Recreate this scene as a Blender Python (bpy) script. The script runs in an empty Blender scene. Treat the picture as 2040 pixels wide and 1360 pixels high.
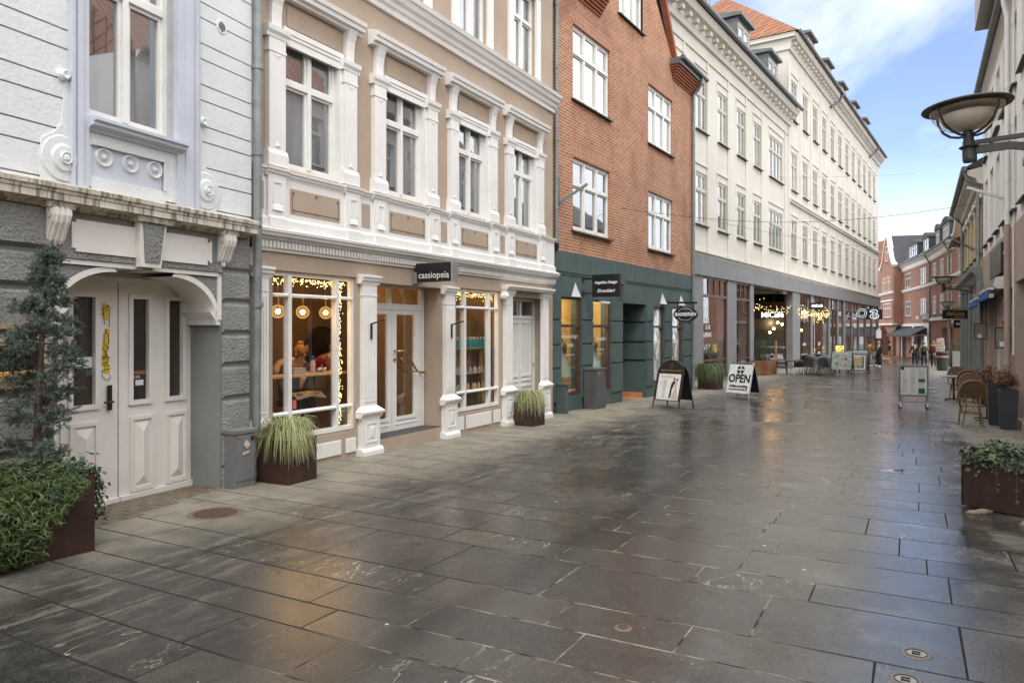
import bpy, math, random
from mathutils import Vector, Matrix
random.seed(7)
R=math.radians; PI=math.pi
C=bpy.context.scene.collection
S=.015
def gz(x,y): return -S*(.4808*x+.8768*y)
SU=(.4808,.8768); SN=(.8768,-.4808); SO=(-2.319,10.775)
def st(s,t):
    x=SO[0]+s*SU[0]+t*SN[0]; y=SO[1]+s*SU[1]+t*SN[1]; return Vector((x,y,gz(x,y)))
ST_ROT=math.atan2(SU[1],SU[0])   # local x along the street
# ---------------------------------------------------------------- materials
class NT:
    def __init__(s,m):
        m.use_nodes=True; s.t=m.node_tree; s.n=s.t.nodes; s.l=s.t.links
    def new(s,ty,**k):
        x=s.n.new(ty)
        for a,b in k.items():
            if a.startswith('i_'):
                key=a[2:]; key=int(key) if key.isdigit() else key.replace('_',' ')
                x.inputs[key].default_value=b
            else: setattr(x,a,b)
        return x
    def lk(s,a,b): s.l.new(a,b)
    def math(s,op,a,b=None,clamp=False):
        x=s.n.new('ShaderNodeMath'); x.operation=op; x.use_clamp=clamp
        for i,v in enumerate((a,b)):
            if v is None: continue
            if isinstance(v,(int,float)): x.inputs[i].default_value=v
            else: s.l.new(v,x.inputs[i])
        return x.outputs[0]
    def mix(s,f,a,b):
        x=s.n.new('ShaderNodeMix'); x.data_type='RGBA'
        for i,v in ((0,f),(6,a),(7,b)):
            if isinstance(v,(int,float)): x.inputs[i].default_value=v
            elif isinstance(v,(tuple,list)): x.inputs[i].default_value=tuple(v)+(1,)*(4-len(v))
            else: s.l.new(v,x.inputs[i])
        return x.outputs[2]
    def ramp(s,v,a,b):
        x=s.n.new('ShaderNodeMapRange'); x.interpolation_type='SMOOTHSTEP'
        s.l.new(v,x.inputs[0]); x.inputs[1].default_value=a; x.inputs[2].default_value=b
        return x.outputs[0]
    def noise(s,vec,sc,det=4,rough=.55,dist=0):
        x=s.n.new('ShaderNodeTexNoise'); x.inputs['Scale'].default_value=sc; x.inputs['Detail'].default_value=det
        x.inputs['Roughness'].default_value=rough; x.inputs['Distortion'].default_value=dist
        if vec is not None: s.l.new(vec,x.inputs['Vector'])
        return x.outputs['Fac']
    def mapping(s,vec,sc):
        x=s.n.new('ShaderNodeMapping'); x.inputs['Scale'].default_value=sc; s.l.new(vec,x.inputs[0]); return x.outputs[0]
def g3(c): return c if isinstance(c,(tuple,list)) else (c,c,c)
MATS={}
def mat(name,base,rough=.6,c2=None,ns=3,bump=0,bs=60,metal=0,dirt=0,spec=.5,streak=0,dirtc=(.12,.1,.07),coat=0,sf=7,sr=(.5,.8)):
    if name in MATS: return MATS[name]
    m=bpy.data.materials.new(name); MATS[name]=m; t=NT(m); p=t.n['Principled BSDF']
    tc=t.new('ShaderNodeTexCoord').outputs['Object']
    base=g3(base)
    if c2 is None: c2=tuple(x*.82 for x in base)
    f=t.ramp(t.noise(tc,ns,5,.6),.32,.7)
    col=t.mix(f,base,g3(c2))
    if dirt:
        d=t.noise(tc,ns*2.3,6,.7); d=t.ramp(d,.62-dirt*.12,.8)
        col=t.mix(t.math('MULTIPLY',d,dirt),col,dirtc)
    if streak:
        v=t.mapping(tc,(sf,sf,.5)); d=t.ramp(t.noise(v,1.6,5,.65),*sr)
        col=t.mix(t.math('MULTIPLY',d,streak),col,dirtc)
    t.lk(col,p.inputs['Base Color'])
    rr=t.math('ADD',t.math('MULTIPLY',t.noise(tc,ns*3,3),.24),rough-.12,True); t.lk(rr,p.inputs['Roughness'])
    p.inputs['Metallic'].default_value=metal; p.inputs['Specular IOR Level'].default_value=spec
    if coat: p.inputs['Coat Weight'].default_value=coat
    if bump:
        b=t.new('ShaderNodeBump'); b.inputs['Strength'].default_value=min(1,bump); b.inputs['Distance'].default_value=.01*max(1,bump)
        t.lk(t.noise(tc,bs,5,.6),b.inputs['Height']); t.lk(b.outputs[0],p.inputs['Normal'])
    return m
def emis(name,c,st_):
    if name in MATS: return MATS[name]
    m=bpy.data.materials.new(name); MATS[name]=m; t=NT(m); p=t.n['Principled BSDF']
    p.inputs['Base Color'].default_value=(*c,1); p.inputs['Emission Color'].default_value=(*c,1); p.inputs['Emission Strength'].default_value=st_
    return m
def brick(name,cs,mortar,bw=.235,rh=.068,ms=.008,dark=.5,scale=1,tilt=0):
    if name in MATS: return MATS[name]
    m=bpy.data.materials.new(name); MATS[name]=m; t=NT(m); p=t.n['Principled BSDF']
    tc=t.new('ShaderNodeTexCoord').outputs['Object']
    sp=t.new('ShaderNodeSeparateXYZ'); t.lk(tc,sp.inputs[0])
    cb=t.new('ShaderNodeCombineXYZ'); u=t.math('ADD',sp.outputs[0],sp.outputs[1])
    if tilt: t.lk(sp.outputs[2],cb.inputs[0]); t.lk(u,cb.inputs[1])
    else: t.lk(u,cb.inputs[0]); t.lk(sp.outputs[2],cb.inputs[1])
    b=t.new('ShaderNodeTexBrick'); t.lk(cb.outputs[0],b.inputs['Vector'])
    b.inputs['Scale'].default_value=1; b.inputs['Brick Width'].default_value=bw*scale; b.inputs['Row Height'].default_value=rh*scale
    b.inputs['Mortar Size'].default_value=ms*scale; b.inputs['Mortar Smooth'].default_value=.3; b.inputs['Bias'].default_value=-.2
    b.inputs['Color1'].default_value=(*cs[0],1); b.inputs['Color2'].default_value=(*cs[1],1); b.inputs['Mortar'].default_value=(*mortar,1)
    n=t.ramp(t.noise(tc,.9,5,.65),.4,.75)
    col=t.mix(t.math('MULTIPLY',n,dark),b.outputs['Color'],tuple(x*.55 for x in cs[0]))
    n2=t.ramp(t.noise(t.mapping(tc,(4,4,14)),1,3),.6,.75)
    col=t.mix(t.math('MULTIPLY',n2,.3),col,tuple(min(1,x*1.7+.05) for x in cs[1]))
    t.lk(col,p.inputs['Base Color']); p.inputs['Roughness'].default_value=.85
    bp=t.new('ShaderNodeBump'); bp.inputs['Distance'].default_value=.006; bp.inputs['Strength'].default_value=.8
    h=t.math('ADD',t.math('MULTIPLY',b.outputs['Fac'],-1),t.math('MULTIPLY',t.noise(tc,50,4),.5)); t.lk(h,bp.inputs['Height']); t.lk(bp.outputs[0],p.inputs['Normal'])
    return m
def glass(name,tint=(1,1,1),refl=1.0):
    if name in MATS: return MATS[name]
    m=bpy.data.materials.new(name); MATS[name]=m; t=NT(m); t.n.remove(t.n['Principled BSDF'])
    tr=t.new('ShaderNodeBsdfTransparent'); tr.inputs[0].default_value=(*tint,1)
    gl=t.new('ShaderNodeBsdfGlossy'); gl.inputs['Roughness'].default_value=.015; gl.inputs[0].default_value=(.95,.97,1,1)
    ge=t.new('ShaderNodeNewGeometry'); dt=t.new('ShaderNodeVectorMath'); dt.operation='DOT_PRODUCT'; t.lk(ge.outputs['Incoming'],dt.inputs[0]); t.lk(ge.outputs['Normal'],dt.inputs[1])
    q=t.math('SUBTRACT',1,t.math('ABSOLUTE',dt.outputs['Value'])); f=t.math('MULTIPLY',t.math('ADD',.05,t.math('MULTIPLY',t.math('POWER',q,4.5),.9)),refl*1.6,True)
    mx=t.new('ShaderNodeMixShader'); t.lk(f,mx.inputs[0]); t.lk(tr.outputs[0],mx.inputs[1]); t.lk(gl.outputs[0],mx.inputs[2])
    t.lk(mx.outputs[0],t.n['Material Output'].inputs[0]); return m
def pane(name,c1,c2,refl=.4,sc=1.3,bumpy=.35):
    """window pane with a dark room or blind close behind it: uneven reflective glass"""
    if name in MATS: return MATS[name]
    m=bpy.data.materials.new(name); MATS[name]=m; t=NT(m); p=t.n['Principled BSDF']
    tc=t.new('ShaderNodeTexCoord').outputs['Object']
    f=t.ramp(t.noise(t.mapping(tc,(2.2,2.2,.5)),sc,2),.4,.62); t.lk(t.mix(f,c1,c2),p.inputs['Base Color']); p.inputs['Roughness'].default_value=.5
    gl=t.new('ShaderNodeBsdfGlossy'); gl.inputs['Roughness'].default_value=.02; gl.inputs[0].default_value=(.86,.9,.95,1)
    b=t.new('ShaderNodeBump'); b.inputs['Distance'].default_value=.004; b.inputs['Strength'].default_value=bumpy; t.lk(t.noise(tc,1.7,1),b.inputs['Height']); t.lk(b.outputs[0],gl.inputs['Normal'])
    fr=t.new('ShaderNodeFresnel'); fr.inputs[0].default_value=1.5
    k=t.math('ADD',fr.outputs[0],refl,True)
    mx=t.new('ShaderNodeMixShader'); t.lk(k,mx.inputs[0]); t.lk(p.outputs[0],mx.inputs[1]); t.lk(gl.outputs[0],mx.inputs[2])
    t.lk(mx.outputs[0],t.n['Material Output'].inputs[0]); return m
def leafm(name,c1,c2,sc=9,rough=.5):
    if name in MATS: return MATS[name]
    m=bpy.data.materials.new(name); MATS[name]=m; t=NT(m); p=t.n['Principled BSDF']
    tc=t.new('ShaderNodeTexCoord').outputs['Object']
    t.lk(t.mix(t.ramp(t.noise(tc,sc,4,.7),.3,.7),c1,c2),p.inputs['Base Color']); p.inputs['Roughness'].default_value=rough
    return m
M_white=mat('white_paint',(.82,.81,.79),.5,c2=(.75,.735,.71),ns=1.2,bump=.25,bs=55,dirt=.32,dirtc=(.45,.41,.34))
M_joinery=mat('window_joinery',(.80,.80,.78),.35,c2=(.74,.73,.70),dirt=.15,dirtc=(.3,.28,.24))
M_beige=mat('beige_stucco',(.46,.365,.28),.85,c2=(.41,.322,.245),ns=.9,bump=.9,bs=90,streak=.16,dirtc=(.26,.19,.14))
M_lwhite=mat('white_plaster',(.72,.745,.76),.7,c2=(.66,.68,.69),ns=1.2,bump=.7,bs=26,dirt=.2,streak=.18,dirtc=(.38,.38,.36))
M_lblue=mat('pale_blue_plaster',(.56,.60,.68),.6,c2=(.5,.54,.61),ns=1.5,bump=.3,bs=30,streak=.15,dirtc=(.38,.4,.42))
M_rough=mat('rough_grey_render',(.35,.355,.345),.7,c2=(.25,.255,.25),ns=2,bump=6,bs=36,spec=.45)
M_grey=mat('smooth_grey_paint',(.225,.235,.228),.6,c2=(.19,.20,.193),ns=2,bump=.3,bs=60)
M_cornice=mat('weathered_cornice',(.70,.66,.58),.7,c2=(.56,.51,.42),ns=3,bump=.5,bs=40,streak=.75,dirtc=(.06,.05,.03),sf=11,sr=(.46,.62))
M_door=mat('old_white_door_paint',(.77,.74,.70),.5,c2=(.71,.675,.63),ns=2,bump=.25,bs=35,dirt=.35,dirtc=(.38,.32,.26))
M_zinc=mat('zinc_pipe',(.27,.30,.29),.45,c2=(.20,.22,.22),ns=6,metal=.4,bump=.2,bs=30)
M_black=mat('black_metal',(.018,.018,.019),.4)
M_green=mat('dark_green_render',(.078,.118,.112),.75,c2=(.06,.094,.09),ns=1.5,bump=.7,bs=80,dirt=.4,dirtc=(.13,.16,.15))
M_brownwood=mat('brown_joinery',(.10,.045,.028),.45,c2=(.07,.032,.022),ns=5,bump=.15,bs=40)
M_rbrick=brick('red_brick',((.36,.125,.055),(.51,.205,.095)),(.56,.49,.37),bw=.25,rh=.075,ms=.010,dark=.55)
M_rsold=brick('red_brick_soldier',((.39,.14,.065),(.50,.20,.095)),(.56,.49,.37),bw=.25,rh=.075,ms=.010,dark=.3,tilt=1)
M_rcut=mat('brick_corbel',(.40,.14,.075),.85,c2=(.3,.1,.055),bump=.5,bs=60)
M_fbrick=brick('dark_red_brick',((.33,.14,.09),(.45,.20,.13)),(.45,.37,.30),dark=.35)
M_ybrick=brick('yellow_brick',((.56,.46,.26),(.62,.52,.32)),(.52,.46,.34),dark=.25)
M_wbrick=brick('weathered_firewall_brick',((.25,.12,.07),(.33,.17,.10)),(.28,.24,.18),dark=.9)
M_slate=mat('slate_sill',(.055,.05,.045),.6,c2=(.035,.033,.03),ns=6,bump=.4,bs=50,dirt=.4,dirtc=(.1,.1,.06))
M_cream=mat('cream_render',(.67,.64,.57),.85,c2=(.60,.57,.50),ns=.5,bump=.3,bs=20,dirt=.15,streak=.28,dirtc=(.36,.31,.22))
M_cgrey=mat('grey_concrete_frame',(.235,.235,.24),.7,c2=(.20,.20,.205),ns=1,bump=.3,bs=30,streak=.2,dirtc=(.12,.12,.12))
M_zroof=mat('grey_dormer_zinc',(.15,.165,.17),.5,c2=(.11,.12,.125),ns=2,metal=.2)
M_lead=mat('dark_roof_felt',(.028,.03,.034),.7,c2=(.04,.042,.046),ns=2,bump=.4,bs=20)
M_corten=mat('rusty_steel',(.055,.022,.014),.6,c2=(.024,.012,.009),ns=4,bump=.4,bs=70,dirt=.4,dirtc=(.11,.045,.02),streak=.3)
M_cab=mat('grey_cabinet_paint',(.17,.175,.18),.5,c2=(.145,.15,.155),ns=3,bump=.2,bs=50)
M_pane=pane('upper_window_glass',(.03,.033,.034),(.11,.115,.115),.30)
M_panelight=pane('window_glass_over_blind',(.42,.44,.44),(.55,.56,.54),.22)
M_pdark=pane('dark_door_glass',(.012,.009,.008),(.03,.02,.016),.0)
M_glass=glass('clear_shop_glass')
M_poff=mat('paper_white',(.8,.8,.78),.6)
M_blackp=mat('black_sign_face',(.012,.012,.013),.45)
M_wtext=mat('white_lettering',(.85,.85,.85),.5)
# ---------------------------------------------------------------- mesh builder
class MB:
    def __init__(s,M=None): s.v=[];s.f=[];s.M=M or Matrix()
    def add(s,vs,fs):
        o=len(s.v); s.v+=[s.M@Vector(p) for p in vs]; s.f+=[tuple(i+o for i in f) for f in fs]; return s
    def box(s,x0,x1,y0,y1,z0,z1):
        return s.add([(x0,y0,z0),(x1,y0,z0),(x1,y1,z0),(x0,y1,z0),(x0,y0,z1),(x1,y0,z1),(x1,y1,z1),(x0,y1,z1)],
          [(0,3,2,1),(4,5,6,7),(0,1,5,4),(1,2,6,5),(2,3,7,6),(3,0,4,7)])
    def fbox(s,x0,x1,y0,y1,z0,z1,k):   # box whose top is inset by k (raised field / cap)
        return s.add([(x0,y0,z0),(x1,y0,z0),(x1,y1,z0),(x0,y1,z0),(x0+k,y0+k,z1),(x1-k,y0+k,z1),(x1-k,y1,z1),(x0+k,y1,z1)],
          [(0,3,2,1),(4,5,6,7),(0,1,5,4),(1,2,6,5),(2,3,7,6),(3,0,4,7)])
    def ext(s,poly,d0,d1,ax):
        """polygon extruded: ax x -> poly=(y,z); y -> (x,z); z -> (x,y)"""
        mk={'x':lambda a,b,d:(d,a,b),'y':lambda a,b,d:(a,d,b),'z':lambda a,b,d:(a,b,d)}[ax]
        n=len(poly); vs=[mk(a,b,d0) for a,b in poly]+[mk(a,b,d1) for a,b in poly]
        return s.add(vs,[tuple(range(n))[::-1],tuple(range(n,2*n))]+[(i,(i+1)%n,n+(i+1)%n,n+i) for i in range(n)])
    def tube(s,pts,r,n=8,cap=True,sq=1):
        pts=[Vector(p) for p in pts]; m=len(pts); rs=r if isinstance(r,(list,tuple)) else [r]*m
        vs=[];up=None
        for i,p in enumerate(pts):
            d=(pts[min(i+1,m-1)]-pts[max(i-1,0)]).normalized()
            if up is None: up=Vector((0,0,1)) if abs(d.z)<.9 else Vector((1,0,0))
            a=d.cross(up).normalized(); b=a.cross(d).normalized(); up=b
            for k in range(n):
                w=2*PI*k/n; vs.append(p+a*math.cos(w)*rs[i]+b*math.sin(w)*rs[i]*sq)
        fs=[(i*n+k,i*n+(k+1)%n,(i+1)*n+(k+1)%n,(i+1)*n+k) for i in range(m-1) for k in range(n)]
        if cap: fs+=[tuple(range(n))[::-1],tuple(range((m-1)*n,m*n))]
        return s.add(vs,fs)
    def lathe(s,prof,c=(0,0,0),n=20,ax='z',cap=True):
        vs=[];m=len(prof)
        for r,h in prof:
            for k in range(n):
                w=2*PI*k/n; a,b=r*math.cos(w),r*math.sin(w)
                p=(a,b,h) if ax=='z' else ((a,h,b) if ax=='y' else (h,a,b)); vs.append((p[0]+c[0],p[1]+c[1],p[2]+c[2]))
        fs=[(i*n+k,i*n+(k+1)%n,(i+1)*n+(k+1)%n,(i+1)*n+k) for i in range(m-1) for k in range(n)]
        if cap: fs+=[tuple(range(n))[::-1],tuple(range((m-1)*n,m*n))]
        return s.add(vs,fs)
    def sph(s,c,r,n=12,sc=(1,1,1)):
        m=n//2; prof=[(max(1e-4,math.sin(PI*i/m)),-math.cos(PI*i/m)) for i in range(m+1)]
        vs=[]
        for a,h in prof:
            for k in range(n):
                w=2*PI*k/n; vs.append((c[0]+r*sc[0]*a*math.cos(w),c[1]+r*sc[1]*a*math.sin(w),c[2]+r*sc[2]*h))
        return s.add(vs,[(i*n+k,i*n+(k+1)%n,(i+1)*n+(k+1)%n,(i+1)*n+k) for i in range(m) for k in range(n)])
    def bar(s,p0,p1,w,h):
        p0=Vector(p0);p1=Vector(p1);d=(p1-p0).normalized();up=Vector((0,0,1)) if abs(d.z)<.95 else Vector((0,1,0))
        a=d.cross(up).normalized()*w/2;b=a.cross(d).normalized()*h/2
        vs=[p0-a-b,p0+a-b,p0+a+b,p0-a+b,p1-a-b,p1+a-b,p1+a+b,p1-a+b]
        return s.add(vs,[(0,3,2,1),(4,5,6,7),(0,1,5,4),(1,2,6,5),(2,3,7,6),(3,0,4,7)])
    def wall(s,u0,u1,z0,z1,holes,y=0,depth=.25):
        us=sorted({u0,u1,*[min(max(h[i],u0),u1) for h in holes for i in (0,1)]}); zs=sorted({z0,z1,*[min(max(h[i],z0),z1) for h in holes for i in (2,3)]})
        for a,b in zip(us,us[1:]):
            for c,d in zip(zs,zs[1:]):
                cu,cz=(a+b)/2,(c+d)/2
                if any(h[0]<cu<h[1] and h[2]<cz<h[3] for h in holes): continue
                s.add([(a,y,c),(b,y,c),(b,y,d),(a,y,d)],[(0,1,2,3)])
        for h in holes:
            a,b,c,d=h[:4]; e=y+(h[4] if len(h)>4 else depth)
            s.add([(a,y,c),(b,y,c),(b,y,d),(a,y,d),(a,e,c),(b,e,c),(b,e,d),(a,e,d)],[(0,4,5,1),(1,5,6,2),(2,6,7,3),(3,7,4,0)])
        return s
    def text(s,txt,size,cx,cz,y=0,shear=0,depth=.004,align='CENTER',bold=0,sx=1):
        cu=bpy.data.curves.new('t','FONT'); cu.body=txt; cu.size=size; cu.align_x=align; cu.align_y='CENTER'; cu.shear=shear; cu.offset=bold; cu.resolution_u=3
        o=bpy.data.objects.new('t',cu); C.objects.link(o); dg=bpy.context.evaluated_depsgraph_get()
        me=bpy.data.meshes.new_from_object(o.evaluated_get(dg)); 
        vs=[(cx+v.co.x*sx,y,cz+v.co.y) for v in me.vertices]; fs=[tuple(p.vertices) for p in me.polygons]
        s.add(vs,fs); bpy.data.objects.remove(o); bpy.data.curves.remove(cu); bpy.data.meshes.remove(me); return s
    def build(s,name,m,parent=None,smooth=False,bevel=0,loc=None,rz=0,kind=None,norm=True):
        me=bpy.data.meshes.new(name); me.from_pydata([tuple(v) for v in s.v],[],s.f); me.materials.append(m)
        if smooth: me.polygons.foreach_set('use_smooth',[True]*len(me.polygons))
        o=bpy.data.objects.new(name,me); C.objects.link(o)
        if parent: o.parent=parent
        if loc is not None: o.location=loc
        if rz: o.rotation_euler=(0,0,rz)
        if bevel:
            b=o.modifiers.new('b','BEVEL'); b.width=bevel; b.segments=2; b.limit_method='ANGLE'
        if kind: o['kind']=kind
        return o
def flat(o,k):
    for v in o.data.vertices:
        if v.co.y<0: v.co.y*=k
    return o
def thing(name,label,cat,loc=(0,0,0),rz=0,group=None):
    o=bpy.data.objects.new(name,None); C.objects.link(o); o.location=loc; o.rotation_euler=(0,0,rz); o.empty_display_size=.2
    o['label']=label; o['category']=cat
    if group: o['group']=group
    return o
def tag(o,label,cat,group=None):
    o['label']=label; o['category']=cat
    if group: o['group']=group
    return o
def copy_tree(o,parent=None):
    c=o.copy(); C.objects.link(c)
    if parent: c.parent=parent
    for ch in list(o.children): copy_tree(ch,c)
    return c
def dup(o,loc,rz,label,group=None):
    c=copy_tree(o); c.location=loc; c.rotation_euler=(0,0,rz); c['label']=label
    if group: c['group']=group
    return c
def pipe(parent,pts,r,m,name='downpipe',joints=()):
    mb=MB().tube(pts,r,12)
    for j in joints: mb.lathe([(r*1.25,j[2]-.03),(r*1.25,j[2]+.03)],(j[0],j[1],0),12)
    return mb.build(name,m,parent,smooth=False)
WC={}
def window(parent,u,z,w,h,cols=2,tr=.68,y=.1,fm=None,gm=None,fw=.05,name='window',sill=None,ttr=True,bars=(),label=None):
    """casement window part: frame mesh > pane (+ sill)"""
    fm=fm or M_joinery; gm=gm or M_pane
    k=(round(w,3),round(h,3),cols,tr,fm.name,gm.name,fw,sill,bars)
    if k not in WC:
        a=MB(); d=.07
        a.box(0,fw,0,d,0,h).box(w-fw,w,0,d,0,h).box(fw,w-fw,0,d,0,fw*1.2).box(fw,w-fw,0,d,h-fw,h)
        for c in range(1,cols):
            x=w*c/cols; a.box(x-fw*.55,x+fw*.55,-.012,d,fw*1.2,h-fw)
        if tr:
            zz=h*tr
            xs=[fw]+[w*c/cols for c in range(1,cols)]+[w-fw]
            for c in range(cols):
                x0=xs[c]+(fw*.55 if c else 0); x1=xs[c+1]-(fw*.55 if c<cols-1 else 0)
                a.box(x0,x1,-.02,d,zz-fw*.6,zz+fw*.6)
        # casement rails
        q=fw*.62
        for c in range(cols):
            x0=w*c/cols+(fw if c==0 else fw*.55); x1=w*(c+1)/cols-(fw if c==cols-1 else fw*.55)
            for z0,z1 in (([(fw*1.2,h*tr-fw*.6),(h*tr+fw*.6,h-fw)]) if tr else [(fw*1.2,h-fw)]):
                a.box(x0,x0+q,.015,d-.005,z0,z1).box(x1-q,x1,.015,d-.005,z0,z1).box(x0+q,x1-q,.015,d-.005,z0,z0+q).box(x0+q,x1-q,.015,d-.005,z1-q,z1)
                for b in bars: a.box(x0+q,x1-q,.02,d-.01,z0+(z1-z0)*b-.012,z0+(z1-z0)*b+.012)
        g=MB().add([(fw,.045,fw),(w-fw,.045,fw),(w-fw,.045,h-fw),(fw,.045,h-fw)],[(0,1,2,3)])
        s_=None
        if sill: s_=MB().ext([(-.02,-.05),(-sill,-.075),(-sill,-.04),(.02,0),(.06,0),(.06,-.05)],-.08,w+.08,'x')
        def me(mb,n,m):
            o=mb.build(n,m); d_=o.data; bpy.data.objects.remove(o); return d_
        WC[k]=(me(a,name,fm),me(g,'pane',gm),me(s_,'sill',M_slate) if s_ else None)
    fr,pn,sl=WC[k]
    o=bpy.data.objects.new(name,fr); C.objects.link(o); o.parent=parent; o.location=(u,y,z)
    if label: o['label']=label
    p=bpy.data.objects.new('pane',pn); C.objects.link(p); p.parent=o
    if sl: q=bpy.data.objects.new('sill',sl); C.objects.link(q); q.parent=o; q.location=(0,-y,0)
    return o
def profile(z,pts): return [(-a,z+b) for a,b in pts]
# ================================================================= LEFT BUILDING (grey rusticated ground floor, white plaster above)
LD=(600/1450,1.0); Lr=math.atan2(LD[1],LD[0])
L=thing('corner_townhouse','white grooved plaster townhouse over a rough grey ground floor with white double portal','townhouse',(-3.37,8.42,0),Lr)
mb=MB(); z0=-.5
mb.wall(-12,-2.0,z0,2.9,[],0,.2)
mb.wall(.0,.45,z0,2.9,[],0)
mb.box(0,.06,.0,.5,z0,2.42); mb.wall(-2.05,0,2.40,2.9,[],0)
mb.box(-2.06,-2.0,0,.5,z0,2.4).box(-2.05,0,0,.5,2.395,2.43).box(.449,.452,0,1,z0,9)
mb.build('ground_floor_wall',M_grey,L)
mb=MB()   # rusticated blocks on both piers
for u0,u1 in ((.012,.455),(-11.9,-2.02)):
    zs=[-.3,.155,.535,.938,1.33,1.697,2.07,2.43,2.86] if u0>0 else [-.3,.12,.68,1.2,1.72,2.12,2.45,2.87]
    for a,b in zip(zs,zs[1:]):
        k=.035 if u0>0 else .06
        mb.add([(u0,0,a+.012),(u1,0,a+.012),(u1,0,b-.012),(u0,0,b-.012),(u0+.03,-k,a+.05),(u1-.03,-k,a+.05),(u1-.03,-k,b-.05),(u0+.03,-k,b-.05)],[(4,5,6,7),(0,1,5,4),(1,2,6,5),(2,3,7,6),(3,0,4,7)])
mb.box(-2.0,-1.17,-.03,0,2.405,2.87).box(-.87,.0,-.03,0,2.405,2.87)
mb.build('rusticated_blocks',M_rough,L)
mb=MB()   # white lintel panels with notched ends, keystone rim
mb.ext([(-1.86,2.5),(-1.82,2.5),(-1.82,2.47),(-1.17,2.47),(-1.17,2.77),(-1.82,2.77),(-1.82,2.74),(-1.86,2.74)],-.045,-.028,'y')
mb.ext([(-.88,2.47),(-.24,2.47),(-.24,2.53),(-.175,2.49),(-.175,2.75),(-.24,2.71),(-.24,2.77),(-.85,2.77)],-.045,-.028,'y')
mb.build('lintel_panel',M_door,L)
ks=MB().ext([(-1.19,2.87),(-1.165,2.38),(-.93,2.38),(-.85,2.87)],-.11,-.02,'y').build('keystone',M_door,L)
MB().ext([(-1.15,2.84),(-1.13,2.43),(-.955,2.43),(-.89,2.84)],-.125,-.108,'y').build('rough_field',M_rough,ks)
for u in (-2.03,.005):   # scroll consoles
    mb=MB(); pr=[(-.03,2.86),(-.2,2.86),(-.235,2.82),(-.24,2.77),(-.215,2.71),(-.17,2.66),(-.13,2.6),(-.10,2.55),(-.06,2.52),(-.03,2.55)]
    mb.ext(pr,u-.085,u+.085,'x')
    for k in (-.05,0,.05): mb.tube([(u+k,a-.006,b) for a,b in pr[1:9]],.012,5)
    mb.lathe([(.05,-.1),(.05,.1)],(u,-.175,2.79),14,'x').sph((u,-.05,2.5),.035,8)
    flat(mb.build('scroll_console',M_door,L),.65)
mb=MB()   # cornice
pr=[(.0,2.84),(-.1,2.84),(-.12,2.87),(-.3,2.885),(-.38,2.89),(-.38,2.95),(-.40,2.955),(-.41,2.985),(-.44,2.99),(-.45,3.03),(-.40,3.04),(0,3.09)]
pr=[(a*.5,b) for a,b in pr]; mb.ext(pr,-12,.41,'x')
for u0,u1 in ((-2.16,-1.9),(-1.24,-.8),(-.12,.14)): mb.ext([(-.001,2.83),(-.15,2.83),(-.165,2.875),(-.165,2.886),(0,2.888)],u0,u1,'x')
mb.build('cornice',M_cornice,L)
# upper wall: banded plaster with grooves
MB().wall(-12,.47,3.05,9.2,[(-1.70,-.67,3.72,6.2,.3)],.0,.3).build('upper_wall_core',mat('plaster_groove',(.45,.46,.46),.8),L)
gr=[3.106,3.392,3.557,3.864,4.016,4.323,4.466]
k=.459
full=[3.106+k*i for i in range(14)]+[3.39+k*i for i in range(14)]; full=sorted(full)
mb=MB()
for a,b in zip([3.05]+full,full+[9.2]):
    if b-a<.02: continue
    for u0,u1 in ((-12,-1.885),(-.36,.475)):
        mb.box(u0,u1,-.022,0,a+.008,b-.008)
mb.build('plaster_bands',M_lwhite,L)
mb=MB()  # casing
for s,u0,u1 in ((0,-1.885,-1.70),(1,-.67,-.36)):
    mb.box(u0,u1,-.06,0,3.05,9.1)
    if s: mb.box(u0+.10,u0+.2,-.075,-.06,3.05,9.1).box(u0+.24,u0+.27,-.085,-.06,3.05,9.1)
    else: mb.box(u0,u0+.03,-.085,-.06,3.05,9.1).box(u0+.06,u0+.12,-.075,-.06,3.05,9.1)
mb.box(-1.70,-.67,-.008,.04,3.05,3.70).box(-.42,-.36,-.02,0,3.1,9.1)
mb.build('window_casing',M_lblue,L)
pn=MB().box(-1.70,-1.66,-.03,0,3.1,3.62).box(-.8,-.67,-.03,0,3.1,3.62).box(-1.66,-.8,-.03,0,3.08,3.2).box(-1.66,-.8,-.03,0,3.5,3.62).box(-1.63,-.80,-.05,-.03,3.50,3.54).box(-.83,-.80,-.045,-.03,3.2,3.54).build('apron_panel',M_lwhite,L)
for u in (-1.51,-1.215,-.925):
    m2=MB(); m2.lathe([(.058,0),(.075,-.03),(.088,-.03),(.10,0)],(u,-.0,3.405),24,'y',False).sph((u,-.01,3.405),.03,10)
    m2.build('roundel',M_lwhite,pn,smooth=True)
MB().ext([(0,3.62),(-.05,3.62),(-.08,3.66),(-.13,3.67),(-.13,3.70),(-.16,3.71),(-.16,3.74),(.1,3.76)],-1.705,-.60,'x').build('window_sill',M_lblue,L)
window(L,-1.70,3.76,1.03,1.75,2,.77,.1,fw=.062)
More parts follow.
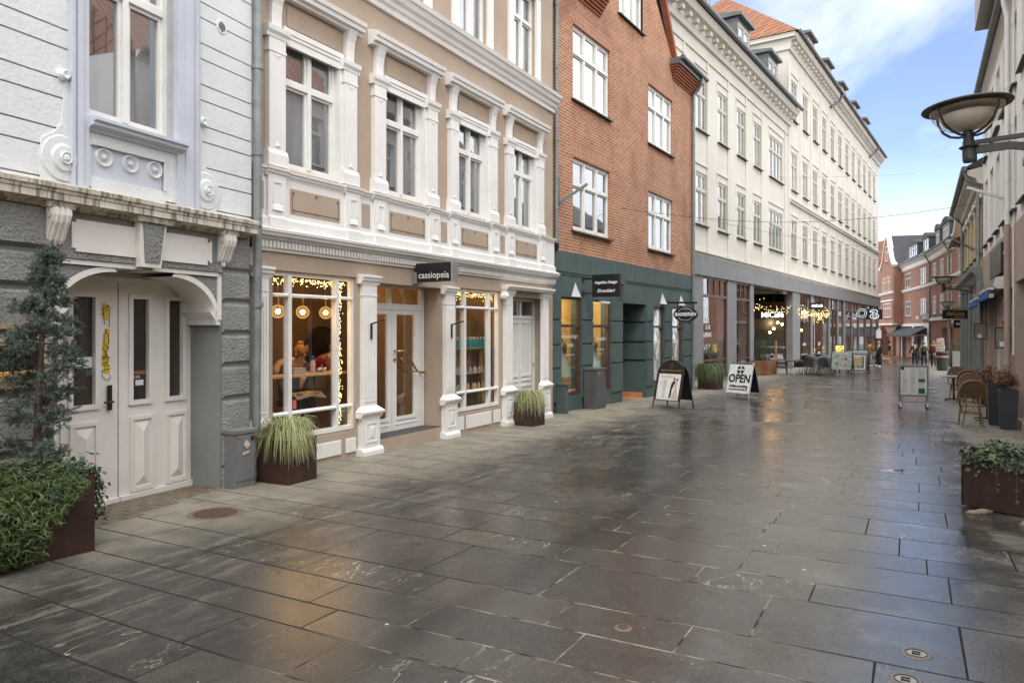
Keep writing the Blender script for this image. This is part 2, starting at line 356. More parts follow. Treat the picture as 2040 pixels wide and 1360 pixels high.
for sd,cu in ((-1,-2.0),(1,-.2)):   # scroll volutes at the foot of the casing
    m2=MB(); cz=3.30; cx=cu+sd*.02
    m2.lathe([(.0,-.03),(.05,-.075),(.052,-.05),(.11,-.05),(.13,-.03),(.2,-.028),(.21,-.018),(.215,0)],(cx-sd*.08,-.02,cz),28,'y')
    m2.sph((cx-sd*.08,-.06,cz+.0),.045,10)
    e=[(cu+sd*-.02,3.08),(cx-sd*.06,3.46),(cx+sd*-.0,3.55),(cu+sd*.06-sd*.04,3.75),(cu+sd*.08-sd*.05,4.05)]
    base=-1.885 if sd<0 else -.36
    poly=[(base,3.08)]+[(base+sd*.26,3.08),(base+sd*.27,3.3),(base+sd*.25,3.45),(base+sd*.14,3.52),(base+sd*.07,3.62),(base+sd*.05,3.8),(base+sd*.045,4.05),(base,4.05)]
    m2.ext(poly,-.036,-.02,'y').lathe([(.0,-.05),(.035,-.06),(.055,-.03),(.06,0)],(base+sd*.05,-.02,4.06),16,'y')
    m2.build('volute_ornament',M_lwhite,L,smooth=False)
v=MB().lathe([(.05,-.01),(.075,-.01),(.08,0)],(-.013,-.022,5.235),22,'y').build('round_vent',M_joinery,L)
m2=MB()
for i in range(7):
    zz=5.185+i*.0165; w=math.sqrt(max(0,.052**2-(zz-5.235)**2)); m2.box(-.013-w,-.013+w,-.036,-.03,zz-.004,zz+.004)
m2.build('grille',M_black,v)
# portal: recessed doors and white spandrel brackets
for sd in (0,1):
    m2=MB(); a=[]
    for i in range(13):
        w=PI/2*i/12; a.append((-.03-.62*(1-math.sin(w)),1.92+.44*math.cos(w)))
    if sd: a=[(-2.02-.03-x,z) for x,z in a]
    inner=[(x+(-1 if not sd else 1)*.045,z-.045) for x,z in a]
    # spandrel rim + soffit
    n=len(a)
    vs=[(x,-.0,z) for x,z in a]+[(x,-.0,z) for x,z in inner]
    m2.add(vs,[(i,i+1,n+i+1,n+i) for i in range(n-1)])
    vs=[(x,0,z) for x,z in inner]+[(x,.44,z) for x,z in inner]
    m2.add(vs,[(i,i+1,n+i+1,n+i) for i in range(n-1)])
    e=-.001 if not sd else -2.019; q=-1 if not sd else 1
    m2.box(min(e,e+q*.05),max(e,e+q*.05),-.015,.44,1.86,2.40).box(min(e,e+q*.95),max(e,e+q*.95),-.015,.02,2.355,2.40)
    m2.box(min(e+q*.45,e+q*.95),max(e+q*.45,e+q*.95),.0,.44,2.36,2.395)
    m2.ext([(e,1.80),(e,1.95),(e+q*.16,1.95),(e+q*.12,1.90),(e+q*.08,1.86),(e+q*.06,1.80)],0,.44,'y')
    m2.build('spandrel_bracket',M_door,L)
    MB().add([(e+q*.03,.01,2.36)]+[(x,.01,z) for x,z in a],[tuple(range(n+1))]).build('bracket_infill',M_rough,L)
dz=-.09; D=.46
fr=MB().box(-2.02,-.975,D+.02,D+.06,2.30,2.42).box(-.975,.01,D+.02,D+.06,2.30,2.42).box(-2.02,0.01,D+.08,D+.1,-.2,2.42).box(-2.0,0,D-.02,D+.05,2.23,2.30).build('portal_frame',M_door,L)
def leaf(u0,u1,glz,pnl,nm='portal_door',top=2.26,pyr=True):
    m2=MB(); cols=len(glz)
    zs_top=2.08; zs_bot=.985
    holes=[(a,b,zs_bot,zs_top,.03) for a,b in glz]
    m2.wall(u0,u1,dz,top,holes,D,.03)
    m2.box(u0,u0+.004,D,D+.05,dz,top).box(u1-.004,u1,D,D+.05,dz,top)
    for a,b in glz:
        for x0,x1,zz0,zz1 in ((a-.05,a,zs_bot-.05,zs_top+.05),(b,b+.05,zs_bot-.05,zs_top+.05),(a,b,zs_bot-.05,zs_bot),(a,b,zs_top,zs_top+.05)):
            m2.box(x0,x1,D-.022,D,zz0,zz1)
    for a,b in pnl:
        m2.box(a-.04,b+.04,D-.018,D,.0,.045).box(a-.04,b+.04,D-.02,D,.77,.81).box(a-.04,a,D-.018,D,.045,.77).box(b,b+.04,D-.018,D,.045,.77)
        m2.add([(a+.01,D,.05),(b-.01,D,.05),(b-.01,D,.75),(a+.01,D,.75),((a+b)/2,D-.035,.16),((a+b)/2,D-.035,.64)],[(0,1,4),(1,2,5,4),(2,3,5),(3,0,4,5)])
    m2.box(u0,u1,D-.03,D,dz,dz+.07)
    o=m2.build(nm,M_door,L)
    g=MB()
    for a,b in glz: g.add([(a,D+.028,zs_bot),(b,D+.028,zs_bot),(b,D+.028,zs_top),(a,D+.028,zs_top)],[(0,1,2,3)])
    g.build('pane',M_pdark,o); return o
dr=leaf(-.965,.0,[(-.80,-.60),(-.325,-.135)],[(-.79,-.565),(-.325,-.1)])
dl=leaf(-1.98,-.975,[(-1.86,-1.65),(-1.49,-1.25)],[(-1.84,-1.62),(-1.48,-1.24)])
MB().box(-1.115,-1.065,D-.03,D-.018,.91,1.17).tube([(-1.09,D-.03,1.0),(-1.09,D-.08,1.0),(-1.2,D-.085,1.0)],.011,8).build('door_handle',mat('aged_steel',(.06,.05,.045),.35,metal=.7),dl)
# things behind the glass and on the door
MB().box(-1.48,-1.255,D+.02,D+.024,1.36,1.47).build('paper_notice',M_poff,dl)
m2=MB()
for i,w in enumerate((.12,.15,.1,.17)): m2.box(-1.46,-1.46+w,D+.018,D+.0195,1.45-i*.024-.006,1.45-i*.024)
m2.build('notice_writing',M_black,dl)
MB().box(-.74,-.64,D+.02,D+.024,1.14,1.2).build('paper_note',M_poff,dr)
MB().box(-.79,-.61,D+.022,D+.026,1.26,1.30).build('board_edge',mat('board_wood',(.3,.13,.05),.6),dr)
m2=MB().text('cafe',.05,-.72,1.235,D+.02); m2.build('chalk_writing',M_wtext,dr)
# graffiti tag on the left leaf
gx,gy=-1.115,D-.006
m2=MB()
for i,(a,b,c,d) in enumerate([(-.04,.035,1.86,2.0),(-.02,.04,1.62,1.74),(-.05,.03,1.53,1.6),(-.05,.02,1.44,1.5),(-.03,.045,1.30,1.38),(-.05,0.03,1.38,1.44)]):
    m2.ext([(gx+a,c),(gx+b-.01,c-.01),(gx+b,d),(gx+a+.015,d+.02)],gy,gy+.004,'y')
m2.build('graffiti_fill',mat('yellow_spray',(.75,.5,.02),.6,c2=(.62,.4,.02),ns=20),dl)
def pl(pts): return [(gx+a,gy-.004,b) for a,b in pts]
m2=MB()
for p in ([(-.06,1.95),(.03,2.0)],[(-.05,2.02),(-.02,1.80)],[(-.07,1.9),(.02,1.96)],[(.0,2.0),(.04,1.98),(.03,1.78)],
  [(.02,1.75),(-.03,1.70),(-.03,1.60),(.01,1.56),(.03,1.62),(.02,1.70),(-.02,1.75)],[(-.04,1.56),(.03,1.44)],[(.03,1.57),(-.05,1.43)],
  [(-.05,1.40),(.03,1.42),(-.04,1.37),(.03,1.38)],[(.04,1.34),(-.05,1.33),(-.05,1.27),(.0,1.22),(.045,1.24),(.04,1.28)],[(-.05,1.47),(.04,1.46)]):
    m2.tube(pl(p),.0035,4)
m2.build('graffiti_line',M_black,dl)
# window with warm light in the left pier, brick apron, rear body, roof
lw=thing('backlit_sign','dark red board with golden light behind it on the rough wall left of the portal','sign',(-3.37,8.42,0),Lr)
MB().box(-4.2,-2.2,-.135,-.115,1.40,1.62).build('board',mat('dark_red_board',(.035,.007,.006),.45),lw)
MB().box(-4.15,-2.22,-.105,-.095,1.45,1.57).build('light_strip',emis('warm_tube',(1,.55,.16),9),lw)
MB().box(-12,.46,.55,9,-.5,9.3).build('rear_body',M_lwhite,L)
MB().ext([(-.35,9.2),(-.35,9.35),(4.5,12.6),(9.3,9.3)],-12,.46,'x').build('roof',mat('dark_tiles',(.06,.05,.05),.8,bump=.5,bs=10),L)
pipe(L,[(.535,-.06,9.2),(.535,-.06,3.16),(.535,-.06,3.0)],.055,M_zinc,'upper_downpipe',[(.535,-.06,4.95),(.535,-.06,3.9)])
pipe(L,[(.54,-.06,2.98),(.54,-.05,1.5),(.53,-.05,1.3),(.53,-.05,.9),(.53,-.05,.45)],.052,M_zinc,'lower_downpipe',[(.54,-.06,2.05)])
# ================================================================= BEIGE BUILDING
Br=ST_ROT
B=thing('beige_shop_house','beige stucco house with white pilasters and dentil cornice over the hairdresser shop','shop house',(-2.319,10.775,0),Br)
mb=MB()
holes=[(-1.60,.02,.27,2.52,.14),(.46,2.27,.03,2.47,.42),(2.72,4.36,.22,2.51,.14),(4.85,6.33,-.15,2.43,.28)]
mb.wall(-1.99,6.76,-.5,2.78,holes,0)
mb.build('shopfront_wall',M_beige,B)
MB().box(.46,2.27,-.005,.42,-.4,.045).build('entrance_step',M_beige,B)
MB().box(.47,2.26,.01,.42,.045,.055).build('entrance_mat',mat('grey_mat',(.07,.07,.07),.9,bump=.5,bs=120),B)
# first-floor wall + second floor
mb=MB(); W1=[(-1.375+2.075*i,-1.375+2.075*i+.99) for i in range(4)]
h2=[(a-.02,b+.02,3.86,5.62,.16) for a,b in W1]+[(a-.02,b+.02,7.12,8.95,.16) for a,b in W1]
mb.wall(-1.99,6.76,3.0,10.3,h2,0).build('upper_wall',M_beige,B)
# dentil cornice
pr=[(0,2.755),(-.05,2.755),(-.05,2.79),(-.075,2.80),(-.075,2.895),(-.13,2.90),(-.14,2.935),(-.23,2.945),(-.24,2.98),(-.27,2.985),(-.28,3.02),(0,3.10)]
flat(MB().ext(pr,-1.93,6.80,'x').build('cornice',M_white,B),.65)
m2=MB(); u=-1.90
while u<6.76:
    m2.box(u,u+.036,-.115,-.07,2.80,2.885); u+=.064
o=flat(m2.build('dentils',M_white,B),.65); o['kind']='stuff'
# spandrel band with panels
mb=MB().ext([(0,3.05),(-.10,3.05),(-.10,3.16),(-.085,3.17),(-.06,3.2),(-.06,3.72),(0,3.72)],-1.96,6.72,'x')
sp=[]
for i,(a,b) in enumerate(W1):
    for u0,u1 in ((a-.36,a-.10),(b+.10,b+.36)):
        mb.ext([(-.055,3.05),(-.13,3.05),(-.13,3.17),(-.10,3.20),(-.10,3.72),(-.055,3.72)],u0-.02,u1+.02,'x')
        mb.ext([(-.09,3.27),(-.125,3.27),(-.11,3.34),(-.09,3.36)],u0+.05,u1-.05,'x').box(u0+.05,u1-.05,-.112,-.1,3.62,3.65).box(u0+.05,u0+.07,-.112,-.1,3.37,3.62).box(u1-.07,u1-.05,-.112,-.1,3.37,3.62)
flat(mb.build('spandrel_band',M_white,B),1)
mb=MB()
for i,(a,b) in enumerate(W1):
    pq=MB().box(a+.02,b-.02,-.067,-.06,3.27,3.60).build('spandrel_panel',M_beige,B)
    if i<3: MB().box(b+.46,b+.64,-.067,-.06,3.27,3.62).build('spandrel_panel',M_beige,B)
    mb=MB(); c=(a+b)/2
    for (x,z) in ((c,3.56),(c,3.32),(a+.07,3.55),(b-.07,3.55),(a+.07,3.32),(b-.07,3.32)): mb.sph((x,-.068,z),.02,8)
    for x0,x1 in ((a+.09,c-.03),(c+.03,b-.09)): mb.tube([(x0,-.07,3.32),(x1,-.07,3.32)],.006,5)
    mb.tube([(a+.055,-.07,3.34),(a+.055,-.07,3.53)],.006,5).tube([(b-.055,-.07,3.34),(b-.055,-.07,3.53)],.006,5)
    mb.build('panel_ornament',mat('brown_ornament',(.24,.16,.11),.7),pq)
MB().box(-1.93,-1.80,-.067,-.06,3.27,3.62).build('spandrel_panel',M_beige,B)
# sill cornice (breaks forward over the pilasters)
pr=[(0,3.70),(-.09,3.70),(-.10,3.73),(-.125,3.74),(-.13,3.77),(-.16,3.78),(-.165,3.81),(0,3.84)]
mb=MB().ext(pr,-1.96,6.72,'x')
for a,b in W1:
    for u0,u1 in ((a-.42,a-.04),(b+.04,b+.42)): mb.ext([(y-.045 if y<0 else y,z+.004) for y,z in pr],u0,u1,'x')
flat(mb.build('sill_cornice',M_white,B),.7)
# window surrounds, first floor
def surround(a,b,i):
    mb=MB()
    for u0,u1 in ((a-.34,a-.07),(b+.07,b+.34)):
        mb.fbox(u0-.035,u1+.035,-.165,0,3.84,3.99,.0); mb.ext([(0,3.99),(-.165,3.99),(-.14,4.04),(-.125,4.05),(0,4.05)],u0-.03,u1+.03,'x')
        mb.box(u0,u1,-.125,0,4.05,5.30)
        c=(u0+u1)/2; mb.add([(c-.06,-.126,4.09),(c+.06,-.126,4.09),(c,-.15,4.10),(c,-.126,4.18)],[(0,1,2),(1,3,2),(3,0,2)])
        mb.add([(c-.08,-.126,5.28),(c+.08,-.126,5.28),(c,-.145,5.26),(c,-.126,5.2)],[(0,1,2),(1,3,2),(3,0,2)])
        mb.box(u0-.015,u1+.015,-.14,0,5.30,5.34).box(u0-.005,u1+.005,-.13,0,5.34,5.48)
        mb.ext([(0,5.48),(-.14,5.48),(-.15,5.52),(-.19,5.56),(-.2,5.62),(0,5.63)],u0-.05,u1+.05,'x')
        mb.ext([(0,5.63),(-.10,5.63),(-.105,5.80),(-.13,5.92),(-.19,6.02),(-.24,6.08),(0,6.08)],u0+.05,u1-.05,'x')
    mb.box(a-.07,a-.02,-.05,.0,3.84,5.48).box(b+.02,b+.07,-.05,0,3.84,5.48).box(a-.07,b+.07,-.07,0,5.58,5.63).box(a-.07,b+.07,-.09,0,5.63,5.70).box(a-.07,b+.07,-.05,0,5.48,5.58)
    mb.box(a-.02,a,.0,.14,3.84,5.62)
    mb.ext([(0,6.06),(-.17,6.06),(-.18,6.10),(-.27,6.11),(-.28,6.17),(-.32,6.18),(-.34,6.24),(0,6.30)],a-.42,b+.42,'x')
    mb.box(b+.008,b+.0195,0,.15,3.86,5.62)
    return flat(mb.build('window_surround',M_white,B),.6)
def curtain(w,u,h,c,side=0):
    pass
for i,(a,b) in enumerate(W1):
    sr=surround(a,b,i)
    MB().box(a+.02,b-.02,-.012,0,5.74,6.02).build('frieze_panel',M_beige,sr)
    window(B,a-.02,3.86,b-a+.04,1.76,2,.66,.07,fw=.058)
    # second-floor window in flat white casing
    m2=MB()
    for u0,u1 in ((a-.22,a-.02),(b+.02,b+.22)): m2.box(u0,u1,-.05,0,7.08,9.05)
    m2.box(a-.22,b+.22,-.05,0,8.97,9.15); m2.build('window_casing',M_white,B)
    window(B,a-.02,7.12,b-a+.04,1.85,2,.66,.07,fw=.058)
# string course between floors
MB().ext([(0,6.70),(-.05,6.70),(-.06,6.78),(-.10,6.80),(-.12,6.86),(-.17,6.90),(-.2,6.98),(-.23,6.99),(-.25,7.06),(0,7.10)],-1.99,6.78,'x').build('string_course',M_white,B)
MB().ext([(0,9.9),(-.1,9.9),(-.15,10.1),(-.4,10.2),(-.42,10.32),(0,10.4)],-1.99,6.8,'x').build('eaves_cornice',M_white,B)
MB().ext([(-.4,10.35),(4.5,13.6),(9.5,10.3)],-1.98,6.75,'x').build('roof',mat('dark_tiles',(.06,.05,.05),.8),B)
mb=MB().add([(-1.98,0,-.5),(-1.98,9,-.5),(-1.98,9,10.3),(-1.98,0,10.3)],[(0,1,2,3)]).add([(6.75,0,-.5),(6.75,9,-.5),(6.75,9,10.3),(6.75,0,10.3)],[(0,1,2,3)]).box(-1.97,6.74,.2,9,2.85,10.2).box(-1.97,6.74,8.8,9,-.5,2.85)
mb.build('body_walls',M_beige,B)
# ground-floor pilasters
def pilaster(u0,u1,pz,ptop,cap,flutes=4,ped=.62,gnd=-.15):
    mb=MB(); c=.05
    w=u1-u0
    mb.box(u0,u1,-.12,0,ped,cap-.13).box(u0-.01,u1+.01,-.13,0,cap-.30,cap-.285).box(u0-.012,u1+.012,-.132,0,cap-.13,cap-.115)
    mb.ext([(0,cap-.12),(-.13,cap-.12),(-.15,cap-.08),(-.18,cap-.07),(-.19,cap-.03),(-.22,cap-.02),(-.22,cap+.01),(0,cap+.03)],u0-.06,u1+.06,'x')
    for k in range(flutes+1):   # raised fillets leave flutes between
        x=u0+.03+(w-.06)*k/flutes; mb.box(x-.016,x+.016,-.135,-.12,ped+.12,cap-.36)
    mb.box(u0+.012,u1-.012,-.134,-.12,ped+.06,ped+.1)
    # pedestal
    mb.add([(u0-.1,-.26,ped-.08),(u1+.1,-.26,ped-.08),(u1+.1,0,ped-.08),(u0-.1,0,ped-.08),(u0,-.13,ped),(u1,-.13,ped),(u1,0,ped),(u0,0,ped)],[(4,5,6,7),(0,1,5,4),(1,2,6,5),(3,0,4,7)])
    mb.ext([(0,ped-.17),(-.17,ped-.17),(-.19,ped-.13),(-.25,ped-.11),(-.26,ped-.08),(0,ped-.079)],u0-.095,u1+.095,'x')
    mb.box(u0-.04,u1+.04,-.17,0,gnd+.05,ped-.17)
    for x0,x1,zz0,zz1 in ((u0+.02,u0+.05,gnd+.15,ped-.24),(u1-.05,u1-.02,gnd+.15,ped-.24),(u0+.05,u1-.05,gnd+.15,gnd+.18),(u0+.05,u1-.05,ped-.27,ped-.24)): mb.box(x0,x1,-.185,-.17,zz0,zz1)
    mb.add([(u0+.07,-.171,gnd+.2),(u1-.07,-.171,gnd+.2),(u1-.07,-.171,ped-.29),(u0+.07,-.171,ped-.29),((u0+u1)/2,-.2,gnd+.26),((u0+u1)/2,-.2,ped-.35)],[(0,1,4),(1,2,5,4),(2,3,5),(3,0,4,5)])
    mb.ext([(0,gnd-.15),(-.23,gnd-.15),(-.23,gnd+.03),(-.2,gnd+.06),(-.17,gnd+.08),(0,gnd+.08)],u0-.09,u1+.09,'x')
    return flat(mb.build('pilaster',M_white,B),.6)
pilaster(-1.955,-1.72,0,0,2.53,4,.62,-.08)
pilaster(.10,.41,0,0,2.55,4,.60,-.10)
pilaster(2.29,2.58,0,0,2.49,4,.60,-.13)
pilaster(4.44,4.73,0,0,2.545,3,.60,-.16)
pilaster(6.13,6.41,0,0,2.545,3,.60,-.18)
MB().ext([(0,2.56),(-.16,2.56),(-.18,2.60),(-.2,2.61),(-.2,2.65),(0,2.66)],4.36,6.5,'x').build('entrance_lintel',M_white,B)
for u0,u1 in ((-1.45,-.32),(-.22,.0),(2.74,2.96),(3.05,3.96),(4.05,4.32)): MB().box(u0,u1,-.02,0,-.05 if u0<1 else -.09,.16).build('plinth_panel',M_white,B,bevel=.008)
# shop windows
def shopwin(u0,u1,z0,z1,mu,tz,y=.05,name='shop_window'):
    mb=MB(); f=.05
    mb.box(u0,u0+f,y,y+.07,z0,z1).box(u1-f-.01,u1,y,y+.07,z0,z1).box(u0+f,u1-f,y,y+.07,z1-f,z1).box(u0+f,u1-f,y-.02,y+.07,z0,z0+.06)
    for m in mu: mb.box(m-.03,m+.03,y-.02,y+.07,z0+.06,z1-f)
    xs=[u0+f]+list(mu)+[u1-f]
    for a,b in zip(xs,xs[1:]):
        a2=a+(.03 if a>u0+f else 0); b2=b-(.03 if b<u1-f else 0)
        for z in tz: mb.ext([(y+.05,z-.022),(y-.025,z-.022),(y-.03,z),(y-.01,z+.022),(y+.05,z+.022)],a2,b2,'x')
    o=mb.build(name,M_joinery,B)
    MB().add([(u0+f,y+.04,z0+f),(u1-f,y+.04,z0+f),(u1-f,y+.04,z1-f),(u0+f,y+.04,z1-f)],[(0,1,2,3)]).build('pane',M_glass,o)
    return o
w1=shopwin(-1.60,.02,.285,2.51,(-1.26,-.345),(2.205,.635))
w2=shopwin(2.72,4.36,.24,2.5,(3.08,3.97),(2.16,.59))
# shop door
dy=.36
mb=MB().box(2.15,2.24,dy,dy+.08,.055,2.49).box(.46,2.24,dy,dy+.08,2.44,2.49).box(.46,2.15,dy-.01,dy+.08,2.08,2.18).box(1.26,1.32,dy,dy+.08,2.18,2.44)
df=mb.build('door_frame',M_joinery,B); MB().add([(.46,dy+.04,2.18),(2.15,dy+.04,2.18),(2.15,dy+.04,2.44),(.46,dy+.04,2.44)],[(0,1,2,3)]).build('pane',M_glass,df)
def gdoor(u0,u1,a,b):
    mb=MB().wall(u0,u1,.06,2.08,[(a,b,.28,2.0,.04)],dy+.005,.05).box(u0,u0+.003,dy+.005,dy+.05,.06,2.08).box(u1-.003,u1,dy+.005,dy+.05,.06,2.08)
    mb.box(a-.015,b+.015,dy-.01,dy+.005,.23,.28).box(u0+.08,u1-.08,dy-.003,dy+.006,.15,.17)
    o=mb.build('shop_door',M_joinery,B); MB().add([(a,dy+.035,.28),(b,dy+.035,.28),(b,dy+.035,2.0),(a,dy+.035,2.0)],[(0,1,2,3)]).build('pane',M_glass,o); return o
d1=gdoor(1.33,2.14,1.455,1.955); d2=gdoor(.50,1.325,.62,1.21)
M_brass=mat('brass',(.55,.38,.14),.28,metal=1)
MB().tube([(1.39,dy,1.39),(1.39,dy-.1,1.39),(1.50,dy-.11,1.39),(1.58,dy-.11,1.36),(1.85,dy-.11,1.06),(1.93,dy-.11,1.01),(2.12,dy-.1,1.0),(2.12,dy,1.0)],.018,10).tube([(1.5,dy-.05,1.28),(1.56,dy-.05,1.2),(1.7,dy-.05,1.03),(1.95,dy-.05,1.02)],.012,8).lathe([(.03,-.01),(.03,.01)],(1.39,dy-.005,1.25),12,'y').build('pull_handle',M_brass,d1,smooth=True)
# narrow side door
dy2=.24
mb=MB().wall(5.2,6.26,-.15,1.98,[],dy2).box(6.26,6.32,dy2-.02,dy2+.06,-.15,2.42).box(4.85,6.26,dy2-.02,dy2+.06,1.98,2.05).box(4.85,6.26,dy2-.02,dy2+.06,2.36,2.42).box(5.62,5.67,dy2-.01,dy2+.06,2.05,2.36).wall(4.85,5.2,-.15,1.98,[],dy2)
for a,b in ((5.0,5.52),(5.66,6.12)):
    mb.box(a,b,dy2-.02,dy2,1.88,1.91).box(a,a+.02,dy2-.015,dy2,.75,1.88).box(b-.02,b,dy2-.015,dy2,.75,1.88).box(a,b,dy2-.02,dy2,.62,.65).box(a,b,dy2-.02,dy2,.72,.76).box(a,b,dy2-.02,dy2,.50,.54).box(a,b,dy2-.012,dy2,.05,.09)
sd=mb.build('side_door',M_joinery,B)
MB().add([(4.85,dy2+.02,2.05),(6.26,dy2+.02,2.05),(6.26,dy2+.02,2.36),(4.85,dy2+.02,2.36)],[(0,1,2,3)]).build('pane',M_pane,sd)
MB().sph((6.22,dy2-.03,.98),.025,8).build('door_knob',M_brass,sd)
for u,z in ((.25,1.6),(2.435,1.6)):   # angled black iron holders on the pilasters
    MB().bar((u,-.095,z),(u,-.095,z+.24),.035,.015).bar((u,-.09,z+.23),(u+.03,-.31,z+.29),.022,.022).sph((u+.03,-.31,z+.29),.018,6).build('iron_holder',M_black,B)
MB().lathe([(.05,-.03),(.07,-.06),(.07,-.16),(.03,-.2)],(4.33,0,2.42),14,'y').build('outside_lamp',M_joinery,B)
# ---------------- shop interior
M_ochre=mat('ochre_interior_wall',(.30,.19,.085),.8,c2=(.22,.135,.06),ns=.7)
M_iwood=mat('pale_wood',(.5,.30,.12),.5,c2=(.42,.24,.09),ns=4)
mb=MB().box(-1.9,4.75,3.3,3.4,-.05,2.75).box(-1.9,4.75,.15,3.4,2.70,2.75).box(-1.9,-1.85,.15,3.3,-.05,2.7).box(4.7,4.75,.3,3.3,-.05,2.7).box(2.3,2.36,.44,1.6,-.05,2.7).box(.2,.26,.2,.9,.05,.5)
mb.build('interior_walls',M_ochre,B)
MB().box(-1.9,4.75,.16,3.3,.0,.04).build('interior_floor',mat('brown_floor',(.12,.07,.035),.35),B)
ct=thing('counter_shelf','pale wooden bar counter with dark legs inside the left shop window','counter',tuple(B.matrix_world@Vector((0,0,0))) if 0 else (-2.319,10.775,0),Br)
MB().box(-1.62,.06,.20,.50,1.09,1.125).build('counter_top',M_iwood,ct,bevel=.004)
for u in (-1.55,-.02): MB().box(u-.02,u+.02,.36,.40,.04,1.09).build('leg',M_black,ct)
rad=MB()
for i in range(9): rad.tube([(-1.5+i*.055,.62,.12),(-1.5+i*.055,.62,.62)],.02,6)
rad.box(-1.53,-1.03,.6,.64,.1,.14)
tag(rad.build('radiator',mat('cream_radiator',(.35,.28,.2),.5),None,loc=(-2.319,10.775,0),rz=Br),'cream ribbed radiator low behind the left edge of the shop window','radiator')
# shelving seen through the right-hand window
def bl(u,y,z): 
    c,s=math.cos(Br),math.sin(Br); return Vector((-2.319+u*c-y*s,10.775+u*s+y*c,z))
sh=thing('display_shelf','wooden display shelf of hair products behind the right shop window','shelf',bl(3.9,.5,.04),Br)
for z in (1.35,.86,.52): MB().box(-.95,.68,-.12,.14,z-.02,z).build('shelf_board',M_iwood,sh)
for u in (-.6,.45): MB().bar((u,-.1,0),(u+.06,0,1.4),.035,.035).bar((u+.12,.12,0),(u+.06,0,1.4),.035,.035).build('ladder_leg',M_iwood,sh)
MB().box(-.95,.68,.16,.18,.0,1.9).build('back_panel',M_ochre,sh)
bt={'teal':mat('teal_plastic',(.02,.28,.30),.35,c2=(.02,.24,.26)),'wht':mat('white_plastic',(.65,.66,.64),.4),'blu':mat('pale_blue_plastic',(.35,.45,.52),.4),'amb':mat('pale_yellow_plastic',(.55,.45,.25),.4)}
def bottle(k,h,r,lab,grp,first={}):
    key=(k,h)
    t=thing('bottle',lab,'bottle',(0,0,0),0,grp)
    MB().lathe([(r,0),(r,h*.72),(r*.5,h*.8),(r*.42,h*.84)],n=10).build('bottle_body',bt[k],t,smooth=False)
    MB().lathe([(r*.5,h*.84),(r*.5,h),(r*.3,h)],n=8).build('cap',bt['wht'],t)
    return t
for row,(k,z,h,r,n,u0,du,lab) in enumerate((('teal',1.35,.25,.038,17,2.98,.088,'tall teal product bottle standing on the top shelf behind the right shop window'),
     ('blu',.86,.15,.032,12,3.02,.125,'small pale blue product bottle standing on the middle shelf behind the right shop window'),
     ('amb',.52,.17,.034,12,3.0,.125,'pale yellow product bottle standing on the lowest shelf behind the right shop window'))):
    p=bottle(k,h,r,lab,lab[:4]+' products on the shelf' if 0 else 'products on the '+('top','middle','lowest')[row]+' shelf')
    for i in range(n):
        loc=bl(u0+i*du+random.uniform(-.012,.012),.45+random.uniform(-.03,.03),z)
        if i==0: p.location=loc
        else: dup(p,loc,0,lab)
# pendants
pen=None
for i,u in enumerate((-1.03,-.56,-.09)):
    lab=('left globe pendant lamp of smoked glass in the shop window, partly behind the frame','middle globe pendant lamp of smoked glass in the shop window','right globe pendant lamp of smoked glass in the shop window')[i]
    if pen is None:
        pen=thing('pendant_lamp',lab,'pendant lamp',bl(u,.5,2.0),0,'pendant lamps in the shop window')
        gm_=bpy.data.materials.new('glowing_amber_glass'); gt=NT(gm_); gt.n.remove(gt.n['Principled BSDF']); a_=gt.new('ShaderNodeBsdfTransparent'); a_.inputs[0].default_value=(1,.85,.6,1); e_=gt.new('ShaderNodeEmission'); e_.inputs[0].default_value=(1,.55,.18,1); e_.inputs[1].default_value=.55
        lw_=gt.new('ShaderNodeLayerWeight'); lw_.inputs[0].default_value=.35; m_=gt.new('ShaderNodeMixShader'); gt.lk(gt.math('ADD',gt.math('MULTIPLY',lw_.outputs['Facing'],.6),.12,True),m_.inputs[0]); gt.lk(a_.outputs[0],m_.inputs[1]); gt.lk(e_.outputs[0],m_.inputs[2]); gt.lk(m_.outputs[0],gt.n['Material Output'].inputs[0])
        MB().sph((0,0,0),.095,20).build('glass_globe',gm_,pen,smooth=True)
        MB().sph((0,0,.0),.036,12).build('bulb',emis('bulb_glow',(1,.70,.34),22),pen,smooth=True)
        MB().tube([(0,0,.03),(0,0,.2)],.018,8).tube([(0,0,.2),(0,0,.7)],.004,5).build('lamp_holder',M_brass,pen)
    else: dup(pen,bl(u,.5,2.0),0,lab)
def plight(loc,e,c=(1,.6,.25),r=.05):
    l=bpy.data.lights.new('lamp_light','POINT'); l.energy=e; l.color=c; l.shadow_soft_size=r; o=bpy.data.objects.new('lamp_light',l); C.objects.link(o); o.location=loc; return o
for u in (-1.03,-.56,-.09): plight(bl(u,.62,1.88),2.5,r=.09)
plight(bl(3.6,.75,2.35),9,(1,.66,.32),.2); plight(bl(1.6,1.6,2.4),6,(1,.62,.28),.2); plight(bl(-.5,1.8,2.45),6,(1,.55,.2),.25)
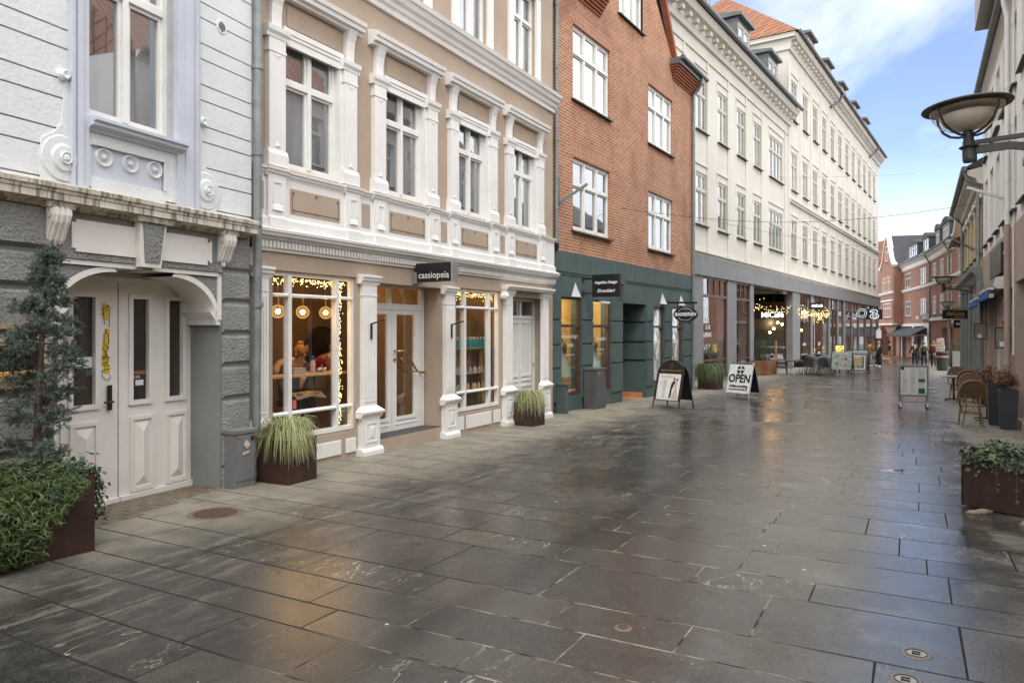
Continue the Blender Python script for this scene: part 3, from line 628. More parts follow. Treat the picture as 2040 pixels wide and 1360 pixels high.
# fairy lights
def garland(name,lab,pts_fn,n,loc,rz,bright=9,r=.0048):
    g=thing(name,lab,'string lights',loc,rz)
    mb=MB()
    for i in range(n):
        p=pts_fn(i/n); 
        mb.add([(p[0]+r,p[1],p[2]),(p[0]-r,p[1],p[2]),(p[0],p[1]+r,p[2]),(p[0],p[1]-r,p[2]),(p[0],p[1],p[2]+r),(p[0],p[1],p[2]-r)],[(0,2,4),(2,1,4),(1,3,4),(3,0,4),(2,0,5),(1,2,5),(3,1,5),(0,3,5)])
    o=mb.build('bulbs',emis('fairy_light',(1,.66,.22),bright),g); o['kind']='stuff'
    return g
rr=random.Random(3)
def gw(u0,u1,zt,zb,uv):
    def f(t):
        if t<.4: 
            x=rr.uniform(u0,u1); return (x,.16+rr.uniform(-.02,.02),zt-abs(rr.gauss(0,.05)))
        return (uv+rr.gauss(0,.028),.16+rr.uniform(-.02,.02),rr.uniform(zb,zt))
    return f
g1=garland('fairy_lights','warm fairy lights along the top and right edge of the left shop window',gw(-1.55,-.05,2.44,.36,-.17),430,(-2.319,10.775,0),Br)
g2=garland('fairy_lights','warm fairy lights along the top and right edge of the right shop window',gw(2.8,4.28,2.44,.3,4.14),320,(-2.319,10.775,0),Br)
for g,(a,b,v) in ((g1,(-1.55,-.05,-.17)),(g2,(2.8,4.28,4.14))): MB().tube([(a,.17,2.43),(b,.17,2.43)],.004,4).tube([(v,.17,2.43),(v,.17,.3)],.004,4).build('wire',M_black,g)

# ================================================================= BRICK BUILDING
RD=(907/1450,1.0); Rr=math.atan2(RD[1],RD[0]); RO=(1.08,17.32)
RB=thing('red_brick_house','red brick gabled house with white windows above a dark green shopfront','brick house',(RO[0],RO[1],0),Rr)
def rl(u,y,z):
    c,s=math.cos(Rr),math.sin(Rr); return Vector((RO[0]+u*c-y*s,RO[1]+u*s+y*c,z))
GH=[(.18,1.28,.12,2.54,.3),(1.93,3.05,.12,2.53,.3),(3.85,5.62,-.4,2.50,1.2),(6.23,7.2,.08,2.47,.3),(7.92,8.95,.04,2.48,.3)]
MB().wall(-.4,10.05,-.6,3.63,GH,0).box(-.4,10.05,-.018,0,3.08,3.14).box(5.6,5.62,1.2,1.2,0,1).build('green_shopfront',M_green,RB)
MB().box(-.4,10.05,-.0,-.035,3.14,3.63).build('fascia_band',M_green,RB)
for (u0,u1) in ((-.38,.16),(1.30,1.91),(3.07,3.83),(5.64,6.21),(7.22,7.9),(8.97,10.03)):
    mb=MB()
    for a,b in ((.02,.80),(.84,1.36),(1.40,1.96),(2.0,2.5)): mb.box(u0,u1,-.03,0,a,b)
    mb.build('rustic_pier',M_green,RB,bevel=.006)
MB().box(3.86,5.61,1.15,1.19,-.4,2.5).build('entrance_wall',M_green,RB)
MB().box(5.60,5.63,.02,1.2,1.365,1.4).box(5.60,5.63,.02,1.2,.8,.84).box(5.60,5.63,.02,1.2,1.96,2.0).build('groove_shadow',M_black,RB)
MB().box(3.9,5.6,.0,1.15,-.36,-.31).box(3.9,5.6,1.10,1.15,-.31,-.16).box(5.56,5.6,.1,1.1,-.31,-.16).build('terracotta_step',mat('terracotta_tile',(.50,.24,.11),.6,c2=(.42,.19,.08),ns=4),RB)
for i,(a,b,c,d,e) in enumerate([h for h in GH if h[4]<1]):
    mb=MB(); y=.045
    mb.box(a,a+.05,y,y+.07,c,d).box(b-.07,b,y,y+.07,c,d).box(a,b,y,y+.07,d-.05,d).box(a,b,y-.02,y+.07,c,c+.07).box(a,b,y-.02,y+.07,1.80,1.87)
    o=mb.build('shop_window',M_brownwood,RB); MB().add([(a,y+.04,c),(b,y+.04,c),(b,y+.04,d),(a,y+.04,d)],[(0,1,2,3)]).build('pane',M_glass,o)
    if i>=2: MB().add([(a+.05,y+.055,c+.02),(b-.07,y+.055,c+.02),(b-.07,y+.055,d-.05),(a+.05,y+.055,d-.05)],[(0,1,2,3)]).build('frosted_film',mat('frosted_film',(.62,.68,.60),.6,c2=(.54,.6,.54),ns=2),o)
    cx=(a+b)/2
    t=MB()
    if i==0:
        t.text('Angelina Design',.13,cx+.04,1.58,y+.03,.5).text('Studio',.14,cx+.06,1.36,y+.03,.5).text('Professionelle Tekstiler',.055,cx+.03,1.12,y+.03).text('Kjoler',.055,cx+.03,1.02,y+.03).text('angelina-design.dk',.07,cx+.1,.25,y+.03)
    elif i==1: t.text('Skrædderi',.16,cx+.1,1.5,y+.03,.5).text('Reparation & Justering',.055,cx+.03,1.22,y+.03).text('Torvet 2B',.06,cx+.03,1.1,y+.03)
    else:
        for rr_ in (.3,.26): t.tube([(cx-.05+rr_*.75*math.cos(w*PI/16),y+.03,1.33+rr_*1.25*math.sin(w*PI/16)) for w in range(33)],.008,4,False)
        t.text('BARBEREN',.15,cx-.05,1.33,y+.025,0,bold=.004,sx=.9).box(cx-.08,cx+.03,y+.02,y+.028,.82,.98)
        for rr_ in (.16,): t.tube([(cx-.05+rr_*.75*math.cos(w*PI/10),y+.03,2.12+rr_*1.1*math.sin(w*PI/10)) for w in range(21)],.007,4,False)
    t.build('window_lettering',M_wtext,o)
# interior of the tailor shop: cream walls, two dressed mannequins
mb=MB().box(.05,3.8,1.5,1.55,-.1,2.7).box(.05,.1,.3,1.5,-.1,2.7).box(3.7,3.75,.3,1.5,-.1,2.7).box(.05,3.8,.3,1.55,2.6,2.65).box(.05,3.8,.3,1.55,-.1,.0)
for z in (.5,.9,1.3,1.7,2.1): mb.box(.1,3.7,1.485,1.5,z,z+.015)
mb.build('interior_walls',mat('cream_interior',(.60,.45,.20),.7),RB)
plight(rl(1.1,.75,2.45),20,(1,.78,.45),.2); plight(rl(2.7,.75,2.45),20,(1,.78,.45),.2)
def mannequin(u,y,lab,mt):
    m=thing('dress_mannequin',lab,'mannequin',rl(u,y,.0),Rr,'dressed mannequins in the tailor window')
    MB().lathe([(.02,.75),(.10,.80),(.12,.95),(.10,1.08),(.14,1.25),(.15,1.36),(.05,1.42),(.045,1.52),(.03,1.53)],n=16).build('torso',mat('mannequin_skin',(.2,.13,.09),.5),m,smooth=True)
    MB().lathe([(.012,.0),(.012,.8)],n=8).lathe([(.16,0),(.14,.03)],n=16).build('stand',M_black,m)
    pr=[(.30,.55),(.26,.75),(.2,.95),(.125,1.08),(.15,1.25),(.16,1.36),(.09,1.4)]
    mb=MB(); n=36
    for r,h in pr:
        for k in range(n):
            w=2*PI*k/n; q=r*(1+.12*math.sin(9*w)*max(0,(1.1-h))); mb.v.append(Vector((q*math.cos(w),q*.8*math.sin(w),h)))
    mb.f=[(i*n+k,i*n+(k+1)%n,(i+1)*n+(k+1)%n,(i+1)*n+k) for i in range(len(pr)-1) for k in range(n)]
    mb.build('dress',mt,m,smooth=True)
mannequin(1.13,.5,'mannequin in a pale green dress behind the left green-framed window',mat('pale_green_cloth',(.42,.50,.36),.8))
mannequin(2.95,.5,'mannequin in a long pale turquoise dress behind the second tailor window',mat('turquoise_cloth',(.30,.52,.50),.8))
# brick upper wall
RW=[(.80,4.22,2.2,1.80),(.80,7.47,2.2,1.85),(5.83,4.24,2.16,1.75),(5.83,7.47,2.16,1.80),(3.62,10.62,1.75,1.7)]
MB().wall(-.4,10.02,3.63,10.45,[(u,u+w,z,z+h,.12) for u,z,w,h in RW[:4]],0).build('brick_wall',M_rbrick,RB)
gp=[(1.9,10.45),(2.1,12.0)]  # gable
gm=MB(); L0=(2.3,10.45); 
gm.wall(1.9,8.3,10.45,10.62,[],0).wall(3.0,3.62,10.62,12.32,[],0).wall(5.37,6.2,10.62,12.32,[],0).add([(3.62,.12,10.6),(5.37,.12,10.6),(5.37,.12,12.4),(3.62,.12,12.4)],[(0,1,2,3)])
gm.add([(1.9,0,10.62),(3.0,0,10.62),(3.0,0,12.32)],[(0,1,2)]).add([(8.0,0,10.62),(6.2,0,12.32),(6.2,0,10.62)],[(0,1,2)]).add([(3.0,0,12.32),(6.2,0,12.32),(5.3,0,15.0),(3.9,0,15.0)],[(0,1,2,3)])
gm.build('gable_wall',M_rbrick,RB)
MB().bar((8.1,-.05,10.55),(5.2,-.05,15.0),.2,.14).bar((1.8,-.05,10.55),(4.1,-.05,15.0),.2,.14).build('gable_verge',M_rcut,RB)
MB().ext([(8.2,10.5),(8.2,10.6),(5.3,15.1),(5.25,15.0)],-.12,4,'y').ext([(1.7,10.5),(1.7,10.6),(3.95,15.1),(4.0,15.0)],-.12,4,'y').build('gable_roof',M_lead,RB)
for (u,z,w,h) in RW:
    window(RB,u,z,w,h,3,.64,.06,gm=(M_panelight if z>5 else M_pane),fw=.06,sill=.09)
    m2=MB()
    if z<9: m2.box(u-.12,u+w+.12,-.006,0,z+h+.02,z+h+.36).build('soldier_course',M_rsold,RB)
def kneeler(u0,u1):
    m2=MB()
    for i in range(6): m2.box(u0+.05*(5-i),u1,-.04-.05*i,0,10.0+i*.07,10.0+(i+1)*.07-.008)
    m2.build('corbelled_eaves',M_rcut,RB)
    MB().box(u0-.05,u1+.02,-.36,.0,10.42,10.62).build('zinc_cap',M_zroof,RB)
kneeler(7.75,10.02); kneeler(-.4,2.35)
MB().tube([(7.75,-.42,10.62),(10.4,-.42,10.60)],.075,10).build('gutter',M_zroof,RB)
MB().box(8.1,10.05,-.1,6,10.62,10.7).box(-.4,1.8,-.1,6,10.62,10.7).box(-.38,10.0,.15,8,3.65,10.4).build('rear_body',M_lead,RB)
MB().box(-.38,10.0,7.9,8,-.5,3.65).box(9.98,10.0,0.05,8,-.5,3.6).build('rear_wall',M_green,RB)
pipe(RB,[(-.18,-.07,10.1),(-.18,-.07,3.9),(-.18,-.07,3.72)],.05,M_zinc,'downpipe',[(-.18,-.07,z) for z in (4.6,6.2,7.9,9.4)])
MB().lathe([(.06,3.78),(.06,3.72),(.03,3.6)],(-.2,-.09,0),10).build('pipe_shoe',M_black,RB)
pipe(RB,[(9.9,-.40,10.55),(9.9,-.38,10.35),(9.93,-.08,10.0),(9.93,-.07,3.3),(9.93,-.07,-.35)],.055,M_zinc,'downpipe',[(9.93,-.07,z) for z in (4.2,6.2,8.2)])
MB().box(-.02,.03,-.05,0,4.62,5.35).bar((.0,-.05,4.75),(.35,-.62,5.2),.06,.06).build('flag_holder',M_zroof,RB)
for i,u in enumerate((.93,7.03,8.80)):   # white triangular sconces
    t=MB(); z=2.56
    t.add([(u-.20,0,z),(u+.20,0,z),(u,-.16,z-.01),(u,0,z+.36)],[(0,2,3),(2,1,3),(0,1,2)]); tag(t.build('wall_sconce',mat('white_sconce',(.55,.57,.6),.4),RB),'','') if 0 else t.build('wall_sconce',mat('white_sconce',(.55,.57,.6),.4),RB)
MB().box(3.32,3.72,-.18,0,3.0,3.14).box(3.45,3.6,-.22,-.1,2.88,3.0).build('alarm_box',M_green,RB)
MB().box(2.25,2.75,-.12,-.04,2.44,2.50).build('tube_light',M_joinery,RB)

# ================================================================= CREAM DEPARTMENT BUILDING
CD=(980/1450,1.0); Cr=math.atan2(CD[1],CD[0]); CO=(10.47,35.46)
CB=thing('cream_department_building','long cream four-storey building with rows of tall windows above a grey-framed glass shopfront','department building',(CO[0],CO[1],0),Cr)
def cl(u,y,z):
    c,s=math.cos(Cr),math.sin(Cr); return Vector((CO[0]+u*c-y*s,CO[1]+u*s+y*c,z))
c1=[(-4.3+2.965*i,1.4) for i in range(4)]+[(7.71,3.08)]
c1=[(-7.27,1.4)]+c1
hs=[(u,u+w,z,z+h,.22) for u,w in c1 for z,h in ((6.42,2.3),(10.58,2.42))]
MB().wall(-9,12.1,5.2,15.0,hs,0).build('front_wall',M_cream,CB)
c2=[12.99+3.168*i for i in range(12)]
hs=[(u,u+1.5,z,z+h,.22) for u in c2 for z,h in ((6.33,2.4),(10.62,2.42),(15.12,2.5))]
MB().wall(12.1,51.6,5.2,19.6,hs,0).add([(12.1,0,14.9),(12.1,9,14.9),(12.1,9,19.6),(12.1,0,19.6)],[(0,1,2,3)]).add([(51.6,0,-1.6),(51.6,14,-1.6),(51.6,14,19.6),(51.6,0,19.6)],[(0,1,2,3)]).build('tall_wing_wall',M_cream,CB)
CWM=mat('cream_window_joinery',(.52,.50,.44),.5,c2=(.45,.43,.37),dirt=.2)
Cpane=pane('department_window_glass',(.10,.11,.11),(.28,.27,.24),.25)
CPS=[Cpane,Cpane,pane('window_glass_over_curtain',(.42,.40,.35),(.30,.29,.26),.2),pane('dark_office_glass',(.03,.032,.034),(.10,.10,.10),.22)]
rw_=random.Random(21)
for u,w in c1:
    if u<-5: continue
    for z,h in ((6.42,2.3),(10.58,2.42)): window(CB,u,z,w,h,2 if w<2 else 4,.66,.035,fm=CWM,gm=rw_.choice(CPS),fw=.09,sill=.14)
for u in c2:
    for z,h in ((6.33,2.4),(10.62,2.42),(15.12,2.5)): window(CB,u,z,1.5,h,2,.66,.035,fm=CWM,gm=rw_.choice(CPS),fw=.09,sill=.14)
mb=MB()   # thin lesenes, hood moulds
for u,w in c1+[(a,1.5) for a in c2]:
    for z in ((9.05,13.35) if u<12 else (9.0,13.35,17.95)):
        mb.box(u-.25,u+w+.25,-.05,0,z,z+.07)
        mb.box(u-.25,u-.2,-.03,0,z-.5,z).box(u+w+.2,u+w+.25,-.03,0,z-.5,z)
for u in [-5.8+2.965*i for i in range(5)]+[11.3]: mb.box(u-.09,u+.09,-.045,0,5.3,13.9)
for i,u in enumerate(c2): 
    mb.box(u-.92,u-.76,-.045,0,5.3,9.75).box(u-.92,u-.76,-.045,0,9.98,18.4)
mb.box(-9,12.1,-.06,0,13.85,13.95)
mb.build('wall_mouldings',M_cream,CB)
MB().ext([(0,9.72),(-.12,9.72),(-.16,9.84),(-.22,9.88),(-.22,9.96),(0,10.0)],12.3,51.65,'x').box(12.25,12.37,-.06,0,5.3,9.8).build('belt_course',M_cream,CB)
for (u0,u1,ze) in ((-9,12.5,15.45),(12.0,52.0,20.2)):
    m2=MB().ext([(0,ze-1.0),(-.12,ze-.98),(-.16,ze-.8),(-.2,ze-.72),(-.2,ze-.5),(-.5,ze-.38),(-.58,ze-.2),(-.62,ze-.08),(0,ze)],u0,u1,'x').build('eaves_cornice',M_cream,CB)
    m3=MB(); u=u0+.3
    while u<u1-.3: m3.box(u,u+.28,-.42,-.19,ze-.68,ze-.5); u+=.85
    m3.build('bracket_row',M_cream,CB)['kind']='stuff'
    MB().tube([(u0,-.74,ze+.02),(u1+.15,-.74,ze+.02)],.11,8).build('gutter',M_zroof,CB)
    if u0<0: MB().ext([(-.7,ze+.02),(-.2,ze+.35),(3.6,ze+3.6),(8,ze)],u0,12.09,'x').build('roof',M_lead,CB)
mb=MB().add([(-9,0,3),(-9,9,3),(-9,9,15.4),(-9,0,15.4),(-9,4,19.3)],[(0,1,2,4,3)])
mb.build('side_firewall',M_wbrick,CB)
M_tile=None
def tiles(name,c1_,c2_):
    m=bpy.data.materials.new(name); t=NT(m); p=t.n['Principled BSDF']; tc=t.new('ShaderNodeTexCoord').outputs['Object']
    sp=t.new('ShaderNodeSeparateXYZ'); t.lk(tc,sp.inputs[0]); cb=t.new('ShaderNodeCombineXYZ'); t.lk(t.math('ADD',sp.outputs[0],t.math('MULTIPLY',sp.outputs[1],.7)),cb.inputs[0]); t.lk(t.math('ADD',sp.outputs[2],t.math('MULTIPLY',sp.outputs[1],.4)),cb.inputs[1])
    b=t.new('ShaderNodeTexBrick'); t.lk(cb.outputs[0],b.inputs[0]); b.offset=0; b.inputs['Scale'].default_value=1; b.inputs['Brick Width'].default_value=.3; b.inputs['Row Height'].default_value=.36; b.inputs['Mortar Size'].default_value=.035; b.inputs['Mortar Smooth'].default_value=.6
    b.inputs['Color1'].default_value=(*c1_,1); b.inputs['Color2'].default_value=(*c2_,1); b.inputs['Mortar'].default_value=(c1_[0]*.25,c1_[1]*.25,c1_[2]*.25,1)
    n=t.ramp(t.noise(tc,1.2,5,.7),.4,.75); t.lk(t.mix(t.math('MULTIPLY',n,.5),b.outputs[0],(.12,.08,.05)),p.inputs['Base Color']); p.inputs['Roughness'].default_value=.8
    bp=t.new('ShaderNodeBump'); bp.inputs['Distance'].default_value=.04; t.lk(t.math('MULTIPLY',b.outputs['Fac'],-1),bp.inputs['Height']); t.lk(bp.outputs[0],p.inputs['Normal']); return m
M_tile=tiles('orange_pantiles',(.33,.12,.06),(.40,.17,.09))
# tall wing roof: hipped, orange pantiles, ridge running back from the street
zr=20.2
MB().add([(11.7,-.7,zr),(52.3,-.7,zr),(52.3,14,zr),(11.7,14,zr),(17,5.5,zr+5.5),(47,5.5,zr+5.5)],[(0,1,5,4),(1,2,5),(2,3,4,5),(3,0,4)]).build('tiled_roof',M_tile,CB)
MB().box(12.12,51.58,.3,13.9,4,19.6).box(-8.98,12.1,.3,9,5.3,15).build('rear_body',M_cream,CB)
# dormers
def dormer(u,z,w=1.9,h=2.0,y=.2):
    d=MB().box(u-.12,u,y,y+2.8,z,z+h).box(u+w,u+w+.12,y,y+2.8,z,z+h).box(u,u+w,y+.02,y+2.8,z+h-.22,z+h).box(u,u+w,y+.02,y+2.6,z-.6,z+.16).ext([(y-.25,z+h),(y-.25,z+h+.16),(y+3,z+h+.5),(y+3,z+h)],u-.3,u+w+.3,'x').build('dormer',M_zroof,CB)
    o=window(d,u,z+.16,w,h-.4,2,.0,y,fm=CWM,gm=Cpane,fw=.12,bars=(.33,.66)); return d
for u in (-3.9,2.5,8.4): dormer(u,15.7,1.9,2.2)
for i in range(5): dormer(19.2+6.35*i,20.35,1.9,2.3,.3)
MB().box(12.0,12.12,.0,9,19.2,20.25).box(11.8,12.1,-.5,9,19.9,20.2).build('side_cornice',M_cream,CB)
# roof ridge line, ground floor frame
MB().ext([(0,5.0),(-.1,5.0),(-.14,5.1),(-.2,5.14),(-.2,5.22),(0,5.28)],-9,52.2,'x').build('cream_ledge',M_cream,CB)
MB().box(-9,52.4,-.12,.5,4.15,5.0).box(-9,52.4,.2,3,4.95,5.2).build('fascia_beam',M_cgrey,CB)
cols=[(-9,-3.46),(-.02,1.42),(3.81,4.48),(13.18,15.2),(18.5,19.1),(24.7,25.3),(28.2,28.8),(30.9,31.9),(34.9,35.3),(38.6,39.0),(42.5,43.0),(46.8,47.2),(50.8,51.6)]
for a,b in cols: MB().box(a,b,-.04,.5 if a>12 or a<3 else .6,gz(*cl(a,0,0)[:2])-.3,4.15).build('pillar',M_cgrey,CB)
gl=[(-3.46,-.02),(1.42,3.81),(15.2,18.5),(19.1,24.7),(25.3,28.2),(28.8,30.9),(31.9,34.9),(35.3,38.6),(39.0,42.5),(43.0,46.8),(47.2,50.8)]
for i,(a,b) in enumerate(gl):
    zb=gz(*cl(a,0,0)[:2]); y=.0; f=.1
    mb=MB().box(a,a+f,y,y+.1,zb,4.15).box(b-f,b,y,y+.1,zb,4.15).box(a,b,y-.02,y+.12,3.22,3.34).box(a,b,y,y+.1,4.05,4.15).box(a,b,y-.04,y+.14,zb-.1,zb+.18)
    n=4 if b-a>3 else 3
    for k in range(1,n): x=a+(b-a)*k/n; mb.box(x-.05,x+.05,y+.01,y+.09,3.34,4.05)
    if i<2 or i>4: mb.box(a+f,b-f,y+.01,y+.09,zb+.78,zb+.86)
    if i in (3,4): 
        x=a+(b-a)*(.3 if i==3 else .5); mb.box(x-.09,x+.09,y-.02,y+.1,zb,3.22).box(x+1.2,x+1.35,y-.02,y+.1,zb,3.22)
    o=mb.build('shop_window',M_brownwood,CB)
    MB().add([(a,y+.05,zb),(b,y+.05,zb),(b,y+.05,4.1),(a,y+.05,4.1)],[(0,1,2,3)]).build('pane',M_glass,o)
# recessed entrance with glass wall
y=2.5
MB().box(4.48,13.18,.5,2.6,4.1,4.15).box(4.40,4.48,.5,2.6,-1,4.1).build('entrance_soffit',M_cgrey,CB)
m2=MB().box(4.5,13.18,y,y+.1,3.3,3.42).box(4.5,13.18,y,y+.1,-.5,-.3).box(4.5,13.18,y,y+.1,.3,.4)
for x in (4.5,7.4,10.2,13.0): m2.box(x,x+.14,y,y+.1,-.6,4.1)
m2.box(13.16,13.26,.35,.5,-1,4.1).box(13.16,13.26,2.4,2.5,-1,4.1).box(13.16,13.26,.5,2.4,3.3,3.42).box(13.16,13.26,.5,2.4,.28,.36).box(13.16,13.26,.5,2.4,-1,-.55).box(13.17,13.25,1.1,1.16,3.42,4.1).box(13.17,13.25,1.75,1.81,3.42,4.1)
o=m2.build('entrance_glazing',M_brownwood,CB); MB().add([(4.5,y+.05,-.7),(13.18,y+.05,-.7),(13.18,y+.05,4.1),(4.5,y+.05,4.1)],[(0,1,2,3)]).add([(13.2,.5,-.7),(13.2,2.4,-.7),(13.2,2.4,4.1),(13.2,.5,4.1)],[(0,1,2,3)]).build('pane',M_glass,o)
# interiors: dim rooms behind the glass
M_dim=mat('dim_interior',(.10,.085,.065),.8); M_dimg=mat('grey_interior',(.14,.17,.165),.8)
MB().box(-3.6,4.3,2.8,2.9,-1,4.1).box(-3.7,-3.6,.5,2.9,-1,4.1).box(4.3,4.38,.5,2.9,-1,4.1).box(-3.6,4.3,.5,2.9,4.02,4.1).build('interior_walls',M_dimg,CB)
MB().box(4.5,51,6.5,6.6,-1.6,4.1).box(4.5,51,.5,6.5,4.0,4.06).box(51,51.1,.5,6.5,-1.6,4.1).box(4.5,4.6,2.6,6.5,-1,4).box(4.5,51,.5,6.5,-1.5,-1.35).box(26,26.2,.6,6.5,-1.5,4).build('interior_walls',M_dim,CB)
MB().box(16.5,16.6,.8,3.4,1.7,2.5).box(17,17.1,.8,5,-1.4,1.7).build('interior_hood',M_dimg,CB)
pipe(CB,[(-8.2,-.7,15.4),(-8.2,-.1,14.4),(-8.2,-.1,5.9),(-8.0,-.12,5.5),(-7.6,-.2,5.3),(-7.6,-.2,4.4),(-8.1,-.15,3.7),(-8.1,-.15,-.4)],.12,M_zinc)
pipe(CB,[(26.5,-.74,20.1),(26.3,-.5,19.5),(25.2,-.1,18.9)],.09,M_zroof); pipe(CB,[(46.2,-.74,20.1),(46.0,-.5,19.5),(44.9,-.1,18.9)],.09,M_zroof)
# window writing of the cafe
def ctext(nm,s_,size,u,z,y_,mt,bold=.01): return MB().text(s_,size,u,z,y_,bold=bold).build(nm,mt,CB)
PM=Matrix.Translation((13.16,.0,0))@Matrix.Rotation(-PI/2,4,'Z')   # local x runs from the back of the recess to the street, faces the camera
for s_,sz,cx,z,bo in (('MiCafé',.50,-1.22,2.68,.014),('MiCafé',.50,-1.25,-.02,.014),('Sandwich & Lunch To go',.155,-1.2,.62,.004)): MB(PM).text(s_,sz,cx,z,-.02,bold=bo).build('cafe_lettering',emis('lit_letters',(1,1,1),.5) if z>2 else M_wtext,CB)
for u,z,s_ in ((16.8,2.75,.8),(16.8,-.15,.8),(21.6,2.7,.8),(21.6,-.15,.8)): ctext('cafe_lettering','MiCafé',s_*.8,u,z,.03,M_wtext,.02)
ctext('cafe_lettering','Brunch',.3,16.8,.75,.03,M_wtext); ctext('cafe_lettering','Lunch',.3,21.6,.75,.03,M_wtext)
for z,s_ in ((2.15,'TLF.'),(1.85,'12-18'),(1.5,'LØRDAG'),(.95,'LUKKET')): ctext('opening_hours',s_,.28,-2.7,z,.03,M_wtext)
def bulbs(pts,lab,e,colr=(1,.62,.25)):
    g=None
    for p in pts:
        if g is None:
            g=thing('hanging_bulb',lab,'pendant lamp',p,0,'bare bulbs hanging in the cafe'); MB().sph((0,0,0),.085,10).build('bulb',emis('cafe_bulb',(1,.55,.16),16),g,smooth=True); MB().tube([(0,0,.08),(0,0,.9)],.01,5).build('cord',M_black,g)
        else: dup(g,p,0,lab,'bare bulbs hanging in the cafe')
bulbs([cl(14.6,1.75,1.55),cl(14.6,1.5,1.8),cl(14.8,1.3,2.2),cl(15.6,1.2,2.1),cl(21.2,1.2,1.7)],'glowing bare bulb hanging behind the cafe glass',0)
plight(cl(16.5,2.2,2.2),30,(1,.6,.3),.3); plight(cl(20,2.0,1.6),60,(1,.6,.3),.3); plight(cl(34,3,3),60,(1,.8,.6),.4)
rr=random.Random(9)
def cg(t):
    if t<.22: u=rr.uniform(4.6,13.5); return (u,.1,3.05-.25*math.sin((u-4.6)*.35)+rr.gauss(0,.18))
    if t<.75: u=rr.uniform(14,24.4); return (u,-.15,2.95-.25*abs(math.sin((u-14)*.31))+rr.gauss(0,.22))
    return (rr.gauss(22,1.2),.1,rr.gauss(.3,.35))
g=garland('fairy_lights','tangle of warm fairy lights swagged over the cafe front',cg,300,(CO[0],CO[1],0),Cr,2.4,.012)
MB().tube([(4.5,0,3.15),(9,0,2.85),(13.5,0,3.1),(17,-.1,2.8),(20,-.1,3.0),(24.5,-.1,2.7)],.015,4).build('wire',M_black,g)
# ================================================================= RIGHT SIDE (x axis runs towards the camera)
TD=(-(1830-1020)/1450,-1.0); TDn=math.hypot(*TD); Tr=math.atan2(TD[1],TD[0]); TO=(10.05,14.3)
def tw(u,y,z):
    c,s=math.cos(Tr),math.sin(Tr); return Vector((TO[0]+u*c-y*s,TO[1]+u*s+y*c,z))
M_rw=mat('grey_white_render',(.82,.80,.76),.85,c2=(.75,.735,.695),ns=.8,bump=.6,bs=60,streak=.15,dirtc=(.3,.28,.24))
M_rbrown=mat('brown_render',(.42,.325,.27),.8,c2=(.37,.285,.235),ns=1,bump=.4,bs=60)
T1=thing('white_brown_house','near right-hand house, grey-white render above a brown ground floor with blue-fringed awnings','house',(TO[0],TO[1],0),Tr)
wn=[(-9.55+1.85*i,1.0) for i in range(7)]
MB().wall(-10.3,3.2,4.0,9.1,[(u,u+w,z,z+h,.16) for u,w in wn for z,h in ((4.32,1.95),(6.95,1.55))],0).build('render_wall',M_rw,T1)
op=[(-9.6,-8.4),(-8.0,-4.5),(-1.2,1.5)]
MB().wall(-10.3,3.2,-.6,4.0,[(a,b,-.1,2.75,.35) for a,b in op],-.012).build('ground_floor_wall',M_rbrown,T1)
for u,w in wn:
    for z,h in ((4.32,1.95),(6.95,1.55)): window(T1,u,z,w,h,2,.66,.10,fw=.06,sill=.10)
for a,b in op:
    o=MB().box(a,a+.12,.2,.3,-.1,2.75).box(b-.12,b,.2,.3,-.1,2.75).box(a,b,.2,.3,2.65,2.75).box(a,b,.2,.3,-.1,.35).box((a+b)/2-.05,(a+b)/2+.05,.2,.3,.3,2.65).build('shop_window',M_joinery,T1)
    MB().add([(a,.27,0),(b,.27,0),(b,.27,2.7),(a,.27,2.7)],[(0,1,2,3)]).build('pane',M_pdark,o)
for u in (-3.0,2.4): MB().box(u-.35,u+.35,-.10,0,-.5,3.0).build('pilaster_strip',M_rbrown,T1)
MB().tube([(-10.5,-.22,9.1),(3.2,-.22,9.1)],.085,10).build('gutter',M_zroof,T1)
MB().ext([(0,8.85),(-.1,9.0),(-.14,9.0),(-.14,9.1),(0,9.15)],-10.4,3.2,'x').build('eaves_board',M_rw,T1)
MB().ext([(-.2,9.1),(4,12.4),(8.5,9.1)],-10.3,3.2,'x').build('roof',M_tile,T1)
MB().box(-10.28,3.19,.4,8.5,4,9.1).box(-10.28,3.19,.5,8.5,-.6,4).build('rear_body',M_rw,T1)
# low house that carries on beside the camera
T0=thing('low_plaster_house','low yellow brick house with tiled roof that carries the near lamp','house',(TO[0],TO[1],0),Tr)
hw=[(4.2+2.3*i,1.1) for i in range(9)]
MB().wall(3.2,27,-.6,4.4,[(u,u+w,.9,2.6,.16) for u,w in hw],.02).build('plaster_wall',M_ybrick,T0)
for u,w in hw: window(T0,u,.9,w,1.7,2,.66,.12,fw=.06,sill=.1)
MB().ext([(-.35,4.35),(-.35,4.45),(3.5,7.0),(7.5,4.4)],3.25,27,'x').build('roof',M_tile,T0); MB().box(3.25,26.9,.3,7.4,-.6,4.4).build('rear_body',M_rw,T0)
# big dormer near the frame corner
MB().box(-4.6,-2.2,-.55,3,9.35,11.5).build('dormer',mat('dormer_board',(.45,.47,.46),.6),T1)
pipe(T1,[(-1.6,-.20,9.05),(-1.6,-.18,8.8),(-1.6,-.12,8.5),(-1.6,-.12,4.0)],.055,M_rw,'downpipe',[(-1.6,-.12,z) for z in (5,7)])
pipe(T1,[(-1.6,-.125,4.02),(-1.6,-.125,.15),(-1.6,-.16,-.05),(-1.55,-.33,-.22),(-1.55,-.34,-.30)],.062,M_rbrown,'downpipe',[(-1.6,-.125,z) for z in (1.0,2.35,3.4)])
MB().tube([(-1.42,-.03,9),(-1.42,-.03,1.2)],.018,6).tube([(-1.3,-.03,9),(-1.3,-.03,4)],.014,6).build('cable',M_rw,T1)
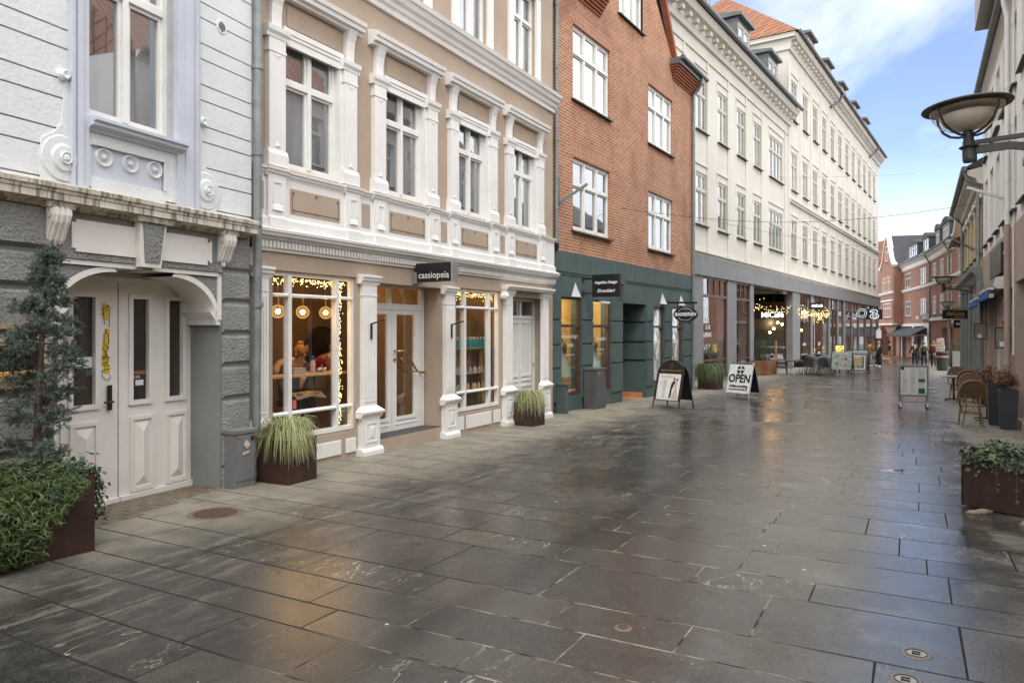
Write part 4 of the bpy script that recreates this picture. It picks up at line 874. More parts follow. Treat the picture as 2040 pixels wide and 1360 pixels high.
# awnings (things of their own)
def awning(u0,u1,lab,dep,z):
    a=thing('awning',lab,'awning',tw(u1,-.01,z),Tr,'blue fringed awnings')
    L_=u1-u0; c='awning'
    MB().ext([(0,.28),(-dep*.85,.24),(-dep,.05),(-dep*.8,-.02),(0,0)],-.03,.0,'x').build('end_cap',mat('awning_case',(.72,.71,.68),.5),a)
    MB().ext([(0,.28),(-dep*.85,.24),(-dep,.05),(-dep*.9,.0),(0,.0)],-L_,-.03,'x').build('cassette',M_black,a)
    mb=MB(); n=int(L_/.12)
    for i in range(n):
        x=-L_+.02+i*.12; zz=.2 if i%2 else .22
        mb.ext([(x,-.02),(x+.12,-.02),(x+.12,-zz+.02),(x+.06,-zz-.02),(x,-zz+.02)],-dep-.09,-dep-.075,'y')
    mb.build('blue_fringe',mat('blue_cloth',(.01,.09,.33),.8),a)
    MB().box(-L_,0,-dep-.09,-dep+.02,-.03,.01).build('front_bar',M_joinery,a)
awning(-4.7,-1.75,'near blue-fringed awning with pale end cap under the black sign box',.36,2.66)
awning(-9.9,-6.3,'farther blue-fringed awning with pale end cap beside the grey shopfront',.30,2.62)
tag(MB().box(-5.6,-2.6,-.16,-.015,3.05,3.75).build('fascia_sign',M_blackp,None,loc=(TO[0],TO[1],0),rz=Tr),'long black box sign on the brown wall above the near awning','sign')
def lantern(u,z,lab,w=.32,d=.30):
    a=thing('menu_case',lab,'menu case',tw(u,-.02,z),Tr,'glass menu cases on the right wall')
    m2=MB()
    for x0,x1,zz0,zz1 in ((-d,-d+.02,0,.48),(-.02,0,0,.48),(-d,0,0,.02),(-d,0,.46,.48)): m2.box(-.05,0,x0,x1,zz0,zz1)
    m2.build('case_frame',M_black,a)
    MB().box(-.04,-.02,-d+.02,-.02,.02,.46).build('case_back',mat('case_back',(.22,.2,.18),.4),a)
    MB().box(-.018,-.012,-d+.09,-d+.2,.05,.16).build('menu_paper',M_poff,a)
    MB().lathe([(.06,.48),(.05,.52),(.02,.55),(.03,.6),(.01,.66)],(-.03,-d/2,0),8).build('copper_finial',mat('copper',(.3,.1,.05),.4,metal=.6),a)
lantern(-2.0,1.32,'larger black-framed glass menu case with copper finial beside the brown downpipe')
lantern(-8.3,1.45,'smaller glass menu case with copper finial in front of the grey shopfront',d=.34)
# house 2: yellow brick over grey ground floor
T2=thing('yellow_brick_house','yellow brick house with grey panelled ground floor behind the brown-and-white house','brick house',(TO[0],TO[1],0),Tr)
wn=[(-20.0+2.1*i,1.0) for i in range(5)]
MB().wall(-20.8,-10.3,3.75,7.0,[(u,u+w,4.25,6.0,.15) for u,w in wn],-.02).build('brick_wall',M_ybrick,T2)
for u,w in wn:
    window(T2,u,4.25,w,1.75,2,.66,.08,sill=.12); MB().box(u-.15,u+w+.15,-.12,-.02,6.0,6.18).box(u-.15,u+w+.15,-.07,-.02,6.18,6.25).build('window_head',M_white,T2)
mb=MB().wall(-20.8,-10.3,-.8,3.3,[(-20.2+2.6*i,-18.6+2.6*i,.35,2.6,.2) for i in range(4)],-.03)
for i in range(5): mb.box(-20.75+2.6*i,-20.3+2.6*i,-.12,-.03,-.8,3.3)
mb.ext([(0,3.3),(-.12,3.3),(-.2,3.5),(-.34,3.62),(-.36,3.75),(0,3.78)],-20.8,-10.31,'x')
for i in range(4): 
    for z in (.6,1.4,2.2,2.9): mb.box(-20.7+2.6*i,-20.35+2.6*i,-.135,-.12,z,z+.02)
mb.build('ground_floor',M_grey,T2)
mb=MB()
for i in range(4): mb.add([(-20.2+2.6*i,.1,.35),(-18.6+2.6*i,.1,.35),(-18.6+2.6*i,.1,2.6),(-20.2+2.6*i,.1,2.6)],[(0,1,2,3)])
mb.build('pane',M_pdark,T2)
for i in range(4): MB().box(-20.2+2.6*i,-20.1+2.6*i,.0,.1,.35,2.6).box(-18.7+2.6*i,-18.6+2.6*i,.0,.1,.35,2.6).build('window_frame',M_joinery,T2)
MB().ext([(0,6.4),(-.15,6.45),(-.2,6.6),(-.42,6.7),(-.44,6.86),(0,6.95)],-20.8,-10.25,'x').build('eaves_cornice',M_cream,T2)
MB().tube([(-20.9,-.52,6.92),(-10.2,-.52,6.92)],.09,8).build('gutter',M_zroof,T2)
MB().ext([(-.55,6.95),(4,9.6),(8,7)],-20.8,-10.31,'x').build('roof',M_lead,T2)
MB().box(-20.7,-10.32,.3,8,-.8,6.9).build('rear_body',M_ybrick,T2)
pipe(T2,[(-10.35,-.5,6.85),(-10.4,-.42,6.6),(-10.5,-.12,6.35),(-10.5,-.12,-.3)],.06,M_zinc); pipe(T2,[(-20.6,-.5,6.85),(-20.6,-.12,6.4),(-20.6,-.12,-.5)],.06,M_zinc)
MB().bar((-13.5,-.05,4.6),(-13.2,-.75,5.0),.07,.07).build('flag_holder',M_zinc,T2); MB().bar((-4.0,-.0,4.95),(-3.8,-.75,5.25),.06,.06).build('flag_holder',M_rw,T1)
# house 3: small cream house
T3=thing('small_cream_house','small cream house with grey ground floor between yellow brick house and red gabled building','house',(TO[0],TO[1],0),Tr)
MB().wall(-24.6,-20.8,2.9,5.8,[(-24.2+1.7*i,-23.2+1.7*i,3.6,5.0,.12) for i in range(2)],.0).build('upper_wall',mat('cream_plaster',(.62,.55,.36),.8,dirt=.2),T3)
for i in range(2): window(T3,-24.2+1.7*i,3.6,1,1.4,2,.66,.06)
MB().wall(-24.6,-20.8,-1,2.9,[(-24+1.6*i,-22.9+1.6*i,.1,2.2,.12) for i in range(2)],-.02).box(-24.6,-20.8,-.12,-.02,2.7,2.9).build('ground_floor',M_grey,T3)
mb=MB()
for i in range(2): mb.add([(-24+1.6*i,.1,.1),(-22.9+1.6*i,.1,.1),(-22.9+1.6*i,.1,2.2),(-24+1.6*i,.1,2.2)],[(0,1,2,3)])
mb.build('pane',M_pdark,T3)
MB().ext([(-.4,5.8),(3.5,8.2),(7.5,5.8)],-24.6,-20.8,'x').build('roof',M_tile,T3); MB().box(-24.55,-20.9,.2,7.5,-1,5.8).build('rear_body',M_cream,T3)
MB().tube([(-24.6,-.45,5.8),(-20.8,-.45,5.8)],.09,8).build('gutter',M_zroof,T3); pipe(T3,[(-21.4,-.45,5.75),(-21.4,-.1,5.4),(-21.4,-.1,-.6)],.05,M_zinc)

# ================================================================= FAR CURVED RED BRICK BUILDING
F_=thing('curved_brick_building','curved dark red brick building with white cornice, curved gables and dormers closing the street','brick building',(42,73,0),0)
def seg(p0,p1):   # matrix: local x from far p0 to near p1, local y inward
    d=(Vector(p1)-Vector(p0)); a=math.atan2(d.y,d.x); return Matrix.Translation((p0[0]-42,p0[1]-73,0))@Matrix.Rotation(a,4,'Z'),d.length
segs=[((47.0,88.0),(42.0,73.0)),((42.0,73.0),(37.0,61.0))]
wins=[[(2.95,3.0),(11.1,2.5)],[(1.6,1.9),(5.96,1.95),(10.1,2.0)]]
def fwin(M,u,z,w,h,cols=2,par=None,name='window'):
    o=MB(M); f=.1
    o.box(u,u+f,-.02,.08,z,z+h).box(u+w-f,u+w,-.02,.08,z,z+h).box(u,u+w,-.02,.08,z,z+f).box(u,u+w,-.02,.08,z+h-f,z+h).box(u,u+w,-.02,.08,z+h*.62,z+h*.62+.09)
    for c in range(1,cols): o.box(u+w*c/cols-.05,u+w*c/cols+.05,-.02,.08,z,z+h)
    o=o.build(name,M_joinery,par or F_); MB(M).add([(u,.03,z),(u+w,.03,z),(u+w,.03,z+h),(u,.03,z+h)],[(0,1,2,3)]).build('pane',M_pane,o)
    MB(M).box(u-.08,u+w+.08,-.08,.0,z-.12,z-.01).build('sill',M_slate,o)
wl_,tr_,co_,gu_,rf_=MB(),MB(),MB(),MB(),MB()
for (p0,p1),ws in zip(segs,wins):
    M,Ln=seg(p0,p1)
    for b in (wl_,tr_,gu_,rf_): b.M=M
    gh=[(1.2,7.3,-1.6,2.1,.5),(8.2,14.6,-1.6,2.1,.5)] if Ln>14 else [(1.0,2.4,-1.5,2.4,.3),(7.0,9.6,-1.2,1.9,.3),(10.2,12.6,-1.2,1.9,.3)]
    wl_.wall(0,Ln,-2,8.6,[(u,u+w,z,z+h,.12) for u,w in ws for z,h in ((3.24,1.75),(6.5,1.7))]+gh,0)
    tr_.ext([(0,8.5),(-.08,8.5),(-.16,8.62),(-.2,9.0),(-.45,9.15),(-.5,9.3),(0,9.35)],0,Ln+.1,'x').ext([(0,6.05),(-.1,6.05),(-.18,6.2),(-.18,6.36),(0,6.4)],0,Ln+.1,'x')
    if Ln<14: tr_.ext([(0,2.55),(-.14,2.6),(-.14,2.85),(0,2.9)],0,Ln,'x')
    gu_.tube([(0,-.55,9.33),(Ln,-.55,9.33)],.09,6)
    rf_.add([(0,-.5,9.3),(Ln+.3,-.5,9.3),(Ln+.3,1.6,11.2),(0,1.6,11.2),(Ln+.3,5,13.2),(0,5,13.2),(0,10,9.3),(Ln,10,9.3)],[(0,1,2,3),(3,2,4,5),(5,4,7,6)])
    for u,w in ws:
        for z,h in ((3.24,1.75),(6.5,1.7)): fwin(M,u,z,w,h,3 if Ln>14 else 2)
wl_.build('brick_wall',M_fbrick,F_); tr_.build('white_cornice',M_white,F_); gu_.build('gutter',M_zroof,F_)
def slate_roof():
    return mat('slate_roof',(.035,.038,.042),.45,c2=(.06,.063,.068),ns=3,bump=.8,bs=8)
rf_.build('slate_roof',slate_roof(),F_)
for (p0,p1),us in zip(segs,([(5.0,4.4,2),(12.6,2.3,1)],[(3.6,1.9,1),(7.6,3.4,2)])):
    M,_=seg(p0,p1)
    for u,w,n in us:
        d=MB(M).box(u-.15,u,.0,3,9.6,11.2).box(u+w,u+w+.15,.0,3,9.75,11.2).box(u,u+w,.05,3,9.3,9.8)
        pr=[(u-.25,11.1)]+[(u+w/2-(w/2+.25)*math.cos(PI*i/8),11.2+.5*math.sin(PI*i/8)) for i in range(9)]+[(u+w+.25,11.1)]
        d.ext(pr,-.15,3,'y'); d=d.build('dormer',slate_roof() if 0 else M_lead,F_)
        for k in range(n): fwin(M,u+w*k/n+.05,9.85,w/n-.1,1.25,2,d)
# gabled bays
def bay(p0,p1,depth,zt,gw_bottom,name,par,label=None):
    M,Ln=seg(p0,p1); g=MB(M)
    g.wall(0,Ln,2.3,zt,[],0).box(Ln-.02,Ln,.01,depth,2.3,zt).box(0,.02,.01,depth,2.3,zt).box(0,Ln,.0,depth,2.2,2.3).ext([(0,2.3),(Ln,2.3),(Ln*.7,1.3),(Ln*.3,1.3)],.4,depth,'y')
    c=Ln/2; pts=[]
    for i in range(11):
        t=i/10; w=(Ln/2)*(1-t**.55)*.92+ (.55 if t<1 else .0)*math.sqrt(max(0,1-t**3)) ; pts.append((min(w,Ln/2),zt+t*4.1))
    poly=[(c-w,z) for w,z in pts]+[(c+w,z) for w,z in pts[::-1]]
    g.ext(poly,0,.35,'y'); o=g.build('gabled_bay',M_fbrick,F_)
    r=MB(M)
    for sg in (-1,1):
        for (w0,z0_),(w1_,z1_) in zip(pts,pts[1:]): r.bar((c+sg*w0,.15,z0_),(c+sg*w1_,.15,z1_+.02),.55,.28)
    r.sph((c-Ln/2,.1,zt+.1),.35,8).sph((c+Ln/2,.1,zt+.1),.35,8).ext([(0,6.05),(-.1,6.05),(-.18,6.2),(-.18,6.36),(0,6.4)],-.05,Ln+.05,'x').box(-.1,Ln+.1,-.15,.3,2.3,2.5).box(-.05,Ln+.05,-.1,0,5.2,5.4)
    r.build('gable_coping',M_white,o); return M,Ln,o
M,Ln,o=bay((48.0,94.9),(45.6,86.9),1.6,9.4,0,'b',F_)
fwin(M,1.7,6.5,1.6,1.75,2,o); fwin(M,4.3,6.5,1.8,1.75,2,o); fwin(M,2.3,3.2,4.4,1.8,4,o); fwin(M,3.4,10.2,1.5,1.9,1,o)
MB(M).ext([(2.2,9.2),(2.2,9.2)],0,0,'y') if 0 else None
MB(M).wall(-6,Ln+6,-2,2.4,[(.8,3.2,-2,1.3,.5),(4.6,7.2,-2,1.3,.5)],1.3).box(-6,Ln+6,1.7,1.8,-2,2.4).build('arcade_wall',M_fbrick,F_)
M2,_=seg((45.6,86.9),(47.3,88.5)); MB(M2).box(0,2.3,0,.2,2.3,9.4).build('bay_side_wall',M_fbrick,F_); fwin(M2,.5,6.5,.8,1.9,1,o); fwin(M2,.5,3.2,.8,1.9,1,o)
MB(M).ext([(0,9.4),(8.3,9.4),(4.15,13.4)],.35,9,'y').build('bay_roof',M_lead,F_)
M,Ln,o=bay((37.0,61.0),(34.3,54.6),2.0,9.4,0,'b',F_)
fwin(M,2.6,6.2,1.6,2.2,2,o); fwin(M,2.6,3.2,1.6,1.9,2,o)
MB(M).box(0,Ln,.02,3,-2,2.3).build('bay_base',M_fbrick,F_)
# far left wing and ground floor
MB().box(6.6,9.4,23,37,-2,10.5).build('far_wing',M_fbrick,F_)
Mw=Matrix.Translation((2.1,17.3,0))@Matrix.Rotation(math.atan2(-3.0,.4),4,'Z')
MB(Matrix()).ext([(6.5,10.5),(9.5,10.5),(9.0,13.6),(7.6,13.6)],23,37,'y').build('far_roof',M_tile,F_)
M,Ln=seg(*segs[0])
MB(M).box(.9,1.2,-.1,.3,-2,2.3).box(7.2,8.3,-.1,.3,-2,2.3).box(14.6,15.7,-.1,.3,-2,2.3).box(.9,15.7,-.12,0,2.1,2.4).build('white_shop_pillars',M_white,F_)
MB(M).add([(1.0,.4,-2),(14.8,.4,-2),(14.8,.4,2.1),(1.0,.4,2.1)],[(0,1,2,3)]).build('shop_glass',pane('warm_shop_glass',(.25,.2,.12),(.45,.38,.26),.1),F_)
M3,_=seg(*segs[1])
MB(M3).add([(1.2,.25,-2),(11.5,.25,-2),(11.5,.25,2.3),(1.2,.25,2.3)],[(0,1,2,3)]).build('shop_glass',pane('far_shop_glass',(.06,.05,.05),(.3,.3,.3),.15,2),F_)
for j,(a,b) in enumerate(((-.6,6.8),(7.0,14.4))):
    ob=thing('awning',('dark grey awning at the far left of the red brick building','dark grey awning right of its twin on the far red brick building')[j],'awning',tuple(M@Vector((a,0,0))+Vector((42,73,0))),math.atan2(-15,-5),'dark shop awnings')
    MB().add([(0,0,2.0),(b-a,0,2.0),(b-a,-1.5,1.15),(0,-1.5,1.15),(0,0,1.94),(b-a,0,1.94),(b-a,-1.5,1.09),(0,-1.5,1.09)],[(0,1,2,3),(4,7,6,5),(0,3,7,4),(1,5,6,2)]).box(0,b-a,-1.52,-1.48,.95,1.15).build('awning_cloth',M_lead,ob)
    MB().bar((.1,0,1.2),(.1,-1.45,1.1),.05,.05).bar((b-a-.1,0,1.2),(b-a-.1,-1.45,1.1),.05,.05).build('awning_arm',M_joinery,ob)
pp=M@Vector((13.9,-.15,0)); 
for u,mm in ((.4,seg(*segs[0])[0]),(.0,seg(*segs[1])[0]),(11.6,seg(*segs[1])[0])):
    MB(mm).tube([(u,-.55,9.2),(u,-.12,8.4),(u,-.12,-1.2)],.08,6).build('downpipe',M_zinc,F_)
bs=thing('fascia_sign','black fascia sign with white lettering on the far red brick building','sign',tuple(M@Vector((12.2,-.1,2.75))+Vector((42,73,0))),math.atan2(-15,-5))
MB().box(0,3.4,-.06,0,-.02,.6).build('sign_board',M_blackp,bs); MB().text('bolex I',.5,1.75,.28,-.07,bold=.015).build('sign_lettering',M_wtext,bs)
MB(M).text('bolex',.62,9.6,3.05,-.03,bold=.02).build('painted_lettering',M_wtext,F_)
# blocks that close the view left of the crossing
tag(MB().box(52,66,88,100,-2,11).ext([(52,11),(66,11),(59,16)],88,100,'y').build('far_brick_house',M_fbrick,None),'distant brick house glimpsed past the corner of the cream building','house') if 0 else None

# ================================================================= STREET LAMPS on the right wall
M_lmetal=mat('lamp_grey_green_metal',(.028,.03,.026),.45,c2=(.038,.04,.034),ns=8,dirt=.3,dirtc=(.1,.1,.06))
M_lshade=glass('lamp_clear_bowl',(.97,.94,.90),.6)
def lampo():
    t=thing('street_lamp','','street lamp',(0,0,0),0,'bowl street lamps on wall brackets')
    # local: x = out from wall negative ; bracket runs along +x to the wall
    r=.42; z=.0
    bowl=[(.05,-.272),(.16,-.25),(.25,-.20),(.32,-.12),(.355,-.02)]
    MB().lathe(bowl,(0,0,0),32,'z',False).build('bowl',M_lshade,t,smooth=True)
    MB().lathe([(.03,-.27),(.14,-.24),(.22,-.18),(.27,-.09),(.26,-.088),(.02,-.1)],(0,0,0),32).build('diffuser',mat('milk_glass',(.75,.70,.66),.35),t,smooth=True)
    MB().lathe([(.36,-.012),(.36,-.02),(.418,-.018),(.425,-.006),(.418,.006),(.3,.02),(.05,.03),(.0,.03)],(0,0,0),36,'z',False).build('canopy',M_lmetal,t,smooth=True)
    MB().lathe([(.35,-.035),(.02,-.04)],(0,0,0),36,'z',False).build('reflector',mat('lamp_reflector',(.72,.66,.61),.5),t,smooth=True)
    m2=MB()
    for k in range(4):
        w=PI/4+k*PI/2; m2.tube([(q*math.cos(w),q*math.sin(w),h) for q,h in ((.375,-.03),(.365,-.10),(.31,-.2),(.22,-.27),(.12,-.305),(.04,-.315))],.014,6)
    m2.build('cage_ribs',M_lmetal,t)
    MB().lathe([(.05,-.275),(.05,-.37),(.058,-.375),(.058,-.425),(.085,-.427),(.098,-.438),(.085,-.45),(.065,-.452),(.068,-.575),(.06,-.598),(.0,-.6)],n=20).build('stem',M_lmetal,t,smooth=False)
    MB(Matrix.Translation((0,0,.18))).box(.06,1.5,-.022,.022,-.60,-.555).add([(.06,-.02,-.70),(.06,.02,-.70),(.06,.02,-.61),(.06,-.02,-.61),(.35,-.02,-.70),(.35,.02,-.70),(1.48,.02,-.98),(1.48,-.02,-.98),(1.48,.02,-.90),(1.48,-.02,-.90),(.35,.02,-.62),(.35,-.02,-.62)],[(0,3,11,4),(1,5,10,2),(0,4,5,1),(3,2,10,11),(4,11,9,7),(5,6,8,10),(4,7,6,5),(11,10,8,9)]).box(1.47,1.5,-.05,.05,-1.05,-.5).build('wall_bracket',M_lmetal,t)
    return t
la=lampo(); la['label']='large bowl street lamp nearest the camera on a dark bracket at the upper right'
ow=Tr+PI/2   # +x of the lamp points into the wall
wx,wy=-math.sin(Tr),math.cos(Tr)
def lamp_at(u,z,lab,first=False,out=1.49):
    p=tw(u,-out,z)
    if first: la.location=p; la.rotation_euler=(0,R(-3),math.atan2(wy,wx)); 
    else: dup(la,p,math.atan2(wy,wx),lab)
lamp_at(9.2,3.88,'',True,1.40); la.scale=(.9,.9,.9)
lamp_at(-12.9,3.63,'second bowl street lamp, in front of the far red brick facade',out=1.02)
lamp_at(-24.2,3.1,'smallest, farthest bowl street lamp, above the deluxe sign',out=.56)
# ================================================================= PAVEMENT
pav=bpy.data.materials.new('wet_slate_paving'); t=NT(pav); p=t.n['Principled BSDF']
oc=t.new('ShaderNodeTexCoord').outputs['Object']; at=t.new('ShaderNodeAttribute'); at.attribute_name='slab'
sp=t.new('ShaderNodeSeparateColor'); t.lk(at.outputs['Color'],sp.inputs[0]); r1,r2,r3=sp.outputs
sx=t.new('ShaderNodeSeparateXYZ'); t.lk(oc,sx.inputs[0]); S_=sx.outputs[0]; T_=t.math('MULTIPLY',sx.outputs[1],-1)
off=t.new('ShaderNodeVectorMath'); off.operation='MULTIPLY_ADD'; t.lk(at.outputs['Color'],off.inputs[0]); off.inputs[1].default_value=(40,40,40); t.lk(oc,off.inputs[2]); vs_=off.outputs[0]
n1=t.noise(oc,.55,5,.6); n2=t.noise(vs_,2.5,6,.65); n3=t.noise(oc,38,4,.6)
col=t.mix(r1,(.014,.015,.015),(.046,.041,.036)); col=t.mix(t.math('MULTIPLY',t.ramp(n2,.42,.72),.7),col,(.062,.058,.05))
col=t.mix(t.math('MULTIPLY',t.ramp(n3,.56,.76),.5),col,(.12,.112,.10))
dark=t.ramp(t.math('ADD',r2,t.math('MULTIPLY',n2,.2)),.72,.95); col=t.mix(t.math('MULTIPLY',dark,.6),col,(.022,.023,.024))
mid=t.noise(vs_,16,5,.75); col=t.mix(t.math('MULTIPLY',t.ramp(mid,.44,.66),.5),col,(.066,.061,.055)); mid2=t.noise(oc,3.2,6,.75); col=t.mix(t.math('MULTIPLY',t.ramp(mid2,.52,.70),.5),col,(.016,.016,.017)); sp_n=t.noise(oc,120,2,.5); col=t.mix(t.math('MULTIPLY',t.ramp(sp_n,.52,.66),.42),col,(.13,.123,.112)); hz_=t.math('MULTIPLY',t.ramp(t.noise(oc,1.1,6,.7),.50,.68),t.math('MULTIPLY',t.ramp(T_,5.6,6.8),.5)); col=t.mix(hz_,col,(.13,.135,.14))
# pale quartz veins, per slab
vv=t.mapping(vs_,(1.0,3.2,1)); vn=t.noise(vv,.8,4,.6,.5); vd=t.math('ABSOLUTE',t.math('SUBTRACT',vn,.5)); vein=t.math('MULTIPLY',t.math('SUBTRACT',1,t.ramp(vd,.0015,.006)),t.ramp(r3,.74,.78))
vein=t.math('MULTIPLY',vein,t.ramp(t.noise(oc,1.3,2),.42,.6)); col=t.mix(t.math('MULTIPLY',vein,.75),col,(.32,.29,.23))
# chewing gum and grit
vo=t.new('ShaderNodeTexVoronoi'); vo.inputs['Scale'].default_value=1.7; t.lk(oc,vo.inputs['Vector']); gum=t.math('MULTIPLY',t.math('LESS_THAN',vo.outputs['Distance'],.026),.9); 
vo2=t.new('ShaderNodeTexVoronoi'); vo2.inputs['Scale'].default_value=9; t.lk(oc,vo2.inputs['Vector']); gr_=t.math('MULTIPLY',t.math('LESS_THAN',vo2.outputs['Distance'],.05),t.math('GREATER_THAN',t.noise(oc,3,2),.52))
col=t.mix(t.math('MAXIMUM',gum,t.math('MULTIPLY',gr_,.7)),col,(.45,.42,.36))
sc1=t.noise(t.mapping(vs_,(9,60,1)),.7,3,.6,.6); scr=t.math('MULTIPLY',t.ramp(sc1,.70,.76),t.ramp(t.noise(oc,1.1,3),.50,.62)); col=t.mix(t.math('MULTIPLY',scr,.55),col,(.20,.185,.16))
# drier, paler strips against both house fronts
tn=t.math('ADD',T_,t.math('MULTIPLY',t.math('SUBTRACT',t.noise(oc,.9,6,.7),.5),2.6))
dl_=t.math('SUBTRACT',1,t.ramp(tn,.9,2.3)); dr_=t.ramp(tn,7.6,8.5); dry=t.math('MAXIMUM',dl_,t.math('MULTIPLY',dr_,.8),True)
sm=t.noise(t.mapping(oc,(1.2,4,1)),1.4,6,.7); dp=t.math('MULTIPLY',t.ramp(sm,.48,.66),t.math('SUBTRACT',1,t.ramp(tn,1.6,4.2)))
dry2=t.math('MAXIMUM',dry,t.math('MULTIPLY',dp,.6),True)
dcol=t.mix(t.ramp(t.noise(oc,1.7,5),.35,.65),(.20,.19,.145),(.29,.26,.21)); dcol=t.mix(t.math('MULTIPLY',t.ramp(n2,.5,.7),.55),dcol,(.08,.075,.062))
col=t.mix(t.math('MULTIPLY',dry2,.85),col,dcol)
# old drain line stain
ds=t.math('ABSOLUTE',t.math('SUBTRACT',T_,t.math('ADD',4.66,t.math('MULTIPLY',t.math('SUBTRACT',t.noise(oc,.8,3),.5),.35)))); dst=t.math('SUBTRACT',1,t.ramp(ds,.02,.2)); col=t.mix(t.math('MULTIPLY',dst,.6),col,(.012,.012,.012))
# red-brown paving of the far square
far=t.ramp(S_,57,58); col=t.mix(far,col,(.20,.13,.10))
t.lk(col,p.inputs['Base Color'])
rg2=t.noise(oc,7,5,.7)
wet=t.ramp(t.math('ADD',n1,t.math('MULTIPLY',t.math('SUBTRACT',T_,3.0),.05)),.38,.60)
rgh=t.math('ADD',t.math('SUBTRACT',.34,t.math('MULTIPLY',wet,.21)),t.math('MULTIPLY',t.math('SUBTRACT',r2,.5),.08)); rgh=t.math('ADD',rgh,t.math('MULTIPLY',t.math('SUBTRACT',n2,.5),.20)); rgh=t.math('ADD',rgh,t.math('MULTIPLY',t.math('SUBTRACT',1,t.ramp(T_,1.8,3.6)),.14)); rgh=t.math('MAXIMUM',t.math('ADD',rgh,t.math('MULTIPLY',t.math('SUBTRACT',rg2,.42),.45)),.09)
pud=t.math('MULTIPLY',t.ramp(t.noise(oc,.75,4,.55),.60,.66),t.math('MULTIPLY',t.ramp(T_,5.2,6.2),t.math('SUBTRACT',1,t.ramp(T_,8.0,8.6))))
rgh=t.math('MULTIPLY',rgh,t.math('SUBTRACT',1,t.math('MULTIPLY',pud,.85)))
mx=t.new('ShaderNodeMix'); t.lk(dry2,mx.inputs[0]); t.lk(rgh,mx.inputs[2]); mx.inputs[3].default_value=.72; t.lk(mx.outputs[0],p.inputs['Roughness'])
p.inputs['Specular IOR Level'].default_value=.75; p.inputs['Specular Tint'].default_value=(1,.94,.84,1)
b=t.new('ShaderNodeBump'); b.inputs['Distance'].default_value=.004; h=t.math('ADD',t.math('MULTIPLY',t.noise(vs_,5,6,.7),1.3),t.math('ADD',t.math('MULTIPLY',n3,.4),t.math('MULTIPLY',t.noise(oc,130,3,.6),.28))); t.lk(h,b.inputs['Height'])
t.lk(t.math('SUBTRACT',t.math('SUBTRACT',.62,t.math('MULTIPLY',t.ramp(T_,3.5,6.5),.22)),t.math('MULTIPLY',pud,.36)),b.inputs['Strength']); t.lk(b.outputs[0],p.inputs['Normal'])
jm=bpy.data.materials.new('paving_joints'); t=NT(jm); p=t.n['Principled BSDF']; oc=t.new('ShaderNodeTexCoord').outputs['Object']; sx=t.new('ShaderNodeSeparateXYZ'); t.lk(oc,sx.inputs[0]); T_=t.math('MULTIPLY',sx.outputs[1],-1)
tt=t.math('ADD',T_,t.math('MULTIPLY',t.math('SUBTRACT',t.noise(oc,1.2,4),.5),1.6)); pale=t.math('MULTIPLY',t.ramp(tt,3.9,5.0),t.math('SUBTRACT',1,t.ramp(tt,6.3,7.1)))
t.lk(t.mix(t.math('MULTIPLY',pale,t.ramp(t.noise(oc,4,4),.38,.62)),(.018,.016,.013),(.27,.235,.18)),p.inputs['Base Color']); p.inputs['Roughness'].default_value=.9; p.inputs['Specular IOR Level'].default_value=.25
TILT=Matrix.Identity(4)
def ground_obj(o):
    # local x = s along street, local y = -t ; sheet follows the fall of the street
    ex=Vector((SU[0],SU[1],-S*1.0)); ey=Vector((-SN[0],-SN[1],0)); n=ex.cross(ey).normalized()
    o.matrix_world=Matrix(((ex.x,ey.x,n.x,SO[0]),(ex.y,ey.y,n.y,SO[1]),(ex.z,ey.z,n.z,gz(*SO)),(0,0,0,1)))
rg=random.Random(11)
vs=[];fs=[];cols_=[]
def slab(s0,s1,t0,t1,z=0):
    g=.007; q=.0042; j=[rg.uniform(-.0004,.0004) for _ in range(4)]
    k_=[rg.uniform(-.0022,.0022) for _ in range(8)]; a=[(s0+g+k_[0],-(t0+q+k_[1])),(s1-g+k_[2],-(t0+q+k_[3])),(s1-g+k_[4],-(t1-q+k_[5])),(s0+g+k_[6],-(t1-q+k_[7]))]
    o=len(vs); e=.002
    cx,cy=(s0+s1)/2,-(t0+t1)/2
    for (x,y),k in zip(a,j): vs.append((x,y,z-.007))
    for (x,y),k in zip(a,j): vs.append((x-(e if x>cx else -e),y-(e if y>cy else -e),z+k))
    c=(rg.random(),rg.random(),rg.random(),1); cols_.extend([c]*8)
    fs.extend([(o+4,o+7,o+6,o+5)]+[(o+i,o+4+i,o+4+(i+1)%4,o+(i+1)%4) for i in range(4)])
s=-13.0; ws=[.44,.62,.44,.60,.66,.44,.80,.43,.62,.44,.60]; k=0
rows=[]
# rows measured near the camera, then the same mix of course widths onwards
near=[-5.59,-5.1,-4.76,-4.32,-3.88,-3.08,-2.65,-2.03,-1.59,-.99,-.33]
s=near[0]
while s>-13: w=rg.choice(ws); rows.append((s-w,s)); s-=w
for a,b_ in zip(near,near[1:]): rows.append((a,b_))
s=near[-1]
while s<76: w=rg.choice(ws); rows.append((s,s+w)); s+=w
for a,b_ in rows:
    tt=-4-rg.random()
    end=16 if a<30 else 24
    while tt<end:
        w=rg.choice([.8,1.0,1.1,1.25,1.4]) if tt>.8 else rg.choice([.6,.8,.9])
        slab(a,b_,tt,tt+w); tt+=w
me=bpy.data.meshes.new('street_pavement'); me.from_pydata(vs,[],fs); me.materials.append(pav)
ca=me.color_attributes.new('slab','FLOAT_COLOR','POINT'); ca.data.foreach_set('color',[x for c in cols_ for x in c])
o=bpy.data.objects.new('street_pavement',me); C.objects.link(o); ground_obj(o); o['kind']='structure'
o=MB().add([(-14,5,-.0011),(80,5,-.0011),(80,-25,-.0011),(-14,-25,-.0011)],[(0,3,2,1)]).build('pavement_joints',jm); ground_obj(o); o['kind']='structure'
